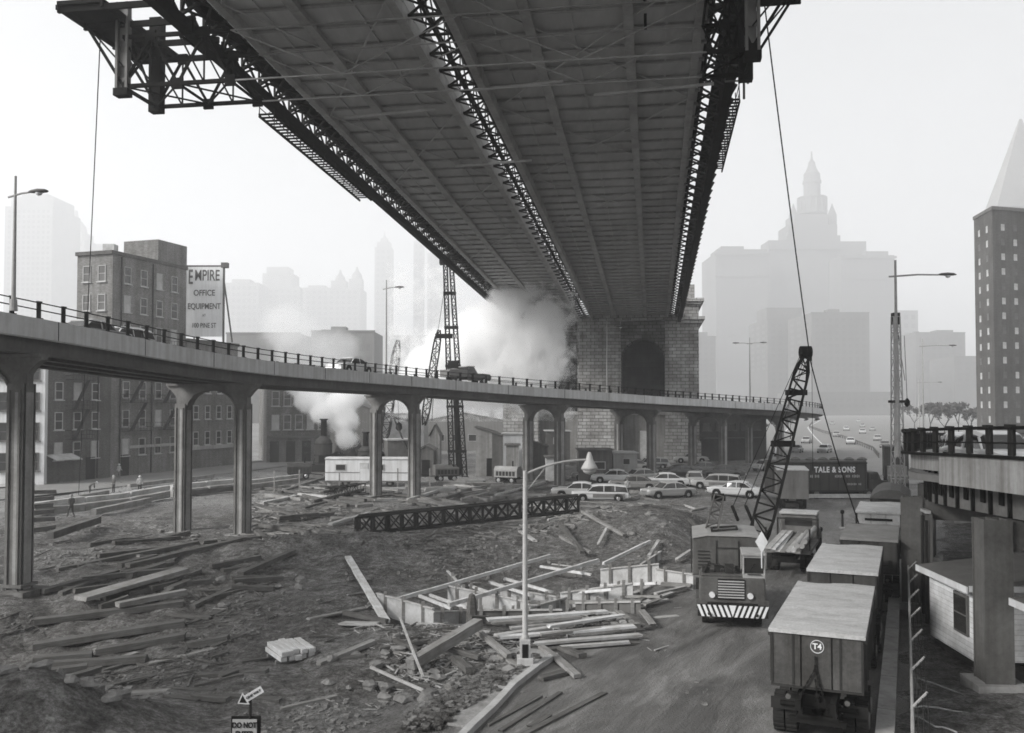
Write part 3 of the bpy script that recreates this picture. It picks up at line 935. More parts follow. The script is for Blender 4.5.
# wind bracing: big flat X rods under the beams
mb = MB(); Y = Y0
while Y < Y1 - 14:
    bbar(mb, (Y, -10.8, .40), (Y + 14, -2.8, .40), .08, .05); bbar(mb, (Y + 14, -10.8, .33), (Y, -2.8, .33), .08, .05)
    bbar(mb, (Y, -.4, .40), (Y + 14, 10.8, .40), .08, .05); bbar(mb, (Y + 14, -.4, .33), (Y, 10.8, .33), .08, .05)
    Y += 14
mb.build('wind_bracing', PLATE, br)
# open centre strip: a light lattice, sky shows through
mb = MB(); Y = Y0
while Y < Y1:
    bbar(mb, (Y, -2.55, .25), (Y + 2.05, -.75, .25), .13, .06); bbar(mb, (Y + 2.05, -2.55, .25), (Y, -.75, .25), .13, .06)
    bbar(mb, (Y, -2.55, .3), (Y, -.75, .3), .16, .10)
    Y += 2.05
mb.bar(BPt(Y0, -1.65, .25), BPt(Y1, -1.65, .25), .16, .08); mb.bar(BPt(Y0, -2.2, 1.6), BPt(Y1, -2.2, 1.6), .12, .1); mb.bar(BPt(Y0, -1.2, 2.2), BPt(Y1, -1.2, 2.2), .12, .1)
mb.build('centre_lattice', STEEL, br)
# lattice sides of the centre trusses above and stiffening trusses at the edges
def truss(u, zb, zt, name, pan=2.05, w=.12, mat=STEEL, y0=Y0, y1=Y1):
    mb = MB(); mb.bar(BPt(y0, u, zb), BPt(y1, u, zb), .3, .3); mb.bar(BPt(y0, u, zt), BPt(y1, u, zt), .3, .3)
    Y = y0
    while Y < y1 - pan:
        bbar(mb, (Y, u, zb), (Y + pan, u, zt), w, w); bbar(mb, (Y + pan, u, zb), (Y, u, zt), w, w); bbar(mb, (Y, u, zb), (Y, u, zt), w * 1.3, w)
        Y += pan
    return mb.build(name, mat, br)
truss(-2.75, 1.3, 4.2, 'inner_truss', 4.1, .08); truss(-.5, 1.3, 4.2, 'inner_truss', 4.1, .08)
truss(-11.45, .9, 3.8, 'stiffening_truss'); truss(11.45, .9, 3.8, 'stiffening_truss')
for s in (-1, 1):
    truss(12.75 * s, -.15, 1.1, 'edge_truss', 2.05, .10)
    mb = MB()
    mb.bar(BPt(Y0, 12.75 * s, -.35), BPt(Y1, 12.75 * s, -.35), .5, .55)
    mb.bar(BPt(Y0, 12.35 * s, 1.15), BPt(Y1, 12.35 * s, 1.15), .5, .10)
    Y = Y0
    while Y < Y1:                                       # knobbly bracket ends along the outside
        mb.bar(BPt(Y, 12.9 * s, -.25), BPt(Y, 13.25 * s, .35), .25, .3); Y += 2.05
    mb.build('edge_chord', BLACK, br)
    mb = MB(); Y = Y0
    while Y < Y1:
        bbar(mb, (Y, 11.3 * s, .3), (Y + 2.05, 12.7 * s, .3), .12, .08); bbar(mb, (Y + 2.05, 11.3 * s, .3), (Y, 12.7 * s, .3), .12, .08)
        bbar(mb, (Y, 11.3 * s, .8), (Y, 12.7 * s, .1), .16, .12)
        Y += 2.05
    mb.build('edge_lattice', STEEL, br)
# knobbly bracket ends along the outside
me = None
mb = MB()
for (Y, ua, ub) in ((49, -1.0, 4.0), (50.5, 5.5, 12.0), (52, -9.5, -3.8), (62, -5.0, .5)):
    mb.tube(BPt(Y, ua, -.15), BPt(Y - .6, ub, -.15), .09)
mb.build('service_pipe', M('pale pipe', .5, .5, .15, 1), br)

# hanging painters' scaffolds outside both edges
def scaffold(label, y0, y1, u, dz, rail):
    c = BPt((y0 + y1) / 2, u, dz)
    t = thing('hanging_scaffold', label, 'scaffold', tuple(c), 0, 'scaffolds slung under the bridge edges')
    mb = MB(); n = int((y1 - y0) / .5)
    for e in (-.45, .45): mb.bar(BPt(y0, u + e, dz), BPt(y1, u + e, dz), .09, .14)
    for i in range(n):
        Y = y0 + (y1 - y0) * i / n; mb.bar(BPt(Y, u - .45, dz + .08), BPt(Y, u + .45, dz + .08), .26, .04)
    mb.build('platform', BLACK, t)
    mb = MB(); Y = y0
    while Y <= y1:
        for e in (-.45, .45): mb.bar(BPt(Y, u + e, dz), BPt(Y, u + e * .9, dz + rail), .05)
        mb.bar(BPt(Y, u, dz + .05), BPt(Y + 1.2, u * .985, 0), .03)
        Y += 2.0
    mb.build('hanger', STEEL, t)
    mb = MB()
    for h in (.5, 1.0):
        for e in ((-.45, .45) if rail < 1.3 else (.45 if u > 0 else -.45,)):
            mb.bar(BPt(y0, u + e, dz + h), BPt(y1, u + e, dz + h), .04)
    mb.build('guard_rail', STEEL, t)
scaffold('long dark slatted scaffold hung below the left edge of the bridge', 48.8, 66.5, -13.0, -1.05, .8)
scaffold('stepped row of work cages hung outside the right edge of the bridge', 52, 65, 13.1, -.35, 1.25)

# travelling work gantry slung across under the deck
gz0, gz1 = 23.8, 26.15
gt = thing('work_gantry', 'black steel lattice gantry slung under the bridge with outrigger platforms at both ends', 'gantry', tuple(BPt(43.7, 0, -3)))
def gp(Y, u, z): v = BPt(Y, u); v.z = z; return v
GY = (39.6, 42.5); GL, GR = -16.0, 12.9
UN = [GL, -13.2, -10.6]
for Y in GY:
    for z, nm in ((gz0, 'bottom_chord'), (gz1, 'top_chord')):
        for ua, ub, w, mt_ in ((GL, -10.6, .17, BLACK), (-10.6, 11.0, .06, SOOT), (11.0, GR, .17, BLACK)):
            mb = MB(); mb.bar(gp(Y, ua, z), gp(Y, ub, z), w, w); mb.build(nm, mt_, gt)
    for ua, ub in ((GL, -13.2), (-13.2, -10.6), (11.0, GR)):
        um = (ua + ub) / 2; mb = MB()
        mb.bar(gp(Y, ua, gz0), gp(Y, um, gz1), .11); mb.bar(gp(Y, um, gz1), gp(Y, ub, gz0), .11)
        mb.bar(gp(Y, um, gz1), gp(Y, um, gz0), .07); mb.bar(gp(Y, ua, gz1), gp(Y, um, gz0), .07)
        for u_, z in ((ub, gz0), (um, gz1)): mb.box(gp(Y, u_, z), (.5, .14, .5), -.154)
        mb.build('web_lattice', BLACK, gt)
    mb = MB()
    for k in range(4):
        ua, ub = -10.6 + 5.4 * k, -10.6 + 5.4 * (k + 1); mb.bar(gp(Y, ua, gz0 if k % 2 else gz1), gp(Y, ub, gz1 if k % 2 else gz0), .045)
    mb.build('tie_rod', SOOT, gt)
for ua, ub in ((GL, -13.2), (-13.2, -10.6), (11.0, GR)):
    mb = MB(); mb.bar(gp(GY[0], ua, gz0), gp(GY[1], ub, gz0), .07); mb.bar(gp(GY[1], ua, gz0), gp(GY[0], ub, gz0), .07)
    for u_ in (ua, ub): mb.bar(gp(GY[0], u_, gz0), gp(GY[1], u_, gz0), .10); mb.bar(gp(GY[0], u_, gz1), gp(GY[1], u_, gz1), .10)
    mb.build('web_lattice', BLACK, gt)
for s in (-1, 1):
    a = GL if s < 0 else GR
    mb = MB(); mb.box((gp(GY[1], a, 0).x, gp(GY[1], a, 0).y, 25.9), (.62, .5, 4.8), -.154); mb.build('post', BLACK, gt)
    c = gp(GY[0], a, 25.7)
    mb = MB()
    for e in (-.25, .25):
        q = c + bu * e; mb.box(q, (.12, .34, 4.2), -.154)
    for zz in (-1.8, -.6, .6, 1.8): mb.box(c + Vector((0, 0, zz)), (.4, .05, .62), -.154)
    q = c + Vector((0, .1, 0)); mb.box(q, (.38, .06, 4.2), -.154)
    mb.build('perforated_post', M('light grey steel', .16, .6, .2, 1), gt)  # this post is a paler grey than the black gantry steel
    mb = MB(); mb.box(c + Vector((0, 0, -2.2)), (.7, .5, .35), -.154); mb.build('shoe', BLACK, gt)
    # outrigger platform above
    o = (.78 if s < 0 else 1.0) * s; zp = 0 if s < 0 else .9
    mb = MB(); q = [gp(37.6, a - .3 * o, 26.95 + zp), gp(37.6, a + 2.6 * o, 26.95 + zp), gp(44.2, a + 2.6 * o, 26.95 + zp), gp(44.2, a - .3 * o, 26.95 + zp)]
    mb.extrude(q, (0, 0, .18)); mb.build('platform', BLACK, gt)
    mb = MB()
    for Y in (37.8, 39.7, 42.0, 44.0): mb.bar(gp(Y, a - 4.6 * o, 26.8 + zp), gp(Y, a + 2.7 * o, 26.8 + zp), .14, .28)
    for uu in (a - 4 * o, a - .2 * o, a + 2.6 * o): mb.bar(gp(37.6, uu, 26.85 + zp), gp(44.2, uu, 26.85 + zp), .12, .22)
    mb.build('platform_beam', BLACK, gt)
    mb = MB()
    for Y in GY:
        mb.bar(gp(Y, a, gz0 + .1), gp(Y, a + 2.5 * o, 26.9 + zp), .12); mb.bar(gp(Y, a, gz0 + 1.0), gp(Y, a + 2.5 * o, 26.9 + zp), .07)
    mb.bar(gp(GY[0], a, gz0), gp(GY[1], a, gz1 + 1), .09); mb.bar(gp(GY[1], a, gz0), gp(GY[0], a, gz1 + 1), .09); mb.bar(gp(GY[0], a, gz0), gp(GY[1], a, gz0), .14)
    mb.build('end_brace', BLACK, gt)
    for Y in GY:
        mb = MB(); mb.bar(gp(Y, a - 4.5 * o, gz1), gp(Y, a - 4.5 * o, 26.9), .12); mb.build('hanger', BLACK, gt)
mb = MB()
for k in range(2):
    p = gp(43.4 + k * 1.8, 12.2, 24.6 - k * .1); mb.tube(p, p + bu * .9, .05); mb.tube(p + bu * .9, p + bu * .9 - Vector((0, 0, .9)), .06)
mb.build('bent_pipe', GIRD, gt)

# loose ropes
def rope(label, pts, r=.035):
    t = MB(); pp = []
    for a, b, sag in pts:
        a, b = Vector(a), Vector(b)
        for i in range(13):
            k = i / 12; q = a.lerp(b, k); q.z -= sag * 4 * k * (1 - k); pp.append(q)
    t.pipe(pp, r, 5); o = t.build('rope', BLACK); tag(o, label, 'rope')
rope('thin rope falling from the outer end of the left gantry platform to the street', [(P(96, 10, 43.8), Vector((X(80, 86), 86, .2)), .9)], .03)
p0 = P(768, 0, 41.5)
pA = P(811, 362, 50.5); pB = P(868, 552, 46)
rope('long slack cable hanging from the right gantry end past the crane boom to the trucks', [(p0, pA, .35), (pA, pB, .55)], .035)

# ------------------------------------------------------------------ stone anchorage under the far end of the bridge
an = thing('stone_anchorage', 'massive coursed granite anchorage with tall arched openings under the bridge', 'masonry pier', (13, 140, 0))
ax = Vector((.988, -.154)); ay = Vector((.154, .988)); ac = Vector((13.6, 140))
def apt(u, v, z): q = ac + ax * u + ay * v; return Vector((q.x, q.y, z))
def ablock(mb, u0, u1, v0, v1, z0, z1):
    mb.extrude([apt(u0, v0, z0), apt(u1, v0, z0), apt(u1, v1, z0), apt(u0, v1, z0)], (0, 0, z1 - z0))
ZT = 22.0
piers = ((-15.2, -9.6), (-3.4, 3.3), (10.1, 15.2))
for (a, b) in piers:
    mb = MB(); ablock(mb, a, b, 0, 9, -.5, ZT)
    ablock(mb, a - .25, b + .25, -.35, 8.9, -.5, 3.2)
    mb.build('pier', ASHL, an)
for (a, b) in ((-9.6, -3.4), (3.3, 10.1)):
    c = (a + b) / 2; r = (b - a) / 2; zs = 15.8
    poly = [(a, zs)] + [(c - r * math.cos(math.pi * k / 16), zs + r * math.sin(math.pi * k / 16)) for k in range(1, 16)] + [(b, zs), (b, ZT), (a, ZT)]
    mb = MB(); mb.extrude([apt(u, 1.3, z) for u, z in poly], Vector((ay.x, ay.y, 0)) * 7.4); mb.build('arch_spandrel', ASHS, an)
    mb = MB()
    for k in range(16):
        t0, t1 = math.pi * k / 16, math.pi * (k + 1) / 16 - .02
        q = [(c - rr * math.cos(t), zs + rr * math.sin(t)) for rr, t in ((r, t0), (r, t1), (r + .9, t1), (r + .9, t0))]
        mb.extrude([apt(u, 1.1, z) for u, z in q], Vector((ay.x, ay.y, 0)) * .3)
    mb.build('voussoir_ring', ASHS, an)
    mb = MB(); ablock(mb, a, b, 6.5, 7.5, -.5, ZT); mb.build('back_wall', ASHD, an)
    mb = MB(); ablock(mb, a, b, 2.2, 2.6, -.4, 7.5); mb.build('infill_wall', M('dirty plaster wall', .22, .85, .25, .4, streak=.5), an)
    mb = MB(); ablock(mb, c - .5, c + 1.3, 2.05, 2.25, .2, 4.8); mb.build('door', OFFW, an)
    mb = MB(); ablock(mb, a, b, 1.95, 2.25, 7.3, 7.8); mb.build('lintel', CONC, an)
mb = MB(); ablock(mb, -15.2, 15.2, 0.05, 26, ZT, ZT + .9); mb.build('top_course', ASHL, an)
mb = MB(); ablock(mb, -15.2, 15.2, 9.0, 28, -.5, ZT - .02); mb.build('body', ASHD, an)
for s in (-1, 1):
    a, b = (13.1, 15.2) if s > 0 else (-15.2, -13.1)
    mb = MB(); ablock(mb, min(a, b), max(a, b), .1, 24, ZT + .9, 24.9)
    mb.build('shoulder', ASHL, an)
    mb = MB()
    for zz, oo, hh in ((ZT - .6, .55, .5), (ZT - .1, .9, .45), (24.3, .45, .4), (24.7, .8, .5)):
        if s > 0: ablock(mb, 13.0, 15.2 + oo, -oo, 24, zz, zz + hh)
        else: ablock(mb, -15.2 - oo, -13.0, -oo, 24, zz, zz + hh)
    mb.build('cornice', ASHL, an)
    mb = MB(); ablock(mb, min(a, b) + .5 , max(a, b) - .5, 2, 6, 25.2, 27.6); mb.build('finial_block', ASHL, an)

# dark low warehouse to the right of the anchorage
wh = thing('dark_warehouse', 'long dark low warehouse wall beyond the elevated road right of the stone anchorage', 'building', (36, 150, 0))
wp = [(28.8, 141), (41.2, 146), (39, 165), (27, 160)]
MB().prism(wp, -.3, 8.3).build('wall', M('near black wall', .075, .9, .3, .3, streak=.4), wh); inset_roof(wh, wp, 8.3, STEEL, .3)  # dark streaked wall under a steel roof
wall_windows(wh, wp[0], wp[1], 1, 5, 5.4, 3, 1.5, 1.2, .8, GIRD, GLM)
mb = MB(); mb.bar((29.5, 140.9, 3.6), (40.5, 145.4, 3.6), 1.4, .15); mb.build('canopy', GIRD, wh)

# ------------------------------------------------------------------ elevated road on the right
RC = [(13.7, 4, 7.6), (14.0, 17, 7.45), (14.55, 28, 7.17), (15.75, 36, 6.85), (19.9, 45, 6.5), (26, 56, 6.1), (36, 71, 5.6), (52, 95, 4.9), (68, 118, 4.2)]
RP = catmull(RC, 10)
FASR = M('grimy painted fascia', .34, .85, .25, .6, streak=.6)
rv = thing('elevated_highway', 'elevated road with dark riveted railing and deep plate girder entering from the right edge', 'viaduct', (15, 30, 0))
def rsweep(prof, name, mat, i0=0, i1=None):
    rings = []
    for i, p in list(enumerate(RP))[i0:i1]:
        d, n = frame_at(RP, i); rings.append([p + n * u + Vector((0, 0, z)) for u, z in prof])
    return MB().loft(rings).build(name, mat, rv)
rsweep([(.2, -.75), (9.5, -.75), (9.5, -1.0), (.2, -1.0)], 'deck_slab', ASPH)
rsweep([(0, .03), (.2, .03), (.2, -.9), (.06, -1.0), (0, -1.02)], 'fascia', FASR, 0, 25)
rsweep([(-.08, .06), (.25, .06), (.25, -.04), (-.08, -.04)], 'edge_flange', BLACK)
rsweep([(.3, -.05), (.45, -.05), (.45, -.6), (.3, -.6)], 'inner_fascia', FASR, 24)
rsweep([(.9, -.36), (1.0, -.36), (1.0, -1.9), (.9, -1.9)], 'girder', COLM)
for u in (3.2, 6.0, 8.8): rsweep([(u, -.36), (u + .1, -.36), (u + .1, -1.9), (u, -1.9)], 'girder', GIRD)
rsweep([(9.3, .03), (9.5, .03), (9.5, -1.0), (9.3, -1.0)], 'fascia', FASR)
# stiffeners with small square holes between on the girder below
mb = MB()
for p, d, n in resample(RP[20:], 1.35):
    q = p + n * .84; mb.box((q.x, q.y, q.z - 1.15), (.10, .12, 1.5), math.atan2(n.y, n.x))
    q = p + n * .86 + d * .6; mb.box((q.x, q.y, q.z - 1.35), (.06, .3, .45), math.atan2(n.y, n.x))
mb.build('stiffener_row', BLACK, rv)
ro = railing(rv, RP, 1, 99, hw=.13, rails=(.40, .82), z0=.03, mat=BLACK)
me = None
for k, (p, d, n) in enumerate(resample(RP[8:], 1.45)):
    if me is None:
        mb = MB(); mb.box((0, 0, .41), (.34, .04, .82)); mb.box((0, -.05, .41), (.05, .16, .82)); mb.box((0, .02, .86), (.30, .2, .09))
        me = bpy.data.meshes.new('post'); me.from_pydata([tuple(v) for v in mb.v], [], mb.f); me.materials.append(STEEL); me.update()
    if k > 70: break
    o = bpy.data.objects.new('post', me); COL.objects.link(o); o.parent = ro
    q = p + n * .05 + Vector((0, 0, .07))
    o.matrix_local = wm(ro).inverted() @ Matrix.Translation(q) @ Matrix.Rotation(math.atan2(d.y, d.x), 4, 'Z')
railing(rv, RP[10:], 1, 2.2, hw=9.5, rails=(.40, .82), z0=.03, mat=BLACK)
mb = MB(); rings = []
for i, p in list(enumerate(RP)):
    d, n = frame_at(RP, i); rings.append([p + n * (.1 + e) + Vector((0, 0, .86 + z)) for e, z in ((-.09, 0), (.09, 0), (.09, .07), (-.09, .07))])
mb.loft(rings).build('top_rail', BLACK, rv)
# bents under it
for (y, i) in ((17, 10), (28.2, 20), (39.5, 34), (52, 46), (68, 58)):
    c = RP[i]; d, n = frame_at(RP, i); rz = math.atan2(n.y, n.x)
    mb = MB(); q = c + n * 4.25; mb.box((q.x, q.y, c.z - 2.4), (6.95, .6, .9), rz); mb.build('cross_beam', COLR, rv)
    for u in (.3, 8.2):
        q = c + n * u; mb = MB()
        for uu, vv, su, sv in ((0, -.4, .85, .07), (0, .4, .85, .07), (0, 0, .08, .76), (-.36, 0, .07, .8), (.36, 0, .07, .5)):
            w = q + n * uu + d * vv; mb.box((w.x, w.y, (c.z - 1.92) / 2), (su, sv, c.z - 1.92), rz)
        mb.build('column', COLR, rv)
        mb = MB(); mb.box((q.x, q.y, .12), (1.5, 1.4, .35), rz); mb.build('footing', CONC, rv)
# ------------------------------------------------------------------ lamp posts
def lamp_post(label, base, top, arms, r=.09, group='street lamps', mat=GALV):
    """arms = list of (dx, dy, rise)"""
    t = thing('street_lamp', label, 'street lamp', base, 0, group)
    h = top - base[2]
    mb = MB(); mb.tube((0, 0, 0), (0, 0, h), r * 1.15, r * .6, 10); mb.tube((0, 0, 0), (0, 0, .5), r * 2, r * 1.7, 10)
    mb.build('pole', mat, t, local=True)
    for dx, dy, dz in arms:
        e = Vector((dx, dy, h - .9 + dz)); d = Vector((dx, dy, 0)).normalized(); s = Vector((0, 0, h - .9))
        mb = MB(); mid = s.lerp(e, .5) + Vector((0, 0, .06)); mb.tube(s - d * .35, mid, .05, .045, 8); mb.tube(mid, e, .045, .04, 8)
        mb.build('arm', mat, t, local=True)
        mb = MB(); rings = []
        for k, w, hh in ((0, .07, .06), (.15, .14, .1), (.5, .21, .13), (.85, .17, .10), (1.0, .05, .04)):
            c = e + d * k * .95; n = Vector((-d.y, d.x, 0))
            rings.append([c + n * w * math.cos(a) + Vector((0, 0, hh * (math.sin(a) if math.sin(a) > 0 else .35 * math.sin(a)))) for a in [2 * math.pi * i / 10 for i in range(10)]])
        mb.loft(rings); mb.build('lamp_head', GIRD, t, smooth=True, local=True)
        mb = MB(); mb.lathe([(.02, -.17), (.11, -.13), (.15, -.04)], tuple(e + d * .5), 10); mb.build('lamp_bowl', LAMPG, t, smooth=True, local=True)
    return t
def deckz(x, y):
    best = min(VP, key=lambda p: (p.x - x) ** 2 + (p.y - y) ** 2); return best.z
def via_lamp(px, pytop, d, pxarm, label, side=1, two=False):
    x = X(px, d); b = (x, d, deckz(x, d)); top = Z(pytop, d)
    L = abs(X(pxarm, d) - x) - .9; s = 1 if pxarm > px else -1
    arms = [(L * s, -.25 * L, .15)] + ([(-L * s, .25 * L, .15)] if two else [])
    lamp_post(label, b, top, arms, .085)
via_lamp(12, 174, 38.6, 49, 'lamp post on the elevated ramp in front of the tall hazy office block')
via_lamp(386, 279, 86, 404, 'lamp post rising from the elevated ramp beside the pile driver tower')
via_lamp(607, 320, 104, 624, 'lamp post on the elevated ramp in front of the stone anchorage arch')
via_lamp(750, 337, 128, 766, 'two armed lamp post at the far end of the elevated ramp', two=True)
def right_lamp(px, pytop, d, pxarm, label, zb=None, r=.085):
    x = X(px, d); lamp_post(label, (x, d, zb if zb is not None else 0), Z(pytop, d), [(X(pxarm, d) - x - .9, 0, .1)], r)
right_lamp(897, 259, 48.5, 957, 'tall lamp post with one long arm beside the far crane mast on the right', 6.0, .10)
right_lamp(923, 338, 104, 957, 'thin pale lamp post with one arm behind the right elevated road', 5.5)
right_lamp(919, 378, 190, 942, 'small hazy lamp post far down the drive by the bare trees', 0, .12)

# foreground lamp with its long curved arm and bell shade
bx = G(525, 664); bx.z = .10
t = thing('site_lamp', 'pale tubular lamp post with long curved arm and bell shade standing on broken pavement', 'lamp post', tuple(bx))
dL = bx.y; hL = Z(470, dL) - bx.z
mb = MB(); mb.lathe([(.13, 0), (.13, .9), (.095, 1.0), (.085, 3), (.07, hL)], (0, 0, 0), 14); mb.build('pole', M('pale lamp pole', .45, .5, .2, 1.5, streak=.3), t, smooth=False, local=True)
mb = MB(); mb.box((0, 0, .12), (.55, .55, .26)); mb.box((0, 0, .42), (.36, .36, .85)); mb.build('base_box', M('pale lamp pole', .45), t, local=True, bevel=.02)
mb = MB(); mb.box((0, -.19, .45), (.2, .03, .5)); mb.build('hand_hole', BLACK, t, local=True)
ar = []
e = Vector((X(590, dL) - bx.x, .3, Z(459, dL) - bx.z))
for k in range(13):
    s = k / 12; ar.append(Vector((e.x * s, e.y * s, hL - .12 + (e.z - hL + .1) * (1 - (1 - s) ** 2.2))))
mb = MB(); mb.pipe(ar, .04, 8); mb.bar((.0, 0, hL - .75), ar[4], .03); mb.build('arm', GALV, t, local=True)
mb = MB(); mb.lathe([(.05, .24), (.09, .12), (.12, .0), (.26, -.26), (.30, -.34), (.27, -.34)], tuple(e), 14); mb.build('shade', M('white enamel', .36, .4, .1, 2), t, smooth=True, local=True)
mb = MB(); mb.lathe([(.24, -.34), (.22, -.42), (.12, -.50), (.02, -.52)], tuple(e), 14); mb.build('lamp_bowl', M('pale lamp glass', .4, .3, .1, 2), t, smooth=True, local=True)

# ------------------------------------------------------------------ cars
PAINTS = {n: M('car paint ' + n, v, .3, .08, 1.5, bmp=0, spec=.6) for n, v in (('white', .54), ('light', .34), ('mid', .15), ('dark', .05), ('black', .025))}
def sec(w, z0, z1, tuck=.86, crown=.72):
    pts = [(-w * tuck, z0), (-w * .97, z0 + .10), (-w, z0 + .32), (-w * .975, z1 - .10), (-w * .92, z1 - .03), (-w * crown, z1), (w * crown, z1), (w * .92, z1 - .03), (w * .975, z1 - .10), (w, z0 + .32), (w * .97, z0 + .10), (w * tuck, z0)]
    return pts
def make_wheel(root, x, y, r=.34, wdt=.20):
    mb = MB(); mb.tube((0, -wdt / 2, 0), (0, wdt / 2, 0), r, r, 16)
    w = mb.build('wheel', TYRE, root, local=True); w.location = (x, y, r)
    s = 1 if y > 0 else -1
    mb = MB(); mb.tube((0, s * wdt / 2 - .01 * s, 0), (0, s * (wdt / 2 + .03), 0), r * .62, r * .45, 12); mb.build('hubcap', CHR, w, local=True)
    return w
def make_car(name, label, wagon=False, group='parked cars'):
    t = thing(name, label, 'car', (0, 0, -60), 0, group)
    st = [(-2.62, .74, .42, .78), (-2.5, .86, .34, .90), (-2.1, .93, .28, .97), (-1.5, .95, .25, 1.0), (-.6, .95, .25, 1.0), (.5, .95, .25, 1.0), (1.2, .94, .26, 1.0), (1.9, .92, .28, .98), (2.4, .88, .34, .92), (2.58, .80, .42, .80)]
    mb = MB(); mb.loft([[(x, y, z) for y, z in sec(w, a, b)] for x, w, a, b in st])
    body = mb.build('body', PAINTS['light'], t, smooth=False, local=True, bevel=.03)
    # wheel arches
    for x in (-1.6, 1.6):
        for s in (-1, 1):
            mb = MB(); mb.tube((x, s * .80, .40), (x, s * .962, .40), .42, .42, 14); mb.build('wheel_arch', BLACK, t, local=True)
    # glasshouse
    if wagon: gh = [(-2.45, .66, .62), (-2.3, .78, 1.44), (-1.0, .80, 1.56), (.2, .78, 1.55), (.75, .74, 1.46), (1.2, .72, .98)]
    else: gh = [(-1.75, .70, .98), (-1.15, .70, 1.40), (-.6, .74, 1.52), (.15, .74, 1.52), (.6, .72, 1.44), (1.15, .74, .98)]
    def ghs(k, top):
        rings = []
        for x, w, z in gh: rings.append([(x, -w * 1.15, .95), (x, -w * k, max(z - .12, .955)), (x, -w * .8, z), (x, w * .8, z), (x, w * k, max(z - .12, .955)), (x, w * 1.15, .95)])
        return rings
    mb = MB(); mb.loft(ghs(1.0, 0)); mb.build('window_band', GLS, t, local=True)
    mb = MB()
    xs_ = [g for g in gh if g[2] > 1.38]
    rr = [[(x, -w * .98, z - .13), (x, -w * .82, z + .035), (x, w * .82, z + .035), (x, w * .98, z - .13), (x, w * .8, z - .02), (x, -w * .8, z - .02)] for x, w, z in xs_]
    mb.loft(rr)
    for s in (-1, 1):
        def pil(xa, za, xb, zb, w0, w1): mb.bar((xa, s * w0, za), (xb, s * w1, zb), .07, .05)
        f0, f1 = gh[-1], xs_[-1]
        pil(f0[0] - .02, .97, f1[0], f1[2] - .08, f0[1] * 1.13, f1[1])
        r0, r1 = gh[0], xs_[0]
        pil(r0[0] + .02, .97, r1[0], r1[2] - .08, r0[1] * 1.13, r1[1])
        for xm in ((-1.3, -.3) if wagon else (-.3,)): pil(xm, .97, xm, 1.47, .88, .77)
    mb.build('roof', PAINTS['light'], t, local=True)
    mb = MB(); mb.box((2.66, 0, .48), (.10, 1.75, .16)); mb.box((2.6, 0, .68), (.06, 1.1, .18)); mb.build('front_bumper', CHR, t, local=True, bevel=.02)
    mb = MB(); mb.box((-2.68, 0, .50), (.10, 1.75, .15)); mb.build('rear_bumper', CHR, t, local=True, bevel=.02)
    for s in (-1, 1):
        mb = MB(); mb.tube((2.5, s * .68, .78), (2.61, s * .68, .78), .11, .10, 10); mb.build('headlight', LAMPG, t, local=True)
        mb = MB(); mb.tube((-2.55, s * .7, .78), (-2.64, s * .7, .78), .08, .07, 8); mb.build('tail_light', M('tail lamp', .10, .3, .1, 2), t, local=True)
        mb = MB(); mb.box((0, s * .957, .78), (4.2, .015, .03)); mb.build('side_trim', CHR, t, local=True)
        if wagon:
            mb = MB(); mb.box((-.75, s * .956, .62), (2.9, .012, .36)); mb.build('wood_panel', M('wagon wood panel', .16, .5, .2, 3), t, local=True)
    for x in (-1.6, 1.6):
        for s in (-1, 1): make_wheel(t, x, s * .84)
    return t
SED = make_car('sedan', 'x'); WAG = make_car('station_wagon', 'x', True)
used = set()
def car(kind, px, py, head, paint, label, group, z=0.0, d=None, roof=None):
    proto = WAG if kind == 'w' else SED
    if d is None: d = D(py, z)
    loc = Vector((X(px, d), d, z)); rz = R(head)
    rm = {'car paint light': PAINTS[paint]}
    if proto.name in used: t = dup(proto, loc, rz, label, group)
    else:
        used.add(proto.name); t = proto; t.location = loc; t.rotation_euler = (0, 0, rz); t['label'] = label; t['group'] = group
    for ch in all_kids(t):
        if ch.name.split('.')[0] in ('body', 'roof'):
            ch.material_slots[0].link = 'OBJECT'
            ch.material_slots[0].material = PAINTS[roof if (roof and ch.name.startswith('roof')) else paint]
    return t
gp_ = 'cars parked beside the bridge anchorage'
car('w', 600, 500.5, 176, 'white', 'white wagon with dark wood side panels at the front of the parked cars', gp_)
car('s', 579, 497, 172, 'light', 'pale sedan nosing out behind the wood sided wagon', gp_, roof='white')
car('s', 614, 482, 174, 'white', 'white roofed sedan between the shed and the parked wagon', gp_)
car('s', 634, 489, 168, 'mid', 'grey sedan parked just right of the wood sided wagon', gp_)
car('s', 643, 481, 20, 'light', 'light sedan parked nose in behind the grey sedan', gp_)
car('s', 664, 486, 176, 'white', 'big white sedan in the middle of the parked cars', gp_)
car('s', 668, 497, 200, 'light', 'pale sedan at the edge of the dirt bank below the big white sedan', gp_)
car('s', 694, 484, 80, 'light', 'light sedan seen end on beside the big white sedan', gp_)
car('s', 702, 473, 175, 'mid', 'grey sedan parked under the dark warehouse wall', gp_)
car('w', 650, 468, 178, 'white', 'white wagon parked in front of the right anchorage arch', gp_)
car('s', 690, 462, 178, 'light', 'light sedan parked against the foot of the right anchorage pier', gp_)
car('s', 722, 477, 172, 'dark', 'dark sedan parked behind the crane under the ramp', gp_)
car('s', 768, 470, 30, 'light', 'light car under the end of the elevated ramp behind the boom', gp_)
car('s', 780, 462, 60, 'white', 'white car between the boom and the ramp column', gp_)
car('s', 594, 480, 170, 'mid', 'grey sedan parked in front of the dark site hut', gp_)
car('s', 678, 476, 176, 'dark', 'dark sedan parked behind the big white sedan', gp_)
car('w', 716, 488, 160, 'light', 'pale wagon parked at the right end of the parked cars', gp_)
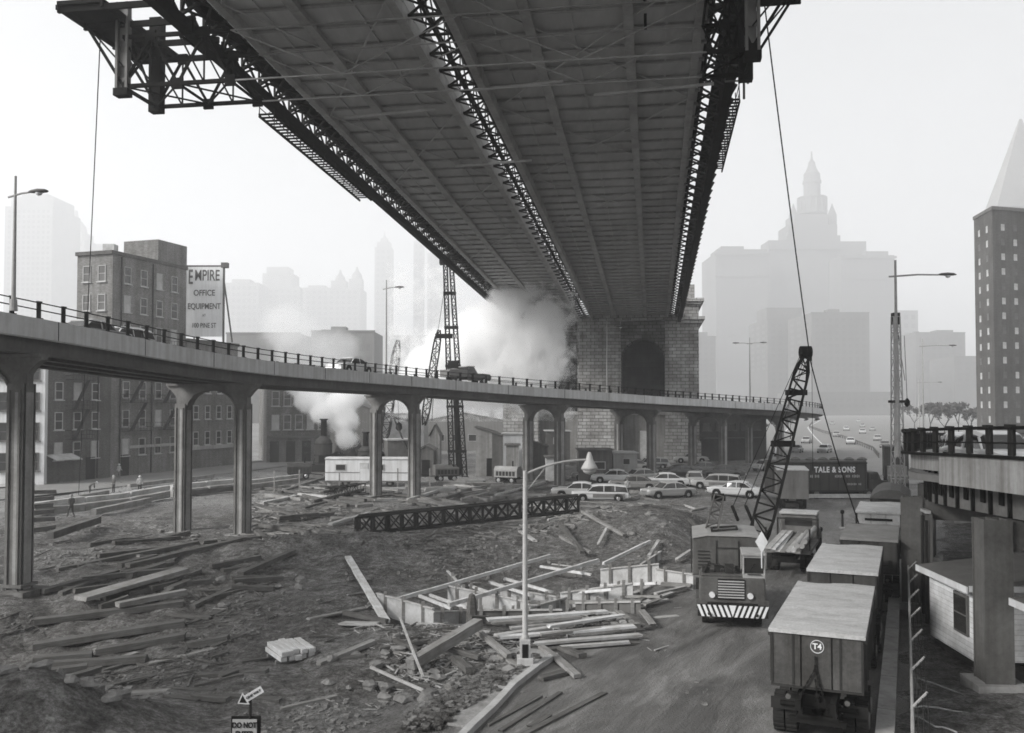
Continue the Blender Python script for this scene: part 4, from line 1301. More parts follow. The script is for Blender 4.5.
car('s', 735, 496, 150, 'white', 'white sedan half hidden behind the box house of the truck crane', gp_)
car('s', 632, 470, 178, 'light', 'light sedan parked beside the pale site hut', gp_)
gh_ = 'cars on the asphalt drive'
car('s', 806, 442.5, 245, 'light', 'light sedan on the drive below the corner of the ramp', gh_)
car('w', 824, 452, 240, 'white', 'large white wagon on the drive just behind the lettered trailer', gh_)
car('s', 850, 443.5, 250, 'white', 'white sedan beside the dividing rail of the drive', gh_)
car('s', 877, 440, 68, 'light', 'light sedan beyond the dividing rail heading away', gh_)
car('s', 862, 433, 250, 'white', 'small white car in the middle of the distant drive', gh_)
car('s', 862, 426.5, 250, 'light', 'tiny pale car furthest up the distant drive', gh_)
car('s', 796, 452, 245, 'mid', 'grey sedan at the left kerb of the drive behind the boom', gh_)
car('s', 836, 436, 250, 'light', 'light sedan following the white sedan along the left of the drive', gh_)
car('s', 846, 430, 250, 'white', 'tiny white sedan on the left lane of the distant drive', gh_)
car('s', 872, 430, 68, 'light', 'tiny light sedan on the right lane of the distant drive', gh_)
car('w', 858, 421.5, 250, 'white', 'tiny white wagon near the far end of the drive', gh_)
car('s', 832, 424, 250, 'light', 'faint sedan at the far left of the drive', gh_)
car('s', 884, 447, 68, 'mid', 'grey sedan close to the dark truck body on the drive', gh_)
gv_ = 'cars on the elevated roads'
def via_car(kind, px, d, paint, label, flip, u=1.6, roof=None):
    x = X(px, d)
    i = min(range(len(VP)), key=lambda k: (VP[k].x - x) ** 2 + (VP[k].y - d) ** 2)
    dd, n = frame_at(VP, i); h = math.degrees(math.atan2(dd.y, dd.x)) + (180 if flip else 0)
    return car(kind, px, 0, h, paint, label, gv_, VP[i].z, d, roof)
via_car('s', 92, 53, 'dark', 'dark sedan on the ramp in front of the dark brick tenement', False, roof='light')
via_car('w', 118, 56, 'light', 'light wagon with white roof on the ramp below the tenement', True, roof='white')
via_car('s', 350, 80, 'white', 'white topped sedan on the ramp left of the tall lamp post', True, roof='white')
# pickup with load on the ramp, near the pile driver
def make_pickup(label, loc, rz):
    t = thing('pickup_truck', label, 'pickup truck', loc, rz, gv_)
    mb = MB(); mb.loft([[(x, y, z) for y, z in sec(w, a, b)] for x, w, a, b in ((.7, .92, .4, 1.1), (1.5, .9, .4, 1.12), (2.4, .8, .42, 1.05), (2.6, .7, .5, .9))]); mb.build('hood', PAINTS['dark'], t, local=True)
    mb = MB(); mb.loft([[(x, y, z) for y, z in sec(w, a, b)] for x, w, a, b in ((-.5, .92, .45, 1.15), (.8, .92, .45, 1.15))]); mb.build('cab', PAINTS['dark'], t, local=True)
    mb = MB(); mb.loft([[(x, -w, 1.12), (x, -w * .85, z), (x, w * .85, z), (x, w, 1.12)] for x, w, z in ((-.5, .86, 1.75), (.4, .86, 1.78), (.85, .84, 1.15))]); mb.build('window_band', GLS, t, local=True)
    mb = MB(); mb.box((0, 0, 1.8), (1.05, 1.5, .08)); mb.build('roof', PAINTS['light'], t, local=True, bevel=.02)
    mb = MB(); mb.box((-1.6, 0, .8), (2.1, 1.8, .1)); 
    for s in (-1, 1): mb.box((-1.6, s * .88, 1.15), (2.1, .06, .6))
    mb.box((-2.63, 0, 1.12), (.06, 1.8, .62)); mb.build('bed', PAINTS['mid'], t, local=True)
    mb = MB(); mb.lathe([(.75, 0), (.85, .3), (.5, .62), (.05, .7)], (-1.6, 0, .9), 9); mb.build('tarpaulin', PAINTS['mid'], t, local=True)
    for x in (-1.6, 1.6):
        for s in (-1, 1): make_wheel(t, x, s * .82, .36)
    return t
i = min(range(len(VP)), key=lambda k: (VP[k].x - X(468, 91)) ** 2 + (VP[k].y - 91) ** 2); dd, nn = frame_at(VP, i)
make_pickup('dark pickup with a covered load on the ramp right of the pile driver tower', tuple(VP[i] - nn * -1.2), math.atan2(dd.y, dd.x))
def right_car(k, y, paint, label, u=2.2, roof=None, flip=True):
    i = min(range(len(RP)), key=lambda k_: abs(RP[k_].y - y)); d_, n_ = frame_at(RP, i); p = RP[i] + n_ * u
    return car(k, 512 + 900 * p.x / p.y, 0, math.degrees(math.atan2(d_.y, d_.x)) + (180 if flip else 0), paint, label, gv_, p.z - .74, p.y, roof)
right_car('w', 37, 'white', 'white wagon behind the railing posts of the right elevated road', 2.4)
right_car('s', 30.5, 'white', 'white sedan cut off by the right edge on the elevated road', 1.5)

# ------------------------------------------------------------------ trucks
TRD = M('dump body dark paint', .06, .6, .45, .9, streak=.7); TRT = M_cover('pale canvas cover', .46); TRM = M('grey truck paint', .17, .6, .2, .8, streak=.4)
def big_wheel(root, x, y, r=.50, w=.28, dual=False):
    mb = MB()
    for e in ((-.16, .16) if dual else (0,)):
        mb.tube((e - w / 2, 0, 0), (e + w / 2, 0, 0), r, r, 18)
        for k in range(18):
            a = 2 * math.pi * k / 18
            mb.box((0, 0, 0), (w * .98, .07, .06), M4=Matrix.Translation((e, 0, 0)) @ Matrix.Rotation(a, 4, 'X') @ Matrix.Translation((0, 0, r)))
    o = mb.build('wheel', TYRE, root, local=True); o.location = (x, y, r + .02)
    s = 1 if x > 0 else -1; q = (w / 2 + (.16 if dual else 0)) * s
    mb = MB(); mb.tube((q - .02 * s, 0, 0), (q + .03 * s, 0, 0), r * .55, r * .4, 12); mb.build('rim', RIM, o, local=True)
HEAD = -math.atan(.44)
def dump_truck(label, px, pyt, tail=TRD, cover=TRT, arched=False, white_rear=False, number=None, length=6.3, width=2.25, top=2.98, slot=False, rz=None, hood=TRD):
    d = 900 * (EYE - top) / (pyt - 405); x = X(px, d)
    t = thing('dump_truck', label, 'dump truck', (x, d, .01), HEAD if rz is None else rz, 'dump trucks parked in a row along the kerb')
    hw = width / 2; zb = 1.5
    # bed: floor, sides with ribs, front board
    mb = MB()
    mb.box((0, length / 2, zb + .05), (width, length, .1))
    for s in (-1, 1):
        mb.box((s * (hw - .04), length / 2, (zb + top) / 2 - .05), (.08, length - .02, top - zb - .1))
        for k in range(7): mb.box((s * (hw + .03), .3 + k * (length - .6) / 6, (zb + top) / 2 - .06), (.07, .12, top - zb - .16))
        mb.box((s * (hw + .02), length / 2, top - .16), (.12, length, .12))
    mb.box((0, length - .04, (zb + top) / 2), (width - .16, .08, top - zb))
    mb.build('bed', TRD, t, local=True)
    # tailgate with three panels
    tm = OFFW if white_rear else tail
    mb = MB()
    for k in range(3): mb.box((-hw + width / 6 + k * width / 3, -.02, (zb + top) / 2 - .05), (width / 3 - .035, .07, top - zb - .14))
    mb.box((0, .02, (zb + top) / 2 - .04), (width - .02, .04, top - zb - .1))
    tg = mb.build('tailgate', tm, t, local=True, bevel=.012)
    mb = MB(); mb.bar((-hw, -.06, zb + .03), (hw, -.06, zb + .03), .08, .05)
    for s in (-1, 1): mb.bar((s * (hw - .03), -.04, zb), (s * (hw - .03), -.04, top - .1), .07, .06)
    mb.build('tailgate_rim', STEEL, t, local=True)
    if slot: mb = MB(); mb.box((0, -.065, top - .42), (width * .62, .04, .13)); mb.build('slot', BLACK, t, local=True)
    mb = MB()
    if arched:
        rings = [[(x_, y_, top - .12 + z_) for x_, z_ in [(-hw - .06, 0), (-hw * .85, .28), (-hw * .5, .5), (0, .58), (hw * .5, .5), (hw * .85, .28), (hw + .06, 0)]] for y_ in (-.25, length * .5, length + .1)]
        mb.loft(rings)
    else:
        n = 9; rows = []
        for j in range(n):
            y_ = -.12 + (length + .16) * j / (n - 1)
            rows.append([(-hw - .05, y_, top - .10), (-hw - .05, y_, top), (-hw * .4, y_, top + .025 * math.sin(j * 2.1)), (hw * .4, y_, top + .03 * math.sin(j * 1.7 + 1)), (hw + .05, y_, top), (hw + .05, y_, top - .10)])
        mb.loft(rows)
    mb.build('cover', cover, t, local=True)
    # chassis, axles, cab
    mb = MB()
    for s in (-1, 1): mb.box((s * .42, length / 2 + .8, 1.2), (.14, length + 2.6, .28))
    for y_ in (1.1, 2.4, length + 1.6): mb.tube((-1.0, y_, .52), (1.0, y_, .52), .09, .09, 8)
    mb.tube((0, 1.6, .8), (0, 4.5, .8), .12); mb.box((0, .4, 1.16), (.9, .5, .3)); mb.tube((-.95, .35, .95), (.95, .35, .95), .07); mb.bar((-.42, .12, 1.2), (-.42, .12, .62), .14, .1); mb.bar((.42, .12, 1.2), (.42, .12, .62), .14, .1); mb.bar((-.7, .12, .66), (.7, .12, .66), .16, .14); mb.tube((-.3, .3, .8), (-.3, 1.6, .75), .16); mb.tube((.35, .2, .85), (.35, .9, .8), .2); mb.bar((0, .0, 1.35), (0, .7, .6), .12, .1); mb.tube((0, 1.1, .52), (0, 1.1, .53), .2); mb.tube((-.3, 1.1, .5), (.3, 1.1, .5), .26, .26, 10)
    mb.bar((-.5, .1, .75), (.5, .1, .75), .12, .12)
    mb.build('chassis', BLACK, t, local=True)
    for s in (-1, 1):
        big_wheel(t, s * .88, 1.1, dual=True); big_wheel(t, s * .88, 2.4, dual=True); big_wheel(t, s * 1.0, length + 1.6)
        mb = MB(); mb.box((s * .9, .42, .92), (.6, .03, .3)); mb.build('mud_flap', TYRE, t, local=True)
        mb = MB(); mb.tube((s * .72, .10, 1.22), (s * .72, .04, 1.22), .07); mb.build('tail_light', M('tail lamp', .1), t, local=True)
    mb = MB(); y_ = length + .5
    mb.loft([[(xx, y_, .7), (xx, y_, 2.45), (xx, y_ + .9, 2.5), (xx, y_ + 1.35, 1.75), (xx, y_ + 1.4, .7)] for xx in (-1.08, 1.08)])
    mb.build('cab', hood, t, local=True)
    mb = MB(); mb.box((0, y_ + 2.0, 1.2), (1.3, 1.3, .95)); mb.box((0, y_ + 2.68, 1.1), (1.1, .08, .8)); mb.build('hood', hood, t, local=True, bevel=.08)
    mb = MB(); mb.box((0, y_ - .01, 2.08), (1.5, .03, .42)); 
    for s in (-1, 1): mb.box((s * 1.085, y_ + .5, 2.05), (.02, .7, .5))
    mb.build('window', GLS, t, local=True)
    mb = MB(); mb.box((0, y_ + 2.85, .75), (2.2, .16, .28)); mb.build('bumper', STEEL, t, local=True)
    for s in (-1, 1):
        mb = MB(); mb.tube((s * 1.08, y_ + 1.25, 1.9), (s * 1.4, y_ + 1.25, 1.95), .02); mb.box((s * 1.42, y_ + 1.25, 2.0), (.16, .04, .28)); mb.build('mirror', STEEL, t, local=True)
    if number:
        mb = MB(); 
        for k in range(24):
            a, b = 2 * math.pi * k / 24, 2 * math.pi * (k + 1) / 24
            mb.bar((.02 + .16 * math.cos(a), -.065, top - .38 + .16 * math.sin(a)), (.02 + .16 * math.cos(b), -.065, top - .38 + .16 * math.sin(b)), .012, .03, up=(0, 1, 0))
        mb.build('number_ring', LETW, t, local=True)
        text(number, .2, t, LETW, face((.02, -.07, top - .38), (0, -1, 0)), 'number', .006, .006)
        mb = MB()
        pts = [(-.02, -.1, top - .62), (-.03, -.12, zb + .55)]
        def chain(a, b):
            a, b = Vector(a), Vector(b); n = int((b - a).length / .09)
            for k in range(n):
                p, q = a.lerp(b, k / n), a.lerp(b, (k + .9) / n); mb.bar(p, q, .05 if k % 2 else .02, .02 if k % 2 else .05)
        chain(*pts); chain((-.03, -.12, zb + .55), (-.45, -.12, zb - .25)); chain((-.03, -.12, zb + .55), (.28, -.12, zb - .55)); chain((-.03, -.13, zb + .3), (.05, -.13, zb - .45))
        mb.build('chain', BLACK, t, local=True)
        mb = MB()
        for s in (-1, 1): mb.box((s * (hw - .55), -.05, (zb + top) / 2), (.05, .05, top - zb - .15))
        mb.build('tailgate_rib', STEEL, t, local=True)
    return t
TRC = M('grimy canvas cover', .24, .85, .25, 1.2); TDC = M('dark arched canvas', .10, .85, .25, 1.0)
dump_truck('nearest dump truck, marked T4 in a white ring, with pale flat cover', 814, 629, length=6.7, number='T4', tail=M('brown tailgate', .075, .65, .5, 1.4, streak=.7), cover=M_cover('pale board cover', .43))
dump_truck('dump truck with clean pale flat cover parked just ahead of truck T4', 840, 569, rz=-math.atan(.44))
dump_truck('dump truck with stained grey cover in the middle of the parked row', 867, 537.5, cover=TRC, length=5.2)
dump_truck('dump truck with white rear panel and dark slot below its pale cover', 877, 511, white_rear=True, slot=True, length=5.5)
dump_truck('dump truck with arched dark canvas hood at the far end of the row', 889, 496, arched=True, cover=TDC)

# box truck behind, seen from the rear
def box_truck(name, label, px, pyb, width, height, rz, mat, roofm, length=6.0, wheels=True, z=.01, right=None):
    d = D(pyb); t = thing(name, label, 'truck', (X(px, d), d, z), rz)
    hw = width / 2; zb = .95
    mb = MB(); mb.box((0, length / 2, (zb + height) / 2), (width, length, height - zb)); mb.build('box', mat, t, local=True, bevel=.04)
    mb = MB(); mb.box((0, length / 2, height + .03), (width + .06, length + .06, .08)); mb.build('roof', roofm, t, local=True)
    mb = MB()
    for k in (-1, 0, 1): mb.box((k * (hw - .06), -.02, (zb + height) / 2), (.07, .05, height - zb - .1))
    mb.box((0, -.03, zb + .03), (width, .07, .12)); mb.build('rear_frame', right or TRM, t, local=True)
    mb = MB()
    for s in (-1, 1): mb.box((s * .42, length / 2 + .6, .8), (.14, length + 1.6, .24))
    mb.tube((-.9, 1.4, .5), (.9, 1.4, .5), .1); mb.build('chassis', BLACK, t, local=True)
    mb = MB(); mb.loft([[(xx, length + .1, .7), (xx, length + .1, 2.3), (xx, length + 1.1, 2.3), (xx, length + 1.5, 1.5), (xx, length + 2.4, 1.35), (xx, length + 2.45, .7)] for xx in (-.95, .95)]); mb.build('cab', TRM, t, local=True)
    for s in (-1, 1): big_wheel(t, s * .85, 1.4, .46, dual=True); big_wheel(t, s * .92, length + 1.6, .46)
    return t
box_truck('box_truck', 'grey box truck with pale roof seen from behind beside the lettered trailer', 792, 509, 2.55, 3.3, R(-14), TRM, OFFW, 5.2)
box_truck('tall_truck', 'tall dark truck body on the drive beside the end of the right elevated road', 893, 483, 2.4, 4.3, R(160), TRD, TRD, 5.0)

# lettered semi trailer, broadside on
dT = 84.5
tx0, tx1 = X(771, dT), X(867, dT)
ln = tx1 - tx0; zt = Z(461.5, dT); zb = Z(491, dT)
tr = thing('semi_trailer', 'long dark semi trailer lettered TALE & SONS standing across the end of the truck row', 'trailer', ((tx0 + tx1) / 2, dT, .01), R(2))
mb = MB(); mb.box((0, 1.2, (zt + zb) / 2), (ln, 2.4, zt - zb)); mb.build('box', M('dark van paint', .055, .5, .2, .5, streak=.3), tr, local=True, bevel=.07)
mb = MB(); mb.box((0, 1.2, zt + .05), (ln - .1, 2.35, .12))
for k in range(7): mb.lathe([(.4, 0), (.5, .1), (.25, .25), (.02, .3)], (-ln / 2 + 1.5 + k * 1.25, 1.2 + .3 * math.sin(k * 2), zt + .1), 7)
mb.build('roof_tarpaulin', TDC, tr, local=True)
mb = MB(); mb.box((0, -.02, zb + .08), (ln, .06, .14)); mb.box((0, -.02, zt - .08), (ln, .06, .10))
for k in range(11): mb.box((-ln / 2 + .2 + k * (ln - .4) / 10, -.012, (zt + zb) / 2), (.05, .03, zt - zb - .3))
mb.build('rub_rail', STEEL, tr, local=True)
text('TALE & SONS', .72, tr, LETW, face((X(834, dT) - (tx0 + tx1) / 2, -.035, Z(469.3, dT)), (0, -1, 0)), sx=.80, bold=.025, spacing=1.15)
mb = MB()
for k, (a_, b_, yy, hh) in enumerate(((809, 820, 475.6, .28), (834, 842, 475.6, .28), (845, 860, 475.6, .28), (845, 861, 483.5, .2))):
    n_ = int((b_ - a_) / 1.6)
    for i in range(n_):
        if (i * 5 + k) % 7 == 3: continue
        mb.box((X(a_ + 1.6 * i + .6, dT) - (tx0 + tx1) / 2, -.035, Z(yy, dT)), (.09, .012, hh * (.8 + .2 * (i % 2))))
o_ = mb.build('worn_lettering', M('worn pale paint', .35, .7, .3, 5, bmp=0), tr, local=True)
mb = MB()
for k in range(2):
    for s in (0, 1): pass
mb.box((1.5, 1.2, zb - .2), (ln * .55, .9, .25)); mb.box((ln / 2 - 2.2, .6, .55), (.12, .12, 1.1)); mb.box((ln / 2 - 2.2, 1.8, .55), (.12, .12, 1.1)); mb.build('chassis', BLACK, tr, local=True)
def side_wheel(root, x, y, r=.5):
    mb = MB(); mb.tube((0, 0, 0), (0, .3, 0), r, r, 18); o = mb.build('wheel', TYRE, root, local=True); o.location = (x, y, r)
    mb = MB(); mb.tube((0, -.03, 0), (0, .01, 0), r * .4, r * .55, 12); mb.build('rim', RIM, o, local=True)
for x_ in (X(816, dT), X(803, dT), X(789, dT)):
    side_wheel(tr, x_ - (tx0 + tx1) / 2, .1); side_wheel(tr, x_ - (tx0 + tx1) / 2, 2.0)
mb = MB(); mb.box((1.6, -.05, .28), (7.0, .3, .35)); o = mb.build('skirt_beam', OFFW, tr, local=True)
# its tractor at the right end
ta = thing('tractor_unit', 'small dark tractor unit coupled at the right end of the lettered trailer', 'truck', (X(878, dT), dT, .01), R(2))
mb = MB(); mb.loft([[(x_, .25, z_) for x_, z_ in ((-.9, .8), (-.9, 2.5), (.0, 2.5), (.35, 1.75), (1.6, 1.55), (1.65, .7))], [(x_, 2.15, z_) for x_, z_ in ((-.9, .8), (-.9, 2.5), (.0, 2.5), (.35, 1.75), (1.6, 1.55), (1.65, .7))]]); mb.build('cab', TRD, ta, local=True, bevel=.05)
mb = MB(); mb.box((-.35, .24, 2.05), (.7, .03, .5)); mb.build('window', GLS, ta, local=True)
mb = MB(); mb.box((.9, 1.2, .75), (3.4, .9, .25)); mb.box((1.75, 1.2, .65), (.12, 2.0, .25)); mb.build('chassis', BLACK, ta, local=True)
for x_ in (-.9, 1.1): side_wheel(ta, x_, .15, .46); side_wheel(ta, x_, 1.95, .46)

def lattice(a, b, w0, w1, mat, name, parent, pan=1.0, ch=.09, wb=.05, side=(1, 0, 0), taper=.12):
    a, b = Vector(a), Vector(b); d = (b - a); L = d.length; d.normalize()
    s = Vector(side); s = (s - d * s.dot(d)).normalized(); u = s.cross(d).normalized()
    def ring(t):
        k = min(1, t / taper, (1 - t) / taper) if taper else 1
        w = (w0 + (w1 - w0) * t) * (.35 + .65 * k) / 2
        c = a + d * L * t
        return [c - s * w - u * w, c + s * w - u * w, c + s * w + u * w, c - s * w + u * w]
    n = max(3, int(L / pan)); mb = MB(); pr = ring(0)
    for i in range(n):
        nx = ring((i + 1) / n)
        for k in range(4):
            mb.bar(pr[k], nx[k], ch); j = (k + 1) % 4
            mb.bar(pr[k] if i % 2 else pr[j], nx[j] if i % 2 else nx[k], wb); mb.bar(nx[k], nx[j], wb)
        pr = nx
    return mb.build(name, mat, parent)
# ------------------------------------------------------------------ truck crane facing the camera
CRP = M('crane grey paint', .10, .55, .4, 1.0, streak=.4); CRR = M('crane roof', .30, .6, .2, 1.0); CRT = M('crane carrier paint', .10, .5, .4, 1.2, streak=.3)
dC = 35.5
cx = X(731, dC)
ct = thing('truck_crane', 'truck crane with striped front bumper, box house and single right hand cab facing the road', 'crane', (cx, dC, .01), R(-11))
# local: -y is the front (towards the camera)
mb = MB(); mb.box((0, 3.4, 1.02), (2.3, 6.6, .45)); mb.box((-.0, 3.4, .75), (.9, 6.6, .3)); mb.build('chassis', STEEL, ct, local=True)
mb = MB(); mb.extrude([(-1.28, 0.02, .98), (1.28, 0.02, .98), (1.25, .05, 2.0), (-1.25, .05, 2.0)], (0, 1.5, 0)); mb.box((-.35, .8, 2.04), (1.7, 1.4, .10)); mb.build('front_body', CRT, ct, local=True, bevel=.05)
mb = MB()
for k in range(7): mb.box((-.05, -.01, 1.22 + k * .105), (1.0, .06, .045))
mb.build('grille', M('grille bars', .42, .5, .2, 2), ct, local=True)
mb = MB(); mb.box((-.05, .012, 1.53), (1.02, .04, .8)); mb.build('grille_backing', BLACK, ct, local=True)
for s in (-.78, .68):
    mb = MB(); mb.tube((s, .05, 1.3), (s, -.08, 1.3), .12, .11, 12); h_ = mb.build('headlight', LAMPG, ct, local=True)
mb = MB(); mb.box((0, -.12, .72), (2.68, .12, .46)); mb.build('bumper', LETB, ct, local=True)
mb = MB()
for k in range(13):
    x_ = -1.22 + k * .203; sl = .09 if x_ < .0 else -.09
    if abs(x_) < .09: mb.extrude([(x_ - .14, -.184, .95), (x_ + .14, -.184, .95), (x_, -.184, .50)], (0, -.006, 0))
    else: mb.extrude([(x_ - .055 - sl, -.184, .945), (x_ + .055 - sl, -.184, .945), (x_ + .055 + sl, -.184, .495), (x_ - .055 + sl, -.184, .495)], (0, -.006, 0))
mb.build('bumper_stripes', LETW, ct, local=True)
cab = MB()
cab.box((.83, .75, 1.98), (.86, 1.35, .35)); cab.box((.83, .75, 2.92), (.90, 1.5, .12))
for xx in (.43, 1.23):
    for yy in (.1, 1.38): cab.box((xx, yy, 2.5), (.07, .08, .8))
cab.box((.83, 1.38, 2.5), (.8, .05, .8)); cab.box((.83, .09, 2.82), (.8, .06, .1))
cabo = cab.build('cab', M('light crane cab', .33, .5, .2, 1.2), ct, local=True, bevel=.02)
mb = MB(); mb.box((.83, .12, 2.5), (.74, .02, .62)); mb.box((1.235, .75, 2.5), (.02, 1.2, .62)); mb.box((.425, .75, 2.5), (.02, 1.2, .62)); mb.build('cab_window', GLS, cabo, local=True)
# superstructure house
mb = MB(); mb.loft([[(-1.5, 1.9, 1.7), (1.15, 1.9, 1.7), (1.15, 1.9, 3.27), (.7, 1.9, 3.32), (-.9, 1.9, 3.32), (-1.5, 1.9, 3.2)], [(-1.5, 5.2, 1.7), (1.15, 5.2, 1.7), (1.15, 5.2, 3.27), (.7, 5.2, 3.32), (-.9, 5.2, 3.32), (-1.5, 5.2, 3.2)]])
hs = mb.build('house', CRP, ct, local=True, bevel=.04)
mb = MB(); mb.extrude([(-1.53, 1.85, 3.22), (-.9, 1.85, 3.34), (.7, 1.85, 3.34), (1.2, 1.85, 3.29), (1.2, 1.85, 3.35), (.7, 1.85, 3.40), (-.9, 1.85, 3.40), (-1.53, 1.85, 3.28)], (0, 3.4, 0)); mb.build('roof', CRR, hs, local=True)
mb = MB()
for x_ in (-.55, .35): mb.box((x_, 1.88, 2.45), (.05, .04, 1.4))
mb.box((-.1, 1.88, 2.05), (.85, .03, .05)); mb.box((-.1, 1.88, 2.85), (.85, .03, .05)); mb.build('door_frame', STEEL, hs, local=True)
mb = MB(); mb.box((1.165, 3.4, 2.4), (.03, .9, 1.3)); mb.build('door', STEEL, hs, local=True)
mb = MB(); mb.bar((-.7, 2.6, 3.45), (.35, 2.9, 3.5), .08); mb.bar((-.7, 3.6, 3.45), (.35, 3.9, 3.5), .08); mb.bar((-.7, 2.6, 3.45), (-.7, 3.6, 3.45), .08); mb.bar((.35, 2.9, 3.5), (.35, 3.9, 3.5), .08); mb.build('roof_rack', STEEL, hs, local=True)
lattice(wm(ct) @ Vector((-.7, 3.6, 3.3)), wm(ct) @ Vector((-.35, 4.9, 4.6)), .5, .4, CRT, 'rear_gantry', ct, .35, .06, .04, taper=0)
mb = MB(); mb.box((-.35, 4.9, 4.6), (.6, .3, .2)); mb.tube((-.6, 4.9, 4.7), (-.1, 4.9, 4.7), .12, .12, 10); mb.build('gantry_sheave', BLACK, ct, local=True)
mb = MB(); mb.tube((-.15, 3.5, 1.2), (-.15, 3.5, 1.75), .95, .95, 20); mb.build('turntable', BLACK, ct, local=True)
for s in (-1, 1):
    for y_ in (1.0, 2.2, 5.0, 6.2): big_wheel(ct, s * 1.02, y_, .5)
    mb = MB(); mb.box((s * 1.2, 3.6, .9), (.35, 1.0, .6)); mb.build('tool_box', STEEL, ct, local=True)
mb = MB()
for k in range(6): mb.box((-1.05, 1.885, 2.0 + k * .14), (.5, .03, .05)); mb.box((.78, 1.885, 2.0 + k * .14), (.4, .03, .05))
mb.build('louvre', STEEL, hs, local=True)
mb = MB(); mb.pipe([(-1.56, 2.0, 1.8), (-1.56, 2.0, 3.2), (-1.56, 5.0, 3.2), (-1.56, 5.0, 1.8)], .03, 6); mb.build('hand_rail', STEEL, hs, local=True)
for s in (-1, 1):
    mb = MB(); mb.box((s * 1.18, .9, 1.12), (.42, 1.7, .06)); mb.box((s * 1.18, .06, .95), (.42, .06, .4)); mb.build('mudguard', CRT, ct, local=True)
    mb = MB(); mb.tube((s * .9, -.2, .62), (s * .9, -.32, .62), .06); mb.build('tow_hook', STEEL, ct, local=True)
mb = MB(); mb.tube((1.28, .15, 2.3), (1.55, .1, 2.5), .018); mb.box((1.57, .1, 2.6), (.16, .04, .26)); mb.build('mirror', STEEL, ct, local=True)
mb = MB(); mb.box((.83, .03, 2.14), (.5, .03, .03)); mb.tube((.65, .06, 2.2), (.85, .06, 2.55), .012); mb.build('wiper', BLACK, ct, local=True)
mb = MB()
for k, (x_, w_) in enumerate(((-1.0, .3), (-.55, .25), (-.1, .35), (.25, .2))): mb.box((x_, .55 + .2 * (k % 2), 2.2), (w_, .4, .22 + .1 * (k % 3)))
mb.pipe([(-1.1, .3, 2.1), (-.9, .25, 2.5), (-.3, .4, 2.35), (.2, .3, 2.15)], .035, 6); mb.build('deck_gear', STEEL, ct, local=True)
mb = MB(); mb.extrude([(1.12, -.03, 3.0), (1.36, -.03, 3.42), (1.12, -.03, 3.84), (.88, -.03, 3.42)], (0, .03, 0)); mb.tube((1.12, .0, 2.4), (1.12, .0, 3.05), .025); mb.build('diamond_sign', WHT, ct, local=True)
# lattice boom
b0, b1 = P(753, 552, 41.2), P(806, 356, 51.5)
lattice(b0, b1, .95, .75, BLACK, 'boom', ct, .85, .09, .05)
mb = MB(); dn = (b1 - b0).normalized()
for e in (-.22, .22): mb.box(b1 + Vector((e, 0, .15)), (.1, .5, .8))
mb.tube(b1 + Vector((-.3, 0, .25)), b1 + Vector((.3, 0, .25)), .36, .36, 14); mb.build('boom_head', BLACK, ct)
mb = MB(); q = b0.lerp(b1, .38)
for e in (-.3, .3): mb.bar(P(744, 524, 39) + Vector((e, 0, .2)), P(738, 505, 39.5) + Vector((e, 0, 0)), .1)
mb.build('gantry_frame', BLACK, ct)
mb = MB()
for e in (-.25, .25):
    mb.tube(P(738, 505, 39.5) + Vector((e, 0, 0)), b1 + Vector((e, 0, .2)), .018, .018, 5)
mb.tube(b1 + Vector((0, 0, .2)), P(752, 515, 40), .018, .018, 5); mb.tube(b1 + Vector((.35, 0, .3)), P(812, 470, 53), .015, .015, 5); mb.build('boom_cable', BLACK, ct)
for k_, w_ in ((.78, 1.1), (.5, 1.15)):
    mb = MB(); mb.box(b0.lerp(b1, k_), (w_, .4, .3)); mb.build('boom_splice', BLACK, ct)

# flat truck loaded with pipes and planks, seen from behind its load
dL2 = 47.0
lt = thing('flatbed_truck', 'light roofed flatbed truck loaded with long planks and pipes behind the truck crane', 'truck', (X(786, dL2), dL2, .01), HEAD)
mb = MB(); mb.box((0, 2.4, 1.15), (2.3, 5.0, .16)); mb.build('bed', TRM, lt, local=True)
mb = MB(); mb.box((0, 3.4, .85), (.9, 8, .3)); mb.tube((-.9, 1.1, .5), (.9, 1.1, .5), .1); mb.build('chassis', BLACK, lt, local=True)
mb = MB(); mb.loft([[(xx, 5.2, .8), (xx, 5.2, 2.5), (xx, 6.3, 2.5), (xx, 6.6, 1.6), (xx, 7.8, 1.5), (xx, 7.85, .8)] for xx in (-1.0, 1.0)]); cb_ = mb.build('cab', TRM, lt, local=True, bevel=.06)
mb = MB(); mb.box((0, 5.75, 2.58), (2.1, 1.4, .16)); mb.build('roof', OFFW, cb_, local=True, bevel=.06)
mb = MB(); mb.box((0, 5.18, 2.1), (1.5, .04, .45)); mb.build('rear_window', GLS, cb_, local=True)
mb = MB()
for xx in (-1.1, 1.1):
    for yy in (.1, 4.8): mb.box((xx, yy, 1.75), (.09, .09, 1.2))
mb.bar((-1.1, 4.8, 2.3), (1.1, 4.8, 2.3), .08); mb.build('stake', STEEL, lt, local=True)
for s in (-1, 1): big_wheel(lt, s * .85, 1.1, .48, dual=True); big_wheel(lt, s * .95, 6.9, .48)
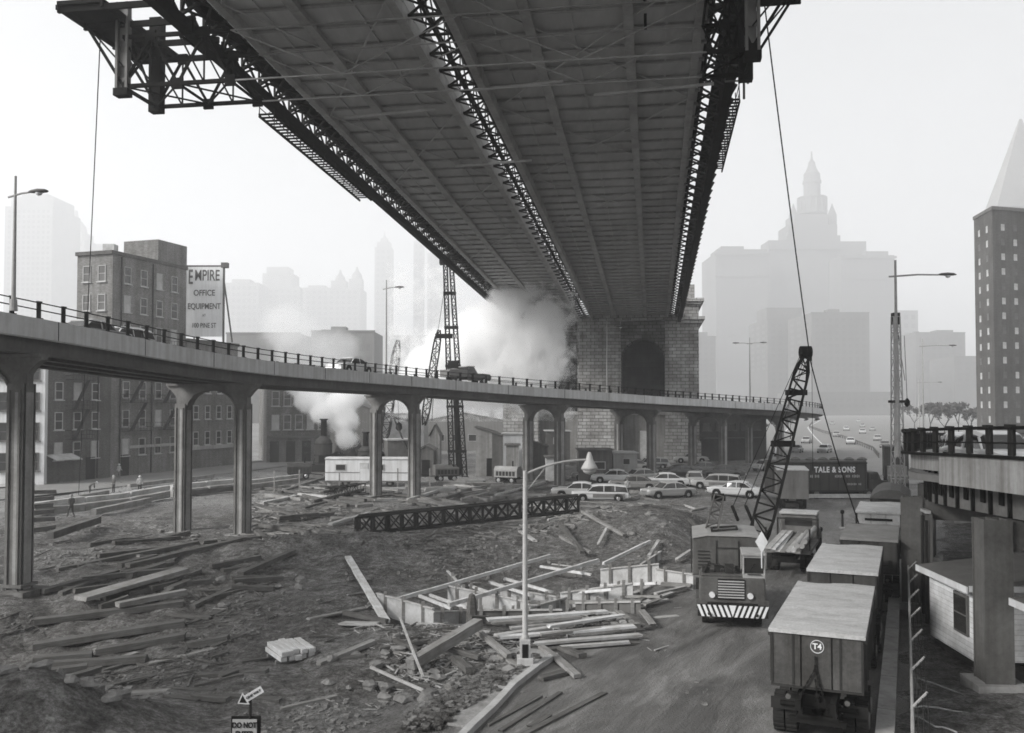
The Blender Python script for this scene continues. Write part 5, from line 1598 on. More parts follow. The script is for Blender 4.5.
for k in range(9):
    o = MB().bar((0, 0, .0), (5.6 + rnd.random(), 0, 0), .24 + .1 * rnd.random(), .08).build('plank', [MDW, LTW, WTW][k % 3], origin=(0, 0, 0))
    lx = -.85 + .24 * (k % 7) + .03; lz = 1.30 + .1 * (k // 7) + .05 * rnd.random()
    W = wm(lt) @ Matrix.Translation((lx, -.8 - rnd.random() * .6, lz)) @ Matrix.Rotation(R(90 + rnd.uniform(-2, 2)), 4, 'Z') @ Matrix.Rotation(R(-1.5), 4, 'Y')
    o.matrix_world = W; tag(o, 'loose plank loaded on the flatbed truck behind the crane', 'plank', 'planks on the flatbed truck')
for k in range(3):
    mb = MB(); mb.tube((0, 0, 0), (5.5, 0, 0), .14, .14, 12); o = mb.build('pipe', GALV, origin=(0, 0, 0))
    o.matrix_world = wm(lt) @ Matrix.Translation((.55 + .26 * k - (.13 if k == 2 else 0), -.9, 1.62 if k < 2 else 1.85)) @ Matrix.Rotation(R(90), 4, 'Z'); tag(o, 'long round pipe on the right side of the flatbed load', 'pipe', 'pipes on the flatbed truck')
# ------------------------------------------------------------------ pile driver tower with its back stay
pdv = thing('pile_driver', 'tall black lattice pile driver tower reaching up to the left edge of the bridge', 'pile driver', (X(458, 105), 105, 0))
pa, pb = P(458.5, 476, 105), P(448, 262, 103.5)
for dx in (-.75, .75):
    lattice(pa + Vector((dx, 0, 0)), pb + Vector((dx * .45, 0, 0)), .55, .42, BLACK, 'lead', pdv, 1.1, .14, .07, taper=0)
mb = MB(); mb.tube(pa + Vector((.1, .1, .2)), pa.lerp(pb, .42) + Vector((.15, .1, 0)), .34, .34, 12); mb.build('steel_pile', BLACK, pdv)
mb = MB()
for k in (.12, .33, .52, .70, .86): mb.box(pa.lerp(pb, k), (2.3 - k, .8, .3))
mb.build('cross_tie', BLACK, pdv)
mb = MB(); mb.box(pb + Vector((0, 0, .2)), (2.0, 1.2, .7)); mb.tube(pb + Vector((-.6, 0, .5)), pb + Vector((.6, 0, .5)), .5, .5, 12); mb.box(pa.lerp(pb, .50), (1.2, 1.0, 2.2)); mb.build('hammer', BLACK, pdv)
lattice(P(424, 424, 112), P(439, 330, 105.5), .9, .8, BLACK, 'back_stay', pdv, 1.2, .14, .07)
mb = MB(); q = pa.lerp(pb, .66); mb.box(q + Vector((-.9, 0, 0)), (2.0, .7, .5)); mb.tube(P(432, 420, 110), P(437, 332, 105), .04, .04, 5); mb.tube(P(424, 424, 112), pb, .03, .03, 5); mb.build('stay_cable', BLACK, pdv)
# steam crane beyond the ramp
sc = thing('crawler_crane', 'hazy crawler crane with raised lattice boom seen through the arch behind the white site trailer', 'crane', (X(398, 122), 122, 0))
lattice(P(384, 442, 122), P(398, 340, 126), 1.2, 1.0, STEEL, 'boom', sc, 1.3, .13, .07)
mb = MB(); c = G(395, 470); mb.box((X(401, 122), 122, 2.6), (4.2, 3.4, 3.0), .3); mb.build('house', GIRD, sc, bevel=.1)
mb = MB(); mb.box((X(401, 122), 122, 4.2), (4.5, 3.7, .2), .3); mb.build('roof', OFFW, sc)
for s in (-1, 1):
    mb = MB(); rings = [[(X(401, 122) + s * 1.5 + e, 122 + 2.3 * math.cos(a), .55 + .5 * math.sin(a)) for a in [2 * math.pi * i / 14 for i in range(14)]] for e in (-.35, .35)]
    mb.loft(rings); mb.build('crawler_track', BLACK, sc)
mb = MB(); mb.tube(P(396, 345, 126), P(399, 425, 124), .04, .04, 5); mb.lathe([(.05, .9), (.4, .6), (.45, 0), (.2, -.3)], tuple(P(399, 428, 124)), 10); mb.bar(P(388, 416, 122), P(411, 420, 122), .35); mb.build('hook_block', BLACK, sc)
mb = MB(); mb.bar(P(410, 455, 120), P(393, 415, 121), .18); mb.bar(P(413, 462, 120), P(410, 412, 122), .15); mb.build('gantry_frame', STEEL, sc)

# two upright steam boilers and a skid winch
def boiler(label, px, pyb, pyt, d, w):
    c = Vector((X(px, d), d, 0)); h = Z(pyt, d) - .9
    t = thing('steam_boiler', label, 'steam boiler', tuple(c), 0, None)
    mb = MB(); mb.lathe([(w * .95, .9), (w, 1.0), (w, h * .62), (w * .85, h * .70), (w * .5, h * .76), (w * .36, h * .78)], (0, 0, 0), 18); mb.build('shell', M('boiler iron', .06, .6, .3, 1.0, streak=.4), t, smooth=False, local=True)
    mb = MB(); mb.lathe([(w * .36, h * .77), (w * .34, h + .8), (w * .5, h + .9), (w * .5, h + 1.0)], (0, 0, 0), 14); mb.build('chimney', BLACK, t, local=True)
    mb = MB()
    for z in (1.1, h * .35, h * .6): mb.lathe([(w * 1.02, z), (w * 1.04, z + .03), (w * 1.04, z + .12), (w * 1.02, z + .15)], (0, 0, 0), 18)
    mb.build('band', STEEL, t, local=True)
    mb = MB(); mb.box((0, 0, .45), (w * 3.4, w * 2.4, .9)); mb.box((w * 1.6, 0, 1.6), (w * 1.3, w * 1.6, 1.5)); mb.build('winch_base', STEEL, t, local=True)
    mb = MB(); mb.tube((w * 1.6, -w, 1.9), (w * 1.6, w, 1.9), .7, .7, 14); mb.build('winch_drum', BLACK, t, local=True)
    mb = MB(); mb.box((0, -w * .98, 1.7), (.8, .1, .9)); mb.build('fire_door', BLACK, t, local=True)
    return t
boiler('tall bottle shaped steam boiler at the right end of the corner house', 324, 458, 419, 120, 1.15)
boiler('shorter steam boiler half hidden by the left leg of the arched bent', 366, 458, 432, 122, 1.1)
mb_t = thing('engine_shed', 'low dark humped boiler house between the two steam boilers', 'shed', (X(348, 126), 126, 0))
mb = MB(); mb.loft([[(X(337, 126) + 0, y, 0), (X(337, 126), y, 2.2), (X(341, 126), y, 3.6), (X(348, 126), y, 4.2), (X(355, 126), y, 3.6), (X(359, 126), y, 2.2), (X(359, 126), y, 0)] for y in (124, 130)]); mb.build('wall', M('sooty sheet iron', .07, .7, .3, .8), mb_t)
mb = MB(); mb.tube((X(352, 126), 127, 3.8), (X(352, 126), 127, 6.0), .3, .25, 10); mb.build('stack', BLACK, mb_t)

# white site trailer
st_ = thing('site_trailer', 'long white site office trailer with small dark windows behind the arched bent', 'trailer', (X(368, 97), 97, 0), R(-3))
L_ = (X(411, 97) - X(325, 97))
mb = MB(); mb.box((0, 1.3, 1.75), (L_, 2.6, 2.45)); mb.build('wall', M('white trailer paint', .62, .55, .1, .4, streak=.3), st_, local=True, bevel=.08)
mb = MB(); mb.loft([[(x, -.1, 2.98), (x, .7, 3.15), (x, 1.9, 3.15), (x, 2.7, 2.98)] for x in (-L_ / 2 - .08, L_ / 2 + .08)]); mb.build('roof', OFFW, st_, local=True)
mb = MB(); mb.box((0, -.02, 1.55), (L_, .04, .06)); mb.box((0, -.02, .62), (L_, .05, .12)); mb.build('trim_strip', GIRD, st_, local=True)
for x in (-L_ / 2 + 1.7, L_ / 2 - 3.4):
    mb = MB(); mb.box((x, -.03, 2.1), (1.15, .08, .72)); w_ = mb.build('window', TRIM, st_, local=True); mb = MB(); mb.box((x, -.06, 2.1), (.98, .05, .56)); mb.build('pane', GLS, w_, local=True)
mb = MB(); mb.box((-.4, -.03, 1.6), (.9, .06, 1.95)); mb.build('door', OFFW, st_, local=True)
for x in (-2.4, 2.4): side_wheel(st_, x, .1, .42)
mb = MB()
for x in (-L_ / 2 + .4, 0, L_ / 2 - .4): mb.box((x, .4, .27), (.4, .4, .54))
mb.build('support_block', CONC, st_, local=True)

# ------------------------------------------------------------------ sheds under and behind the ramp
def shed(label, px0, px1, pyt, pyb, d, depth, wallm, roofm, win=(), pitch=.0, door=None, name='shed', slope=0.0):
    x0, x1 = X(px0, d), X(px1, d); zt, zb = Z(pyt, d), max(0.0, Z(pyb, d)); c = (x0 + x1) / 2; W_ = x1 - x0
    t = thing(name, label, 'shed', (c, d, 0))
    mb = MB(); mb.extrude([(-W_ / 2, 0, 0), (W_ / 2, 0, 0), (W_ / 2, 0, zt - slope), (0, 0, zt + pitch - slope / 2), (-W_ / 2, 0, zt)], (0, depth, 0)); mb.build('wall', wallm, t, local=True)
    mb = MB(); o = .2
    mb.extrude([(-W_ / 2 - o, -o, zt + .01), (0, -o, zt + pitch - slope / 2 + .02), (W_ / 2 + o, -o, zt + .01 - slope), (W_ / 2 + o, -o, zt + .13 - slope), (0, -o, zt + pitch - slope / 2 + .16), (-W_ / 2 - o, -o, zt + .13)], (0, depth + 2 * o, 0)); mb.build('roof', roofm, t, local=True)
    for (wx, wz, ww, wh) in win:
        mb = MB(); mb.box((wx * W_ / 2, -.03, wz), (ww + .2, .08, wh + .2)); q = mb.build('window', TRIM, t, local=True); mb = MB(); mb.box((wx * W_ / 2, -.06, wz), (ww, .05, wh)); mb.build('pane', GLS, q, local=True)
    if door:
        mb = MB(); mb.box((door[0] * W_ / 2, -.03, door[2] / 2), (door[1], .06, door[2])); mb.build('door', BLACK, t, local=True)
    return t
WB1 = M_boards('dark board siding', .10, .22, 0); WB2 = M_boards('pale board siding', .42, .22, 2); WB3 = M_boards('grey board siding', .26, .2, 0); CLP = M_boards('white clapboard', .78, .17, 2, .1)
shed('grey boarded shed with pale end standing right of the pile driver', 476, 496, 427, 468, 112, 6, WB3, STO2, door=(.5, 1.1, 2.2), slope=.8)
shed('dark open sided shed between the pile driver and the ramp column', 492, 506, 432, 470, 110, 5, WB1, GIRD, slope=.6)
shed('small white hut with flat roof beside the ramp column', 503, 522, 434, 468, 108, 4, WHT, OFFW, win=((-.2, 2.2, .9, .8),))
shed('squat grey store hut with a rusty front near the column foot', 506, 519, 445, 474, 104, 3, WB3, GIRD)
shed('low dark site hut with a white framed window under the ramp', 579, 612, 450, 478, 103, 4, WB1, STO2, win=((.25, 1.9, 1.1, .75),))
shed('pale site hut with a small square window under the ramp', 613, 637, 453, 477, 105.5, 4, M('pale painted hut', .36, .7, .15, .6, streak=.3), OFFW, win=((.1, 2.2, .7, .6),))
shed('small pale tool box hut left of the ramp column', 546, 563, 457, 478, 104, 3, OFFW, STO2)
shed('white hut roof far behind the left ramp columns', 546, 570, 431, 447, 132, 5, WB1, OFFW, win=((0, 3.6, 1.2, .8),))

shed('small grey conical roofed hut left of the pile driver', 430, 440, 436, 448, 125, 3, WB3, GIRD, pitch=1.6)
shed('long pale low warehouse in the haze behind the pile driver', 424, 505, 420, 440, 175, 12, STON, OFFW, win=((-.6, 2.5, 1.5, 1.2), (-.2, 2.5, 1.5, 1.2), (.2, 2.5, 1.5, 1.2), (.6, 2.5, 1.5, 1.2)), pitch=1.5)
shed('white walled shop front behind the site trailer', 376, 424, 414, 440, 150, 8, OFFW, STO2, win=((-.5, 2.4, 1.6, 1.4), (.4, 2.4, 1.6, 1.4)))
shed('dim gabled store behind the steam boilers', 330, 372, 410, 440, 160, 8, STO2, GIRD, pitch=1.8)
for k, (px, py, kx) in enumerate(((452, 484, 0), (470, 482, .2), (488, 486, -.2), (505, 488, .1), (440, 490, .3), (532, 483, 0))):
    p = G(px, py); zz = H(p.x, p.y)
    for i in range(6):
        o = MB().box((0, 0, 0), (3.2, .3, .2)).build('plank', [MDW, LTW, DKW][(i + k) % 3], origin=(0, 0, 0))
        o.matrix_world = Matrix.Translation((p.x + rnd.uniform(-.15, .15), p.y + .32 * (i % 3), zz + .12 + .21 * (i // 3))) @ Matrix.Rotation(kx + rnd.uniform(-.05, .05), 4, 'Z')
        tag(o, 'thick plank in a low lumber stack between the arched bent and parked cars', 'plank', 'planks in the low lumber stacks')
# sheds beneath the right elevated road
def rshed(label, x, y0, y1, w, h, win):
    t = thing('clapboard_shed', label, 'shed', (x, (y0 + y1) / 2, 0), R(-3))
    L = y1 - y0
    mb = MB(); mb.box((w / 2, 0, h / 2 + .15), (w, L, h - .3)); mb.build('wall', CLP, t, local=True)
    mb = MB(); mb.extrude([(-.35, -L / 2 - .3, h), (w + .35, -L / 2 - .3, h + .5), (w + .35, -L / 2 - .3, h + .64), (-.35, -L / 2 - .3, h + .17)], (0, L + .6, 0)); r_ = mb.build('roof', M('tar paper roof', .13, .85, .25, 1), t, local=True)
    mb = MB(); mb.box((-.36, 0, h + .06), (.05, L + .62, .22)); mb.box((w / 2, -L / 2 - .31, h + .1), (w + .6, .04, .2)); mb.build('fascia_board', WHT, r_, local=True)
    if win:
        mb = MB(); mb.box((-.03, win, h - .95), (.10, 1.05, 1.35)); q = mb.build('window', M('dark sash', .12), t, local=True)
        mb = MB()
        for s in (-1, 1): mb.box((-.07, win, h - .95 + s * .31), (.06, .88, .56))
        mb.build('pane', GLS, q, local=True)
    mb = MB(); mb.box((w / 2, 0, .08), (w - .2, L - .2, .16)); mb.build('footing', STEEL, t, local=True)
rshed('white clapboard shed with a dark sash window under the right elevated road', 15.35, 29.9, 33.5, 3.2, 2.65, -.9)
rshed('second white clapboard shed cut off by the right edge under the road', 15.35, 23.4, 27.2, 3.2, 2.75, None)
# tall dark hoarding panel further back
hp = thing('timber_hoarding', 'tall dark boarded hoarding leaning beyond the clapboard shed under the elevated road', 'hoarding', (18.2, 42, 0))
mb = MB(); mb.extrude([(18.6, 41.3, 0), (16.7, 36.2, 0), (16.7, 36.2, 4.4), (18.6, 41.3, 4.0)], (.12, -.05, 0)); mb.build('panel', WB1, hp)
mb = MB(); mb.bar((18.57, 41.3, 4.08), (16.67, 36.2, 4.48), .2, .12); mb.build('cap_rail', OFFW, hp)
mb = MB()
for k in range(4):
    p = Vector((18.55, 41.25, 0)).lerp(Vector((16.65, 36.2, 0)), k / 3); mb.box((p.x - .06, p.y + .02, 2.1), (.12, .12, 4.1))
mb.build('post', STEEL, hp)

# chain link fence with angled arms beside the truck row
fc = thing('wire_fence', 'wire fence with angled barbed wire arms running beside the parked dump trucks', 'fence', (14, 34, 0))
fp = [(10.55 + .435 * (y - 24), y) for y in np.arange(17.9, 52, 2.9)]
mb = MB(); mb.pipe([(x, y, 1.85) for x, y in fp], .035, 6); mb.build('top_rail', GALV, fc)
for x, y in fp:
    mb = MB(); mb.tube((x, y, 0), (x, y, 1.87), .04, .04, 8); mb.tube((x, y, 1.85), (x + .40, y + .12, 2.15), .035, .03, 6); mb.build('post', GALV, fc)
mb = MB()
for k in range(3): mb.pipe([(x + .13 * (k + 1), y + .04 * (k + 1), 1.85 + .1 * (k + 1)) for x, y in fp], .008, 4)
mb.build('barbed_wire', STEEL, fc)
mb = MB()
for (x0, y0), (x1, y1) in zip(fp[:-1], fp[1:]):
    n = 12
    for k in range(n):
        a = Vector((x0, y0, 0)).lerp(Vector((x1, y1, 0)), k / n); b = Vector((x0, y0, 0)).lerp(Vector((x1, y1, 0)), (k + 1) / n)
        for j in range(7):
            z0_, z1_ = .1 + j * .25, .1 + (j + 1) * .25
            mb.bar((a.x, a.y, z0_), (b.x, b.y, z1_), .006); mb.bar((a.x, a.y, z1_), (b.x, b.y, z0_), .006)
mb.build('wire_mesh', STEEL, fc)
# ropes laid over the dark ground under the road
for a, b, s_, lb in ((G(905, 676), G(1012, 707), 0, 'pale rope stretched over the ground below the right clapboard shed'), (G(908, 706), G(1012, 712), 0, 'second pale rope on the dark ground beneath the right elevated road'), (G(908, 715), G(950, 730), 0, 'short pale rope end beside the wire fence in the bottom right corner')):
    mb = MB(); pp = [Vector(a).lerp(Vector(b), k / 8) + Vector((0, .12 * math.sin(k * 1.3), .06 + .03 * math.sin(k))) for k in range(9)]
    mb.pipe(pp, .025, 6); tag(mb.build('rope', OFFW), lb, 'rope')
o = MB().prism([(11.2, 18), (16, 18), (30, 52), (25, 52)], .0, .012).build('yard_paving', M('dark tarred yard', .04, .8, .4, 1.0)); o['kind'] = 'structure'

# small road posts between the trucks and the trailer
for px, py, hh, lb in ((841, 527, 1.3, 'short dark road post standing on the pale road beyond the parked trucks'), (819, 545, 1.2, 'short dark road post near the flatbed truck')):
    p = G(px, py); t = thing('road_post', lb, 'bollard', tuple(p), 0, 'posts on the road')
    mb = MB(); mb.tube((0, 0, .04), (0, 0, hh - .25), .09, .07, 10); mb.build('post', STEEL, t, local=True)
    mb = MB(); mb.lathe([(.22, 0), (.22, .06), (.12, .1)], (0, 0, 0), 12); mb.build('base', CONC, t, local=True)
    mb = MB(); mb.lathe([(.10, hh - .27), (.14, hh - .2), (.14, hh - .05), (.05, hh)], (0, 0, 0), 10); mb.build('lantern', BLACK, t, local=True)

# far crane mast by the right lamp
dM = 62
mt = thing('mast_crane', 'pale lattice crane mast standing beside the tall right lamp post', 'crane', (X(896, dM), dM, 0))
lattice((X(897, dM), dM, 0), P(896.5, 316, dM), .75, .42, GALV, 'mast', mt, .9, .07, .04, taper=0)
mb = MB(); c = P(896.5, 318, dM); mb.box(c, (.45, .45, .8)); c = P(897, 401, dM); mb.box(c, (.95, .7, .18)); mb.build('mast_head', STEEL, mt)
mb = MB(); mb.tube(P(905, 335, dM), P(907, 400, dM), .02, .02, 5); mb.tube(P(897, 320, dM), P(905, 380, dM), .02, .02, 5); mb.lathe([(.05, .3), (.2, .1), (.2, -.15), (.05, -.3)], tuple(P(907, 402, dM)), 8); mb.build('hook', BLACK, mt)

# rail dividing the drive
dr = thing('divider_rail', 'low dark rail dividing the asphalt drive behind the lettered trailer', 'guard rail', (85, 231, 0))
pts = [(61, 150), (69, 172), (77, 200), (87, 236), (100, 290), (118, 358), (150, 450)]
mb = MB()
for a, b in zip(pts[:-1], pts[1:]): mb.bar((a[0], a[1], .75), (b[0], b[1], .75), .08, .3)
mb.build('rail', GIRD, dr)
mb = MB()
for a, b in zip(pts[:-1], pts[1:]):
    n = int(math.hypot(b[0] - a[0], b[1] - a[1]) / 4)
    for k in range(n): mb.box((a[0] + (b[0] - a[0]) * k / n, a[1] + (b[1] - a[1]) * k / n, .42), (.15, .15, .85))
mb.build('post_row', GIRD, dr)

# ------------------------------------------------------------------ road signs at the bottom edge
dS = 21.0
zs_ = Z(684, dS)
sx = X(253, dS)
sg = thing('road_sign', 'white one way arrow sign above a DO NOT ENTER plate on a thin post', 'road sign', (sx, dS, H(sx, dS)))
Wi = wm(sg).inverted(); z0 = wm(sg).translation.z
mb = MB(); mb.tube((sx, dS, z0 - .2), (sx, dS, Z(688, dS)), .035, .035, 8); mb.build('post', STEEL, sg)
ang = R(31)
c = P(253, 692, dS) + Vector((0, -.05, 0)); ua = Vector((math.cos(ang), 0, math.sin(ang))); va = Vector((-math.sin(ang), 0, math.cos(ang)))
mb = MB(); q = [(-.33, 0), (-.10, .16), (-.10, .075), (.33, .075), (.33, -.085), (-.10, -.085), (-.10, -.16)]
mb.extrude([c + ua * a + va * b for a, b in q], (0, .02, 0)); mb.build('arrow_plate', WHT, sg)
mb = MB(); mb.extrude([c + ua * a + va * b + Vector((0, -.004, 0)) for a, b in ((-.28, 0), (-.13, .105), (-.13, -.105))], (0, .003, 0)); mb.build('arrow_head', LETB, sg)
fm = Matrix(((ua.x, va.x, 0, 0), (0, 0, -1, 0), (ua.z, va.z, 0, 0), (0, 0, 0, 1))); fm.translation = c + ua * .10 + Vector((0, -.004, -.005))
text('ONE WAY', .085, sg, LETB, Wi @ fm, sx=.95)
c2 = P(248, 726, dS) + Vector((0, -.05, 0))
mb = MB(); mb.box(c2 + Vector((0, .02, -.03)), (.56, .03, .58), R(0)); mb.build('plate', M('sign plate grey', .38, .6, .1, 2), sg, bevel=.0)
mb = MB(); mb.box(c2 + Vector((.02, .06, -.02)), (.68, .03, .68)); mb.build('backing_board', BLACK, sg)
for body, dz in (('DO NOT', .13), ('ENTER', -.07)):
    text(body, .17, sg, LETB, Wi @ face(c2 + Vector((0, -.002, dz)), (0, -1, 0)), sx=.82, bold=.004)

# ------------------------------------------------------------------ people
def person(label, loc, facing, pose='stand', coat=.12, legs=.06, hat='white', h=1.74):
    t = thing('person', label, 'person', loc, facing)
    J = {'pel': (0, 0, .92), 'spine': (0, 0, 1.12), 'chest': (0, 0, 1.38), 'neck': (0, .01, 1.5), 'head': (0, .02, 1.60), 'top': (0, .02, 1.70),
         'shl': (-.19, 0, 1.42), 'ell': (-.24, .02, 1.14), 'hal': (-.22, .14, .90), 'shr': (.19, 0, 1.42), 'elr': (.25, .02, 1.14), 'har': (.22, .12, .90),
         'hil': (-.09, 0, .88), 'knl': (-.11, .03, .48), 'anl': (-.12, 0, .08), 'tol': (-.13, .17, .05), 'hir': (.09, 0, .88), 'knr': (.12, .03, .48), 'anr': (.13, 0, .08), 'tor': (.14, .17, .05)}
    if pose == 'bend':
        for k, y, z in (('spine', .10, 1.08), ('chest', .34, 1.20), ('neck', .46, 1.22), ('head', .56, 1.24), ('top', .66, 1.26), ('shl', .36, 1.20), ('ell', .40, .92), ('hal', .46, .68), ('shr', .36, 1.20), ('elr', .40, .92), ('har', .46, .68)): J[k] = (J[k][0], y, z)
    if pose == 'walk':
        J['knl'] = (-.1, .2, .5); J['anl'] = (-.11, .26, .10); J['tol'] = (-.11, .43, .08); J['anr'] = (.12, -.22, .12); J['tor'] = (.13, -.06, .05); J['hal'] = (-.24, -.12, .92); J['har'] = (.24, .26, .98)
    rad = {'pel': .15, 'spine': .145, 'chest': .165, 'neck': .06, 'head': .095, 'top': .07, 'shl': .085, 'ell': .058, 'hal': .045, 'shr': .085, 'elr': .058, 'har': .045, 'hil': .10, 'knl': .068, 'anl': .05, 'tol': .04, 'hir': .10, 'knr': .068, 'anr': .05, 'tor': .04}
    ks = list(J); ed = [('pel', 'spine'), ('spine', 'chest'), ('chest', 'neck'), ('neck', 'head'), ('head', 'top'), ('chest', 'shl'), ('shl', 'ell'), ('ell', 'hal'), ('chest', 'shr'), ('shr', 'elr'), ('elr', 'har'), ('pel', 'hil'), ('hil', 'knl'), ('knl', 'anl'), ('anl', 'tol'), ('pel', 'hir'), ('hir', 'knr'), ('knr', 'anr'), ('anr', 'tor')]
    me = bpy.data.meshes.new('body'); me.from_pydata([J[k] for k in ks], [(ks.index(a), ks.index(b)) for a, b in ed], [])
    o = bpy.data.objects.new('body', me); COL.objects.link(o)
    sk = o.modifiers.new('skin', 'SKIN'); sk.use_smooth_shade = True
    for i, k in enumerate(ks): me.skin_vertices[0].data[i].radius = (rad[k], rad[k] * (.8 if k in ('chest', 'spine', 'pel') else 1))
    me.skin_vertices[0].data[0].use_root = True
    ss = o.modifiers.new('sub', 'SUBSURF'); ss.levels = 1; ss.render_levels = 1
    dg = bpy.context.evaluated_depsgraph_get(); dg.update()
    nm = bpy.data.meshes.new_from_object(o.evaluated_get(dg)); o.modifiers.clear(); o.data = nm; nm.name = 'body'
    nm.materials.clear()
    for mt_ in (M('work coat %.2f' % coat, coat, .85, .2, 3), M('work trousers %.2f' % legs, legs, .85, .2, 3), SKIN): nm.materials.append(mt_)
    hd = Vector(J['head']); hands = [Vector(J['hal']), Vector(J['har'])]
    for p in nm.polygons:
        c = p.center; mi = 0
        if c.z < .90 and abs(c.x) < .21: mi = 1
        if (c - hd).length < .15 or (c - Vector(J['top'])).length < .1: mi = 2
        if min((c - x).length for x in hands) < .08: mi = 2
        p.material_index = mi; p.use_smooth = True
    o.parent = t
    up = (Vector(J['top']) - hd).normalized()
    q = Vector((0, 0, 1)).rotation_difference(up).to_matrix().to_4x4(); q.translation = hd + up * .05
    mb = MB(); mb.lathe([(.16, .0), (.165, .015), (.125, .03), (.12, .08), (.08, .125), (.01, .14)], (0, 0, 0), 14)
    mb.v = [tuple(q @ Vector(v)) for v in mb.v]
    mb.build('helmet', PAINTS[hat], t, local=True, smooth=True)
    return t
def gz(p): return Vector((p.x, p.y, H(p.x, p.y)))
person('worker in a dark coat and white helmet bending over the pipes by the street', gz(G(91, 494)), R(-70), 'bend', .12)
person('worker in a grey coat with pale cap standing at the pavement edge', gz(G(115, 492)), R(150), 'stand', .09, .05, 'light')
person('worker in a pale shirt and white helmet standing among the timbers', gz(G(141, 494)), R(200), 'stand', .38, .05)
person('worker in a brown jacket climbing over the long pipes', gz(G(73, 519)), R(60), 'walk', .10, .06, 'mid')
person('person in white work clothes standing by the shop awning', gz(G(38, 483)), R(140), 'stand', .7, .6)
person('person in light coat walking past the tenement door', gz(G(120, 478)), R(-20), 'walk', .5, .2)
person('worker in dark clothes walking near the tall steam boiler', gz(G(316, 463)), R(80), 'walk', .06, .04, 'mid')
person('person in a pale coat standing behind the wood sided wagon', Vector((X(627, 85.5), 85.5, H(X(627, 85.5), 85.5))), R(200), 'stand', .4, .1, 'dark')
# ------------------------------------------------------------------ timbers, planks and other site litter
TM = {'d': DKW, 'm': MDW, 'l': LTW, 'w': WTW}
def timber(a, b, w, h, mat, label, group, name='timber', cat='timber', sag=0.0, lift=0.0, ground=True):
    """a sawn piece from a to b lying on whatever ground is there, its own object with x along its length"""
    a, b = Vector(a), Vector(b)
    if ground:
        a.z = a.z + H(a.x, a.y) + h / 2 + lift; b.z = b.z + H(b.x, b.y) + h / 2 + lift
    L = (b - a).length; mb = MB(); n = max(2, int(L / 1.2)); rings = []
    j = lambda k: (rnd.random() - .5) * k
    for i in range(n + 1):
        x = -L / 2 + L * i / n; dz = -sag * math.sin(math.pi * i / n) + j(.02); dy = j(.02)
        ww, hh = w * (1 + j(.08)), h * (1 + j(.12))
        rings.append([(x + (j(.1) if i in (0, n) else 0), sy * ww / 2 + dy, sz * hh / 2 + dz) for sy, sz in ((-1, -1), (1, -1), (1, 1), (-1, 1))])
    mb.loft(rings)
    o = mb.build(name, mat, origin=(0, 0, 0))
    d = (b - a).normalized(); y = Vector((0, 0, 1)).cross(d)
    y = y.normalized() if y.length > 1e-3 else Vector((0, 1, 0)); z = d.cross(y)
    M4 = Matrix((d, y, z)).transposed().to_4x4(); M4.translation = (a + b) / 2
    o.matrix_world = M4; PW[o.name] = M4
    return tag(o, label, cat, group)
def tpx(pa, pb, w, h, k, label, group, za=0.0, zb=0.0, **kw):
    """timber between two places measured on the photograph's ground"""
    a, b = G(*pa, za), G(*pb, zb)
    return timber(a, b, w, h, TM[k], label, group, **kw)

# long pale pipes and timbers by the street on the left
LG = 'long timbers by the street'
for (a, b, w, k, n) in (((34, 512), (170, 493), .55, 'l', 3), ((172, 492), (238, 485), .55, 'l', 2), ((34, 518), (170, 499), .6, 'm', 3), ((172, 498), (242, 490), .6, 'm', 2), ((95, 518), (152, 503), .45, 'm', 1), ((60, 505), (110, 495), .4, 'm', 1), ((130, 489), (215, 478), .4, 'm', 2), ((185, 497), (250, 489), .45, 'd', 1), ((238, 492), (300, 483), .5, 'm', 1), ((238, 487), (305, 478), .45, 'l', 1)):
    A, B = G(*a), G(*b)
    for i in range(n):
        p, q = A.lerp(B, i / n), A.lerp(B, (i + .97) / n)
        timber(p, q, w, w, TM[k], 'long squared timber laid end to end beside the street at the left', LG, lift=.1 + .1 * rnd.random())
# dark crib and mats below the first column
MG = 'heavy timber mats in the left hollow'
for (a, b, w, h, k, lf) in (((38, 606), (186, 596), .7, .4, 'd', 0), ((38, 617), (187, 609), .7, .4, 'd', 0), ((38, 626), (96, 623), .7, .4, 'd', 0), ((100, 622), (188, 617), .6, .4, 'd', .05), ((192, 624), (230, 624), .5, .4, 'd', 0), ((84, 583), (182, 574), .5, .35, 'd', .1), ((83, 600), (186, 578), 1.1, .3, 'm', .45), ((120, 601), (188, 592), .5, .35, 'm', .3), ((40, 632), (150, 630), .5, .4, 'd', 0), ((45, 590), (120, 578), .5, .35, 'd', .1), ((60, 572), (200, 556), .5, .35, 'd', 0), ((100, 566), (235, 545), .5, .35, 'd', 0), ((130, 573), (245, 551), .5, .35, 'd', .1), ((40, 640), (90, 636), .5, .4, 'd', 0), ((75, 645), (105, 640), .35, .3, 'd', .2)):
    tpx(a, b, w * .8, h * .62, k, 'heavy dark timber lying in the muddy hollow by the left column', MG, lift=lf * .7)
for k in range(34):
    px, py = rnd.uniform(40, 250), rnd.uniform(536, 600); L = rnd.uniform(20, 60); s = rnd.uniform(-.3, -.05)
    tpx((px, py), (px + L, py + L * s), rnd.uniform(.2, .4), rnd.uniform(.15, .3), 'd', 'dark weathered board scattered on the mud behind the left columns', 'boards scattered behind the left columns')
for k in range(12):                                    # crib beyond the first column
    y = 515 + 4 * (k // 2); tpx((34, y), (52 + 6 * rnd.random(), y - 2), .35, .3, 'd', 'short dark timber stacked in the crib behind the first column', 'crib behind the first column', lift=.32 * (5 - k // 2))
tpx((52, 546), (100, 530), .45, .45, 'd', 'thick dark log with a round end lying by the street', None, name='log', cat='log', lift=.3)

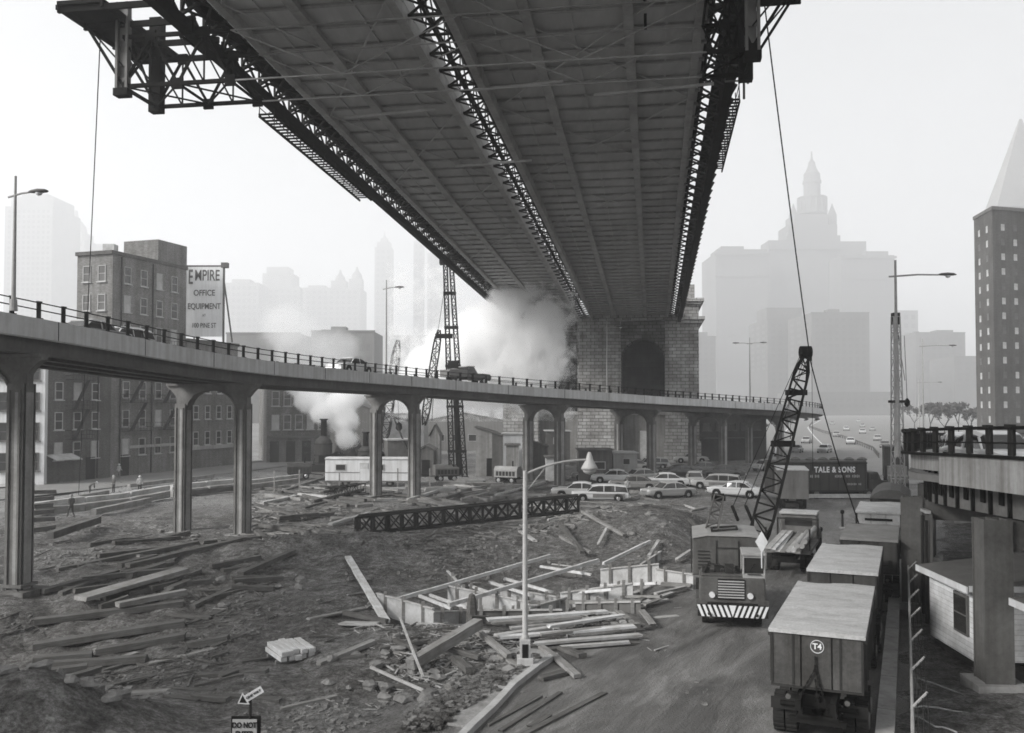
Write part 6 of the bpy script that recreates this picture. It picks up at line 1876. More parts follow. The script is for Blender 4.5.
for k in range(34):
    px, py = rnd.uniform(36, 330), rnd.uniform(575, 690); L = rnd.uniform(15, 70); s_ = rnd.uniform(-.25, .12)
    tpx((px, py), (px + L, py + L * s_), rnd.uniform(.12, .32), rnd.uniform(.05, .14), 'ddm'[k % 3], 'thin dark board half sunk in the mud at lower left', 'boards sunk in the mud at lower left', lift=-.02)
# foundation: boarded forms and two long pale straight edges
FG = 'boards of the foundation forms'
def formwork(pa, pb, hgt, mat, label, posts=3):
    a, b = G(*pa), G(*pb); a.z, b.z = H(a.x, a.y), H(b.x, b.y)
    t = thing('formwork_panel', label, 'formwork', tuple((a + b) / 2), 0, 'formwork panels of the foundation')
    mb = MB(); mb.extrude([a - Vector((0, 0, .3)), b - Vector((0, 0, .3)), b + Vector((0, 0, hgt)), a + Vector((0, 0, hgt))], (0.02, .06, 0)); mb.build('panel', mat, t)
    for k in range(posts):
        p = a.lerp(b, (k + .5) / posts); mb = MB(); mb.box((p.x, p.y - .06, p.z + hgt * .45), (.14, .1, hgt * 1.25 + .3)); mb.build('post', MDW, t)
    mb = MB(); mb.bar(a + Vector((0, -.02, hgt)), b + Vector((0, -.02, hgt)), .12, .06); mb.build('cap_board', LTW, t)
formwork((378, 598), (434, 620), .62, OFFW, 'whitish formwork panel at the left end of the foundation', 3)
formwork((448, 588), (529, 606), .85, OFFW, 'long pale formwork panel behind the foreground lamp post', 4)
formwork((448, 574), (470, 592), .6, STO2, 'short grey formwork panel left of the foreground lamp post', 2)
formwork((600, 577), (658, 582), 1.0, OFFW, 'bright white formwork panel near the truck crane', 3)
formwork((655, 582), (692, 588), .75, OFFW, 'pale formwork panel ending beside the truck crane wheels', 2)
formwork((560, 590), (632, 596), .7, OFFW, 'white boarded form in the middle of the foundation', 4)
formwork((552, 563), (582, 568), .5, STO2, 'low grey form at the back of the foundation', 2)
formwork((470, 612), (562, 616), .55, STO2, 'grey form below the long pale straight edge', 4)
formwork((434, 620), (470, 612), .5, OFFW, 'whitish form turning the corner at the left end of the foundation', 2)
formwork((529, 606), (566, 594), .6, OFFW, 'pale cross wall form right of the foreground lamp post', 2)
formwork((575, 604), (640, 612), .55, STO2, 'whitish low form just behind the plank pile', 4)
formwork((640, 570), (660, 560), .5, OFFW, 'small pale form behind the bright white formwork panel', 2)
formwork((500, 580), (556, 590), .55, OFFW, 'pale inner form between the two long straight edge boards', 3)
for a, b in (((430, 594), (470, 610)), ((470, 584), (512, 598)), ((505, 574), (552, 586)), ((540, 565), (590, 575)), ((420, 598), (452, 612)), ((490, 578), (534, 592)), ((562, 588), (612, 598)), ((600, 584), (655, 594))):
    tpx(a, b, .12, .12, 'w', 'pale cross board laid between the long straight edges of the foundation', 'cross boards of the foundation', lift=.55, name='plank', cat='plank')
tpx((396, 602), (550, 560.5), .14, .16, 'w', 'long whitish straight edge board across the back of the foundation', None, lift=.62, name='plank', cat='plank')
tpx((449, 614), (598, 567), .14, .18, 'w', 'longest whitish straight edge board across the middle of the foundation', None, lift=.68, name='plank', cat='plank')
tpx((603, 570), (649, 555), .13, .16, 'w', 'short whitish straight edge board behind the white formwork panel', None, lift=.75, name='plank', cat='plank')
for a, b, w, k in (((560, 541), (590, 556), .2, 'm'), ((582, 529), (624, 544), .22, 'm'), ((560, 534), (582, 556), .26, 'd'), ((598, 548), (606, 540), .16, 'l'), ((648, 560), (658, 548), .18, 'l'), ((640, 530), (652, 521), .16, 'm'), ((690, 553), (676, 562), .2, 'l'), ((520, 590), (640, 606), .2, 'm'), ((560, 585), (660, 601), .16, 'm'), ((660, 586), (690, 588), .2, 'm'), ((655, 596), (684, 589), .2, 'l')):
    tpx(a, b, w, w * .7, k, 'loose board lying about the foundation forms', FG, lift=.1 + .2 * rnd.random())
# stack of broken pale planks by the road
PG = 'broken planks piled at the roadside'
for i, (a, b, w, k, lf) in enumerate((((488, 628), (606, 618), .34, 'w', .35), ((496, 637), (604, 624), .30, 'l', .22), ((500, 641), (634, 632), .32, 'w', .30), ((535, 645), (640, 637), .30, 'l', .15), ((540, 640), (638, 629), .26, 'm', .28), ((510, 632), (612, 622), .3, 'l', .28), ((520, 644), (600, 640), .3, 'd', .02), ((530, 648), (636, 641), .34, 'd', .0), ((505, 636), (560, 630), .28, 'm', .1), ((548, 634), (622, 623), .24, 'w', .38), ((492, 632), (580, 626), .24, 'm', .42), ((560, 648), (628, 643), .22, 'l', .10))):
    tpx(a, b, w, .09, k, 'long splintered pale plank in the roadside pile behind the lamp post', PG, lift=lf, name='plank', cat='plank')
for k in range(14):
    px = 515 + k * 9.5 + rnd.uniform(-4, 4); py = 614 + rnd.uniform(-5, 6)
    tpx((px, py), (px + rnd.uniform(10, 22), py + rnd.uniform(8, 15)), .26, .07, 'dmlm'[k % 4], 'short plank lying crosswise behind the roadside plank pile', 'crosswise planks behind the pile', lift=.15 + .1 * rnd.random(), name='plank', cat='plank')
for k in range(9):
    px = 618 + rnd.uniform(0, 44); py = 598 + rnd.uniform(-6, 14)
    tpx((px, py), (px + rnd.uniform(12, 26), py - rnd.uniform(2, 12)), .24, .07, 'lmdl'[k % 4], 'short plank tossed between the foundation and the truck crane', 'planks near the truck crane', lift=.05 + .12 * rnd.random(), name='plank', cat='plank')
tpx((654, 616), (677, 614), .3, .06, 'l', 'single pale plank lying alone on the road edge', None, name='plank', cat='plank')
# left of the lamp
tpx((349, 564), (387, 618), .34, .12, 'w', 'long whitish plank pointing down to the foundation corner', None, lift=.12, name='plank', cat='plank')
tpx((343, 617), (378, 621), .45, .08, 'l', 'short pale plank lying flat left of the foundation', None, name='plank', cat='plank', lift=.05)
tpx((345, 608), (388, 619), .2, .16, 'd', 'dark beam crossing under the long whitish plank', None, lift=.1)
tpx((411, 664), (479, 626), .36, .36, 'm', 'thick grey squared beam propped on the rubble left of the lamp', None, lift=.05, zb=.6)
tpx((372, 661), (424, 683), .08, .08, 'l', 'thin pale pole lying over the rubble', None, name='pole', cat='pole', lift=.1)
timber(P(401, 616, 34.2), P(424, 674, 28.8), .07, .07, LTW, 'thin pale pole leaning down across the rubble heap', None, 'pole', 'pole', ground=False)
tpx((449, 684), (512, 669), .42, .14, 'm', 'curved broad board at the edge of the broken pavement', None, sag=.12, lift=.08, name='plank', cat='plank')
for (a, b, w, h, k, lf) in (((553, 655), (577, 676), .26, .12, 'm', .06), ((560, 647), (582, 656), .3, .14, 'd', .05), ((541, 648), (557, 659), .22, .12, 'm', .1), ((540, 678), (563, 672), .3, .12, 'd', .04), ((430, 646), (480, 657), .2, .15, 'd', .1), ((476, 637), (510, 660), .22, .16, 'm', .2), ((395, 645), (420, 652), .2, .16, 'd', .1), ((380, 648), (430, 643), .2, .14, 'd', .05), ((455, 657), (470, 668), .25, .2, 'd', .05), ((500, 655), (520, 668), .25, .15, 'm', .05), ((390, 672), (432, 676), .12, .10, 'd', .05), ((470, 622), (500, 617), .25, .2, 'd', .2)):
    tpx(a, b, w, h, k, 'broken dark board in the rubble around the foreground lamp post', 'broken boards in the rubble by the lamp', lift=lf)
for (a, b, w) in (((520, 733), (604, 690), .18), ((500, 728), (560, 690), .14), ((530, 724), (548, 712), .2), ((488, 722), (540, 694), .12)):
    tpx(a, b, w, .06, 'd', 'dark strip of board pressed into the mud beside the kerb', 'boards pressed into the mud by the kerb', lift=.02)
# old post stump
tp_ = G(472, 618); m = MB(); m.lathe([(.26, -.2), (.24, .5), (.2, 1.0), (.12, 1.25), (.03, 1.3)], (0, 0, 0), 7)
o = m.build('post_stump', DKW, origin=(0, 0, 0)); o.location = (tp_.x, tp_.y, H(tp_.x, tp_.y)); tag(o, 'splintered dark post stump standing in front of the foundation', 'stump')
for px, py, h_ in ((480, 600, .9), (470, 585, .8), (562, 585, .8), (566, 600, .7), (582, 598, .8), (512, 606, .7), (546, 590, .6), (617, 592, .8), (640, 592, .7), (596, 604, .6)):
    p = G(px, py); timber((p.x, p.y, H(p.x, p.y) - .2), (p.x + .05, p.y, H(p.x, p.y) + h_), .16, .12, MDW, 'short upright stake driven among the foundation forms', 'stakes among the foundation forms', 'stake', 'stake', ground=False)

# white bundle of planks on the mud
bz = G(292, 640)
for i in range(10):
    r_, c_ = divmod(i, 5)
    o = MB().box((0, 0, 0), (1.75, .24, .17)).build('plank', WTW, origin=(0, 0, 0), bevel=.015)
    o.matrix_world = Matrix.Translation((bz.x + .05 * rnd.uniform(-1, 1), bz.y, H(bz.x, bz.y) + .30 + .19 * r_)) @ Matrix.Rotation(R(-58 + rnd.uniform(-2, 2)), 4, 'Z') @ Matrix.Translation((rnd.uniform(-.1, .1), -.52 + .26 * c_, 0))
    tag(o, 'thick whitish plank in the small stack alone on the mud at lower left', 'plank', 'planks of the white stack')
for k in (-.5, .5):
    o = MB().box((0, 0, 0), (.14, 1.4, .14)).build('bearer', MDW, origin=(0, 0, 0))
    o.matrix_world = Matrix.Translation((bz.x, bz.y, H(bz.x, bz.y) + .12)) @ Matrix.Rotation(R(-58), 4, 'Z') @ Matrix.Translation((k, 0, 0)); tag(o, 'short bearer under the white plank stack', 'timber', 'bearers of the white stack')

# lattice girder lying on the ground
ga, gb = G(357, 541), G(578, 521)
gd = thing('lattice_girder', 'long dark lattice girder lying on its side across the middle of the site', 'girder', tuple((ga + gb) / 2))
za, zb_ = H(ga.x, ga.y), H(gb.x, gb.y)
def gpt(t, z, o=0.0): p = ga.lerp(gb, t); return Vector((p.x, p.y + o, za + (zb_ - za) * t + z + .1))
for z in (.1, 1.25):
    for o_ in (0, 1.1):
        mb = MB(); mb.bar(gpt(0, z, o_), gpt(1, z, o_), .26, .12); mb.build('chord', STEEL, gd)
mb = MB(); n = 17
for i in range(n):
    for o_ in (0, 1.1):
        mb.bar(gpt(i / n, .1, o_), gpt((i + 1) / n, 1.25, o_), .07); mb.bar(gpt(i / n, 1.25, o_), gpt((i + 1) / n, .1, o_), .07); mb.bar(gpt(i / n, .1, o_), gpt(i / n, 1.25, o_), .14 if i % 2 else .22)
    mb.bar(gpt(i / n, 1.25, 0), gpt((i + 1) / n, 1.25, 1.1), .07)
for t_ in (0, 1): mb.bar(gpt(t_, .1), gpt(t_, 1.25), .3, .2)
mb.build('lacing', STEEL, gd)
# more members near the columns
for a, b, w, k, lb, nm in (((424, 500), (464, 517), .5, 'm', 'grey beam sloping down from the right column of the arched bent', 'beam'), ((262, 525), (310, 537), .35, 'd', 'dark sleeper between the second bent and the girder', 'sleeper'), ((256, 530), (266, 545), .3, 'd', 'short dark sleeper near the foot of the second bent', 'sleeper')):
    tpx(a, b, w, w * .7, k, lb, None, lift=.1, name=nm, cat=nm)
BG = 'boards scattered in the middle of the site'
for k in range(90):
    px, py = rnd.uniform(255, 560), rnd.uniform(484, 526); L = rnd.uniform(14, 50); s = rnd.uniform(-.35, .25)
    if 350 < px < 570 and py > 508: py -= 14
    tpx((px, py), (px + L, py + L * s), rnd.uniform(.2, .45), rnd.uniform(.12, .3), 'dmdmld'[k % 6], 'weathered board lying in the cluttered ground around the arched bents', BG, lift=.05 + .1 * rnd.random())
for k in range(14):
    px, py = rnd.uniform(470, 690), rnd.uniform(497, 545); L = rnd.uniform(8, 24); s = rnd.uniform(-.6, .6)
    tpx((px, py), (px + L, py + L * s), rnd.uniform(.15, .3), .12, 'mdlm'[k % 4], 'small board thrown on the dirt bank below the parked cars', 'boards on the dirt bank', lift=.05)
def compressor(label, px, py, rz, paint):
    p = G(px, py); t = thing('air_compressor', label, 'compressor', (p.x, p.y, H(p.x, p.y)), rz, None)
    mb = MB(); mb.loft([[(x, -.8, .7), (x, -.8, 1.5), (x, -.5, 1.9), (x, .5, 1.9), (x, .8, 1.5), (x, .8, .7)] for x in (-1.4, 1.4)]); b_ = mb.build('housing', paint, t, local=True)
    mb = MB()
    for k in range(6): mb.box((-1.0 + k * .4, -.815, 1.1), (.28, .03, .5))
    mb.build('side_door', STEEL, b_, local=True)
    mb = MB(); mb.tube((.6, 0, 1.85), (.6, 0, 2.5), .08); mb.build('exhaust', BLACK, t, local=True)
    mb = MB(); mb.bar((1.3, 0, .6), (2.8, 0, .4), .1); mb.box((0, 0, .62), (2.6, 1.2, .14)); mb.build('chassis', BLACK, t, local=True)
    for x in (-.8, .8):
        for s in (-1, 1): make_wheel(t, x, s * .8, .36)
compressor('dark wheeled compressor in front of the pile driver foot', 446, 480, .3, GIRD)
compressor('pale wheeled compressor left of the ramp column by the huts', 508, 482, -.4, M('compressor paint', .32, .6, .3, 1))
compressor('small dark compressor on the pale gravel left of the site trailer', 300, 478, .2, TRD)
shed('dark tar papered hut between the pile driver and the site trailer', 418, 434, 450, 468, 112, 4, WB1, GIRD, door=(0, 1.0, 2.0), pitch=.6)
shed('dark lean to shed against the left foot of the anchorage', 528, 548, 440, 462, 122, 4, WB1, GIRD, slope=.9)
lattice(G(330, 498) + Vector((0, 0, .5)), G(362, 492) + Vector((0, 0, .5)), .9, .9, STEEL, 'truss', thing('crane_boom_section', 'dark lattice boom section lying on the ground in front of the white site trailer', 'boom section', tuple(G(346, 495))), .9, .1, .05, taper=0)
# notice board and site posts near the trailer
p = G(369, 489); t = thing('notice_board', 'small white notice board on two legs in front of the site trailer', 'sign', (p.x, p.y, H(p.x, p.y)))
mb = MB(); mb.box((0, 0, 1.6), (1.7, .06, 1.2)); mb.build('board', WHT, t, local=True)
mb = MB()
for s in (-.75, .75): mb.box((s, .05, .8), (.08, .08, 2.4))
mb.build('leg', MDW, t, local=True)
for px in (300, 340, 398, 430, 275):
    p = G(px, 492 + rnd.uniform(-4, 4)); timber((p.x, p.y, H(p.x, p.y) - .2), (p.x, p.y, H(p.x, p.y) + 2.2), .12, .12, MDW, 'thin upright site stake near the white trailer', 'upright stakes near the trailer', 'stake', 'stake', ground=False)
# barrels
for px, py, z_ in ((555, 463, 0), (500, 480, 0), (560, 497, 0)):
    p = G(px, py); m = MB(); m.lathe([(.28, 0), (.30, .02), (.30, .28), (.31, .3), (.30, .32), (.30, .58), (.31, .6), (.30, .62), (.30, .86), (.27, .88)], (0, 0, 0), 14)
    o = m.build('oil_drum', GIRD, origin=(0, 0, 0)); o.location = (p.x, p.y, H(p.x, p.y)); tag(o, 'dark upright oil drum on the littered ground near the ramp columns', 'oil drum', 'oil drums')

# stones
def stone(px, py, s, mat, label, group):
    p = G(px, py); bm = bmesh.new(); bmesh.ops.create_icosphere(bm, subdivisions=2, radius=1)
    sd_ = rnd.random() * 50; ax_ = Vector((rnd.uniform(.7, 1.2), rnd.uniform(.7, 1.2), rnd.uniform(.5, .8)))
    for v in bm.verts:
        q = v.co; f = 1 + .32 * math.sin(q.x * 3.1 + sd_) * math.sin(q.y * 2.7 + sd_ * 1.3) + .2 * math.sin(q.z * 4.3 + sd_ * .7)
        v.co = Vector((q.x * f * ax_.x, q.y * f * ax_.y, q.z * f * ax_.z)) * s
    me = bpy.data.meshes.new('stone'); bm.to_mesh(me); bm.free(); me.materials.append(mat)
    o = bpy.data.objects.new('stone', me); COL.objects.link(o); o.location = (p.x, p.y, H(p.x, p.y) + s * .25); tag(o, label, 'stone', group)
for (px, py, s, l) in ((27, 672, .34, 1), (63, 705, .36, 0), (64, 716, .22, 1), (90, 700, .3, 0), (92, 722, .3, 1), (75, 728, .25, 1), (115, 724, .3, 0), (104, 690, .2, 0), (60, 694, .25, 0), (35, 690, .3, 0), (20, 705, .35, 0), (45, 722, .3, 0), (125, 712, .22, 0), (10, 728, .3, 1)):
    stone(px, py, s, RUB, 'rough stone on the dark heap in the bottom left corner', 'stones on the bottom left heap')
for k in range(34):
    px, py = rnd.gauss(415, 38), rnd.gauss(662, 14)
    if py < 640: py = 650
    stone(px, py, rnd.uniform(.08, .3), RUB if k % 3 else STON, 'broken stone or concrete lump in the rubble left of the lamp post', 'lumps in the rubble by the lamp')
for k in range(40):
    px, py = rnd.uniform(150, 700), rnd.uniform(510, 600)
    if 380 < px < 690 and py > 548: py = rnd.uniform(512, 545)
    stone(px, py, rnd.uniform(.1, .32), STON if k % 3 == 0 else RUB, 'scattered stone on the churned ground of the site', 'stones scattered over the site')

# countless rubble and splinters as single ground litter objects
def litter(name, n, mat, region, smin, smax, stick=False, seed=3):
    rs = np.random.RandomState(seed); vs, fs = [], []
    c = 0
    while c < n:
        px, py = region(rs); g = G(px, py); x, y = g.x, g.y
        if float(road_dist(np.array(x), np.array(y))) < .3 and rs.rand() > .06: continue
        if vn(np.array(x / 3.0), np.array(y / 3.0), 21) + .35 * vn(np.array(x), np.array(y), 22) < rs.rand() * .55 - .12: continue
        z = H(x, y); s = smin + (smax - smin) * rs.rand() ** 3 ; b = len(vs); a = rs.rand() * 6.28; cs, sn = math.cos(a), math.sin(a)
        if stick:
            L, w, h = s * (3 + 5 * rs.rand()), s * .35, s * .22; tl = (rs.rand() - .5) * .5
            for sx_, sy_, sz_ in ((-1, -1, -1), (1, -1, -1), (1, 1, -1), (-1, 1, -1), (-1, -1, 1), (1, -1, 1), (1, 1, 1), (-1, 1, 1)):
                u, v = sx_ * L, sy_ * w; vs.append((x + u * cs - v * sn, y + u * sn + v * cs, z + h + sz_ * h + u * tl * .3 + .02))
        else:
            for sx_, sy_, sz_ in ((-1, -1, -1), (1, -1, -1), (1, 1, -1), (-1, 1, -1), (-1, -1, 1), (1, -1, 1), (1, 1, 1), (-1, 1, 1)):
                k = .55 + .7 * rs.rand(3); u, v = sx_ * s * k[0], sy_ * s * k[1]; vs.append((x + u * cs - v * sn, y + u * sn + v * cs, z + sz_ * s * .6 * k[2] + s * .2))
        fs += [tuple(b + i for i in f) for f in ((3, 2, 1, 0), (4, 5, 6, 7), (0, 1, 5, 4), (1, 2, 6, 5), (2, 3, 7, 6), (3, 0, 4, 7))]; c += 1
    me = bpy.data.meshes.new(name); me.from_pydata(vs, [], fs); me.materials.append(mat); me.update()
    o = bpy.data.objects.new(name, me); COL.objects.link(o); o['kind'] = 'stuff'
uni = lambda rs: (rs.uniform(-5, 720), 405 + 75 * (1 + 3.4 * rs.rand() ** 1.6))
litter('rubble', 9000, RUB, uni, .015, .09)
litter('rubble', 1500, RUB, lambda rs: (rs.uniform(-10, 150), rs.uniform(660, 760)), .03, .16, seed=11)
litter('gravel', 1500, STON, lambda rs: (rs.uniform(20, 640), rs.uniform(478, 570)), .02, .13, seed=5)
def slab_litter(name, n, mat, smax, seed):
    rs = np.random.RandomState(seed); vs, fs = [], []
    for _ in range(n):
        t_ = rs.rand() ** .8; x = 1.2 - 3.0 * t_ - .25 - 1.1 * rs.rand() ** 1.5; y = 31.6 - 6.8 * t_ + rs.normal(0, .3); s_ = .012 + smax * rs.rand() ** 3; b_ = len(vs); z = max(H(x, y), .07)
        for sx_, sy_, sz_ in ((-1, -1, -1), (1, -1, -1), (1, 1, -1), (-1, 1, -1), (-1, -1, 1), (1, -1, 1), (1, 1, 1), (-1, 1, 1)):
            k = .5 + .8 * rs.rand(3); vs.append((x + sx_ * s_ * k[0], y + sy_ * s_ * k[1], z + sz_ * s_ * .5 * k[2] + s_ * .2))
        fs += [tuple(b_ + i for i in f) for f in ((3, 2, 1, 0), (4, 5, 6, 7), (0, 1, 5, 4), (1, 2, 6, 5), (2, 3, 7, 6), (3, 0, 4, 7))]
    me = bpy.data.meshes.new(name); me.from_pydata(vs, [], fs); me.materials.append(mat); me.update()
    o = bpy.data.objects.new(name, me); COL.objects.link(o); o['kind'] = 'stuff'
slab_litter('rubble', 700, RUB, .09, 31); slab_litter('dirt_clods', 900, DIRT, .12, 32)
litter('splinters', 3600, MDW, lambda rs: (rs.uniform(240, 660), rs.uniform(480, 535)), .05, .22, True, 7)
litter('wood_litter', 700, LTW, lambda rs: (rs.normal(490, 90), rs.normal(628, 26) if True else 0), .03, .09, True, 8)
litter('dark_litter', 900, DKW, lambda rs: (rs.uniform(0, 480), rs.uniform(530, 660)), .04, .13, True, 9)

# ------------------------------------------------------------------ distant city
def tower(label, d, px0, px1, pyt, mat, depth=None, rows=12, cols=6, z0=12, win=True, crown=(), name='office_tower', ww=.5, rot=0.0):
    k_ = 2.7 if d >= 600 else 1.9 if d > 400 else 1.35
    d *= k_; depth = depth * k_ if depth else None; z0 *= k_
    x0, x1 = X(px0, d), X(px1, d); W_ = x1 - x0; ht = Z(pyt, d); depth = depth or W_ * .9
    t = thing(name, label, 'building', ((x0 + x1) / 2, d, 0))
    poly = [(-W_ / 2, 0), (W_ / 2, 0), (W_ / 2, depth), (-W_ / 2, depth)]
    mb = MB(); mb.prism(poly, -1, ht); mb.build('wall', mat, t, local=True)
    if win:
        a, b = (x0, d), (x1, d); dz = (ht - z0 - 4) / rows
        wall_windows(t, a, b, rows, cols, z0 + dz / 2, dz, W_ / cols * ww, dz * .55, W_ * .04, None, GLM, False, 100, proud=.1)
        if x0 > 60:
            wall_windows(t, (x0, d + depth), (x0, d), min(rows, 8), 3, z0 + dz / 2 + dz * max(0, rows - 8), dz, depth / 3 * ww, dz * .55, depth * .05, None, GLM, False, 30, proud=.1)
    mb = MB()
    for (u0, u1, p0, p1) in crown:                     # stepped upper storeys in the photograph's units
        a, b = X(u0, d) - (x0 + x1) / 2, X(u1, d) - (x0 + x1) / 2; dp = min(depth, (b - a))
        mb.prism([(a, depth / 2 - dp / 2), (b, depth / 2 - dp / 2), (b, depth / 2 + dp / 2), (a, depth / 2 + dp / 2)], Z(p1, d) - .02, Z(p0, d))
    if crown: mb.build('crown', mat, t, local=True)
    mb = MB(); mb.box((W_ * .1, depth * .5, ht + .3), (W_ * .5, depth * .5, .6)) ; mb.box((0, 0.0, ht + .2), (W_ + .6, .8, .8)); mb.build('cornice', mat, t, local=True)
    return t
def cone_top(t, px, d, prof, depth, mat, name='spire', n=12):
    """turned or pyramidal top: prof = (half width px, py)"""
    d *= 2.7; depth *= 2.7
    W = wm(t).translation; mb = MB(); mb.lathe([(r * d / 900, Z(py, d)) for r, py in prof], (X(px, d) - W.x, depth, 0), n); mb.build(name, mat, t, local=True)
dF = 820
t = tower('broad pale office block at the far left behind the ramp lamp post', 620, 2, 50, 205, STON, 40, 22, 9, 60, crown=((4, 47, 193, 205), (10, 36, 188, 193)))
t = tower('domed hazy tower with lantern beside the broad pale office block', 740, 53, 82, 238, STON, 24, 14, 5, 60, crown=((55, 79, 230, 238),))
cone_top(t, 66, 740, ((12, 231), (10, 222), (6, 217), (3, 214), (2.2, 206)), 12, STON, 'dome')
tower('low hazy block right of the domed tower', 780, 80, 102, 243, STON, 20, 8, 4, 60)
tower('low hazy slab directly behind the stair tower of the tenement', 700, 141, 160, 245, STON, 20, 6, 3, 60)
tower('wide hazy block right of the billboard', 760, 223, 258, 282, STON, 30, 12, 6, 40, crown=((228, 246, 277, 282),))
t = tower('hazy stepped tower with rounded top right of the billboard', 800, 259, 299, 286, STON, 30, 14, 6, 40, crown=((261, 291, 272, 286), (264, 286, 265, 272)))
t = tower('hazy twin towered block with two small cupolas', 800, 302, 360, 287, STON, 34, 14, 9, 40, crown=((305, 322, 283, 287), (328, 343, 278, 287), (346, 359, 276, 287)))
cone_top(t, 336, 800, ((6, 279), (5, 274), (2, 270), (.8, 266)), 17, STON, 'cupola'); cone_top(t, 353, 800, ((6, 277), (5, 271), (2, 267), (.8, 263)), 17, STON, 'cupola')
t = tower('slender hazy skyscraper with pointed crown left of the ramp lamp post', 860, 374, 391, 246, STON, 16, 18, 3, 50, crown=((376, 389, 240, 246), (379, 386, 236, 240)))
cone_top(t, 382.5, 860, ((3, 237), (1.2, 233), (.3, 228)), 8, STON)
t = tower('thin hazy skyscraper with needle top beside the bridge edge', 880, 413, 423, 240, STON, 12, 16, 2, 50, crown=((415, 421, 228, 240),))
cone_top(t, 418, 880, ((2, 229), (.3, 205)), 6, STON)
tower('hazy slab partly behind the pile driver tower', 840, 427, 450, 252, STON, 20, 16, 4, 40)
tower('low wide hazy block below the slender skyscraper', 640, 365, 470, 335, STON, 30, 7, 14, 20)
tower('low hazy terrace behind the steam right of the billboard', 330, 226, 300, 333, STO2, 18, 4, 9, 6)
t = tower('grey flat roofed warehouse in the haze left of the ramp lamp post', 300, 311, 374, 331, STO2, 20, 5, 8, 6, crown=((316, 330, 327, 331), (326, 341, 324, 331)))
tower('short dim block in the haze just right of the corner house', 260, 300, 322, 352, STO2, 14, 3, 3, 6)

# the great municipal tower block
dM = 1480; S_ = 1.85
mb_ = thing('municipal_block', 'huge hazy municipal block with a tiered central tower and spire', 'building', (X(806, dM), dM, 0))
def mx(px, d=None): return X(px, d or dM)
MUN = M('granite block in haze', .09, .85, .12, .02, bmp=0)
def slab(u0, u1, pyt, y0, y1, name='wall'):
    y0 *= S_; y1 *= S_; m = MB(); m.prism([(mx(u0, y0), y0), (mx(u1, y0), y0), (mx(u1, y0), y1), (mx(u0, y0), y1)], -1, Z(pyt, y0)); return m.build(name, MUN, mb_)
slab(717, 770, 251, 800, 860); slab(770, 843, 244, 832, 870); slab(843, 896, 254, 800, 860)
for (u0, u1, pt, y0) in ((718, 768, 248, 803), (722, 745, 245, 806), (770, 788, 239, 834), (788, 842, 234, 834), (842, 868, 240, 834), (868, 890, 250, 803)):
    y0 *= S_; m = MB(); m.prism([(mx(u0, y0), y0), (mx(u1, y0), y0), (mx(u1, y0), y0 + 50), (mx(u0, y0), y0 + 50)], Z(258, y0), Z(pt, y0)); m.build('attic', MUN, mb_)
m = MB()
for (u0, u1, py, y0) in ((715, 771, 253, 799), (842, 898, 256, 799), (771, 842, 247, 830)): m.box((mx((u0 + u1) / 2, y0 * S_), y0 * S_ + 1, Z(py, y0 * S_)), (mx(u1, y0 * S_) - mx(u0, y0 * S_), 7, 3.2))
for (u0, u1, py, y0) in ((716, 770, 275, 799.6), (843, 897, 278, 799.6), (716, 770, 375, 799.6)): m.box((mx((u0 + u1) / 2), y0 * S_ + .5, Z(py, dM)), (mx(u1) - mx(u0), 4, 2.6))
m.build('cornice', MUN, mb_)
def round_(px, prof, yc, name, n=16):
    d_ = yc * S_; m = MB(); m.lathe([(r * d_ / 900, Z(py, d_)) for r, py in prof], (mx(px, d_), d_, 0), n); m.build(name, MUN, mb_)
m = MB(); dT_ = 836 * S_; m.prism([(mx(797, dT_), dT_ + 4), (mx(831, dT_), dT_ + 4), (mx(831, dT_), dT_ + 56), (mx(797, dT_), dT_ + 56)], Z(240, dT_), Z(212, dT_)); m.prism([(mx(790, dT_), dT_), (mx(839, dT_), dT_), (mx(839, dT_), dT_ + 60), (mx(790, dT_), dT_ + 60)], Z(240, dT_), Z(223, dT_)); m.build('tower_base', MUN, mb_)
round_(814, ((14.5, 213), (14.5, 211), (13.5, 210), (13.5, 198), (14.5, 197.5), (14.5, 196)), 852, 'tower_drum')
round_(814, ((9.3, 197), (9.3, 195), (8.2, 194), (8.2, 182), (9.2, 181.5), (9, 179), (8.2, 178), (8, 172), (6.5, 170), (4.5, 166), (3.6, 163)), 852, 'upper_drum')
round_(814, ((3.6, 164), (3.2, 160), (1.6, 158), (.9, 154), (.7, 149)), 852, 'spire')
for px in (795, 834): round_(px, ((4.6, 226), (4.6, 214), (3.6, 211), (1.6, 206), (.4, 202)), 846, 'corner_turret', 10)
m = MB()
for k in range(16):
    a = 2 * math.pi * k / 16; m.tube((mx(814, 852 * S_) + 24.4 * math.cos(a), 852 * S_ + 24.4 * math.sin(a), Z(211, 852 * S_)), (mx(814, 852 * S_) + 24.4 * math.cos(a), 852 * S_ + 24.4 * math.sin(a), Z(197, 852 * S_)), 1.3, 1.3, 6)
m.build('colonnade', MUN, mb_)
wall_windows(mb_, (mx(717), 1480), (mx(770), 1480), 17, 8, 37, 13, 4.5, 7.8, 3.7, None, GLM, False, 60, proud=.2)
wall_windows(mb_, (mx(843), 1480), (mx(896), 1480), 17, 8, 37, 13, 4.5, 7.8, 3.7, None, GLM, False, 40, proud=.2)
tower('long flat roofed court block in front of the municipal tower', 520, 768, 815, 318, STO2, 40, 11, 6, 14, crown=((772, 808, 305, 318),))
tower('squarer darker block with roof huts before the municipal tower', 470, 812, 870, 312, STO2, 40, 11, 8, 14, crown=((840, 852, 305, 312), (858, 866, 308, 312)))
tower('narrow hazy slab right of the anchorage', 560, 696, 716, 336, STO2, 30, 9, 3, 14, crown=((701, 712, 330, 336),))
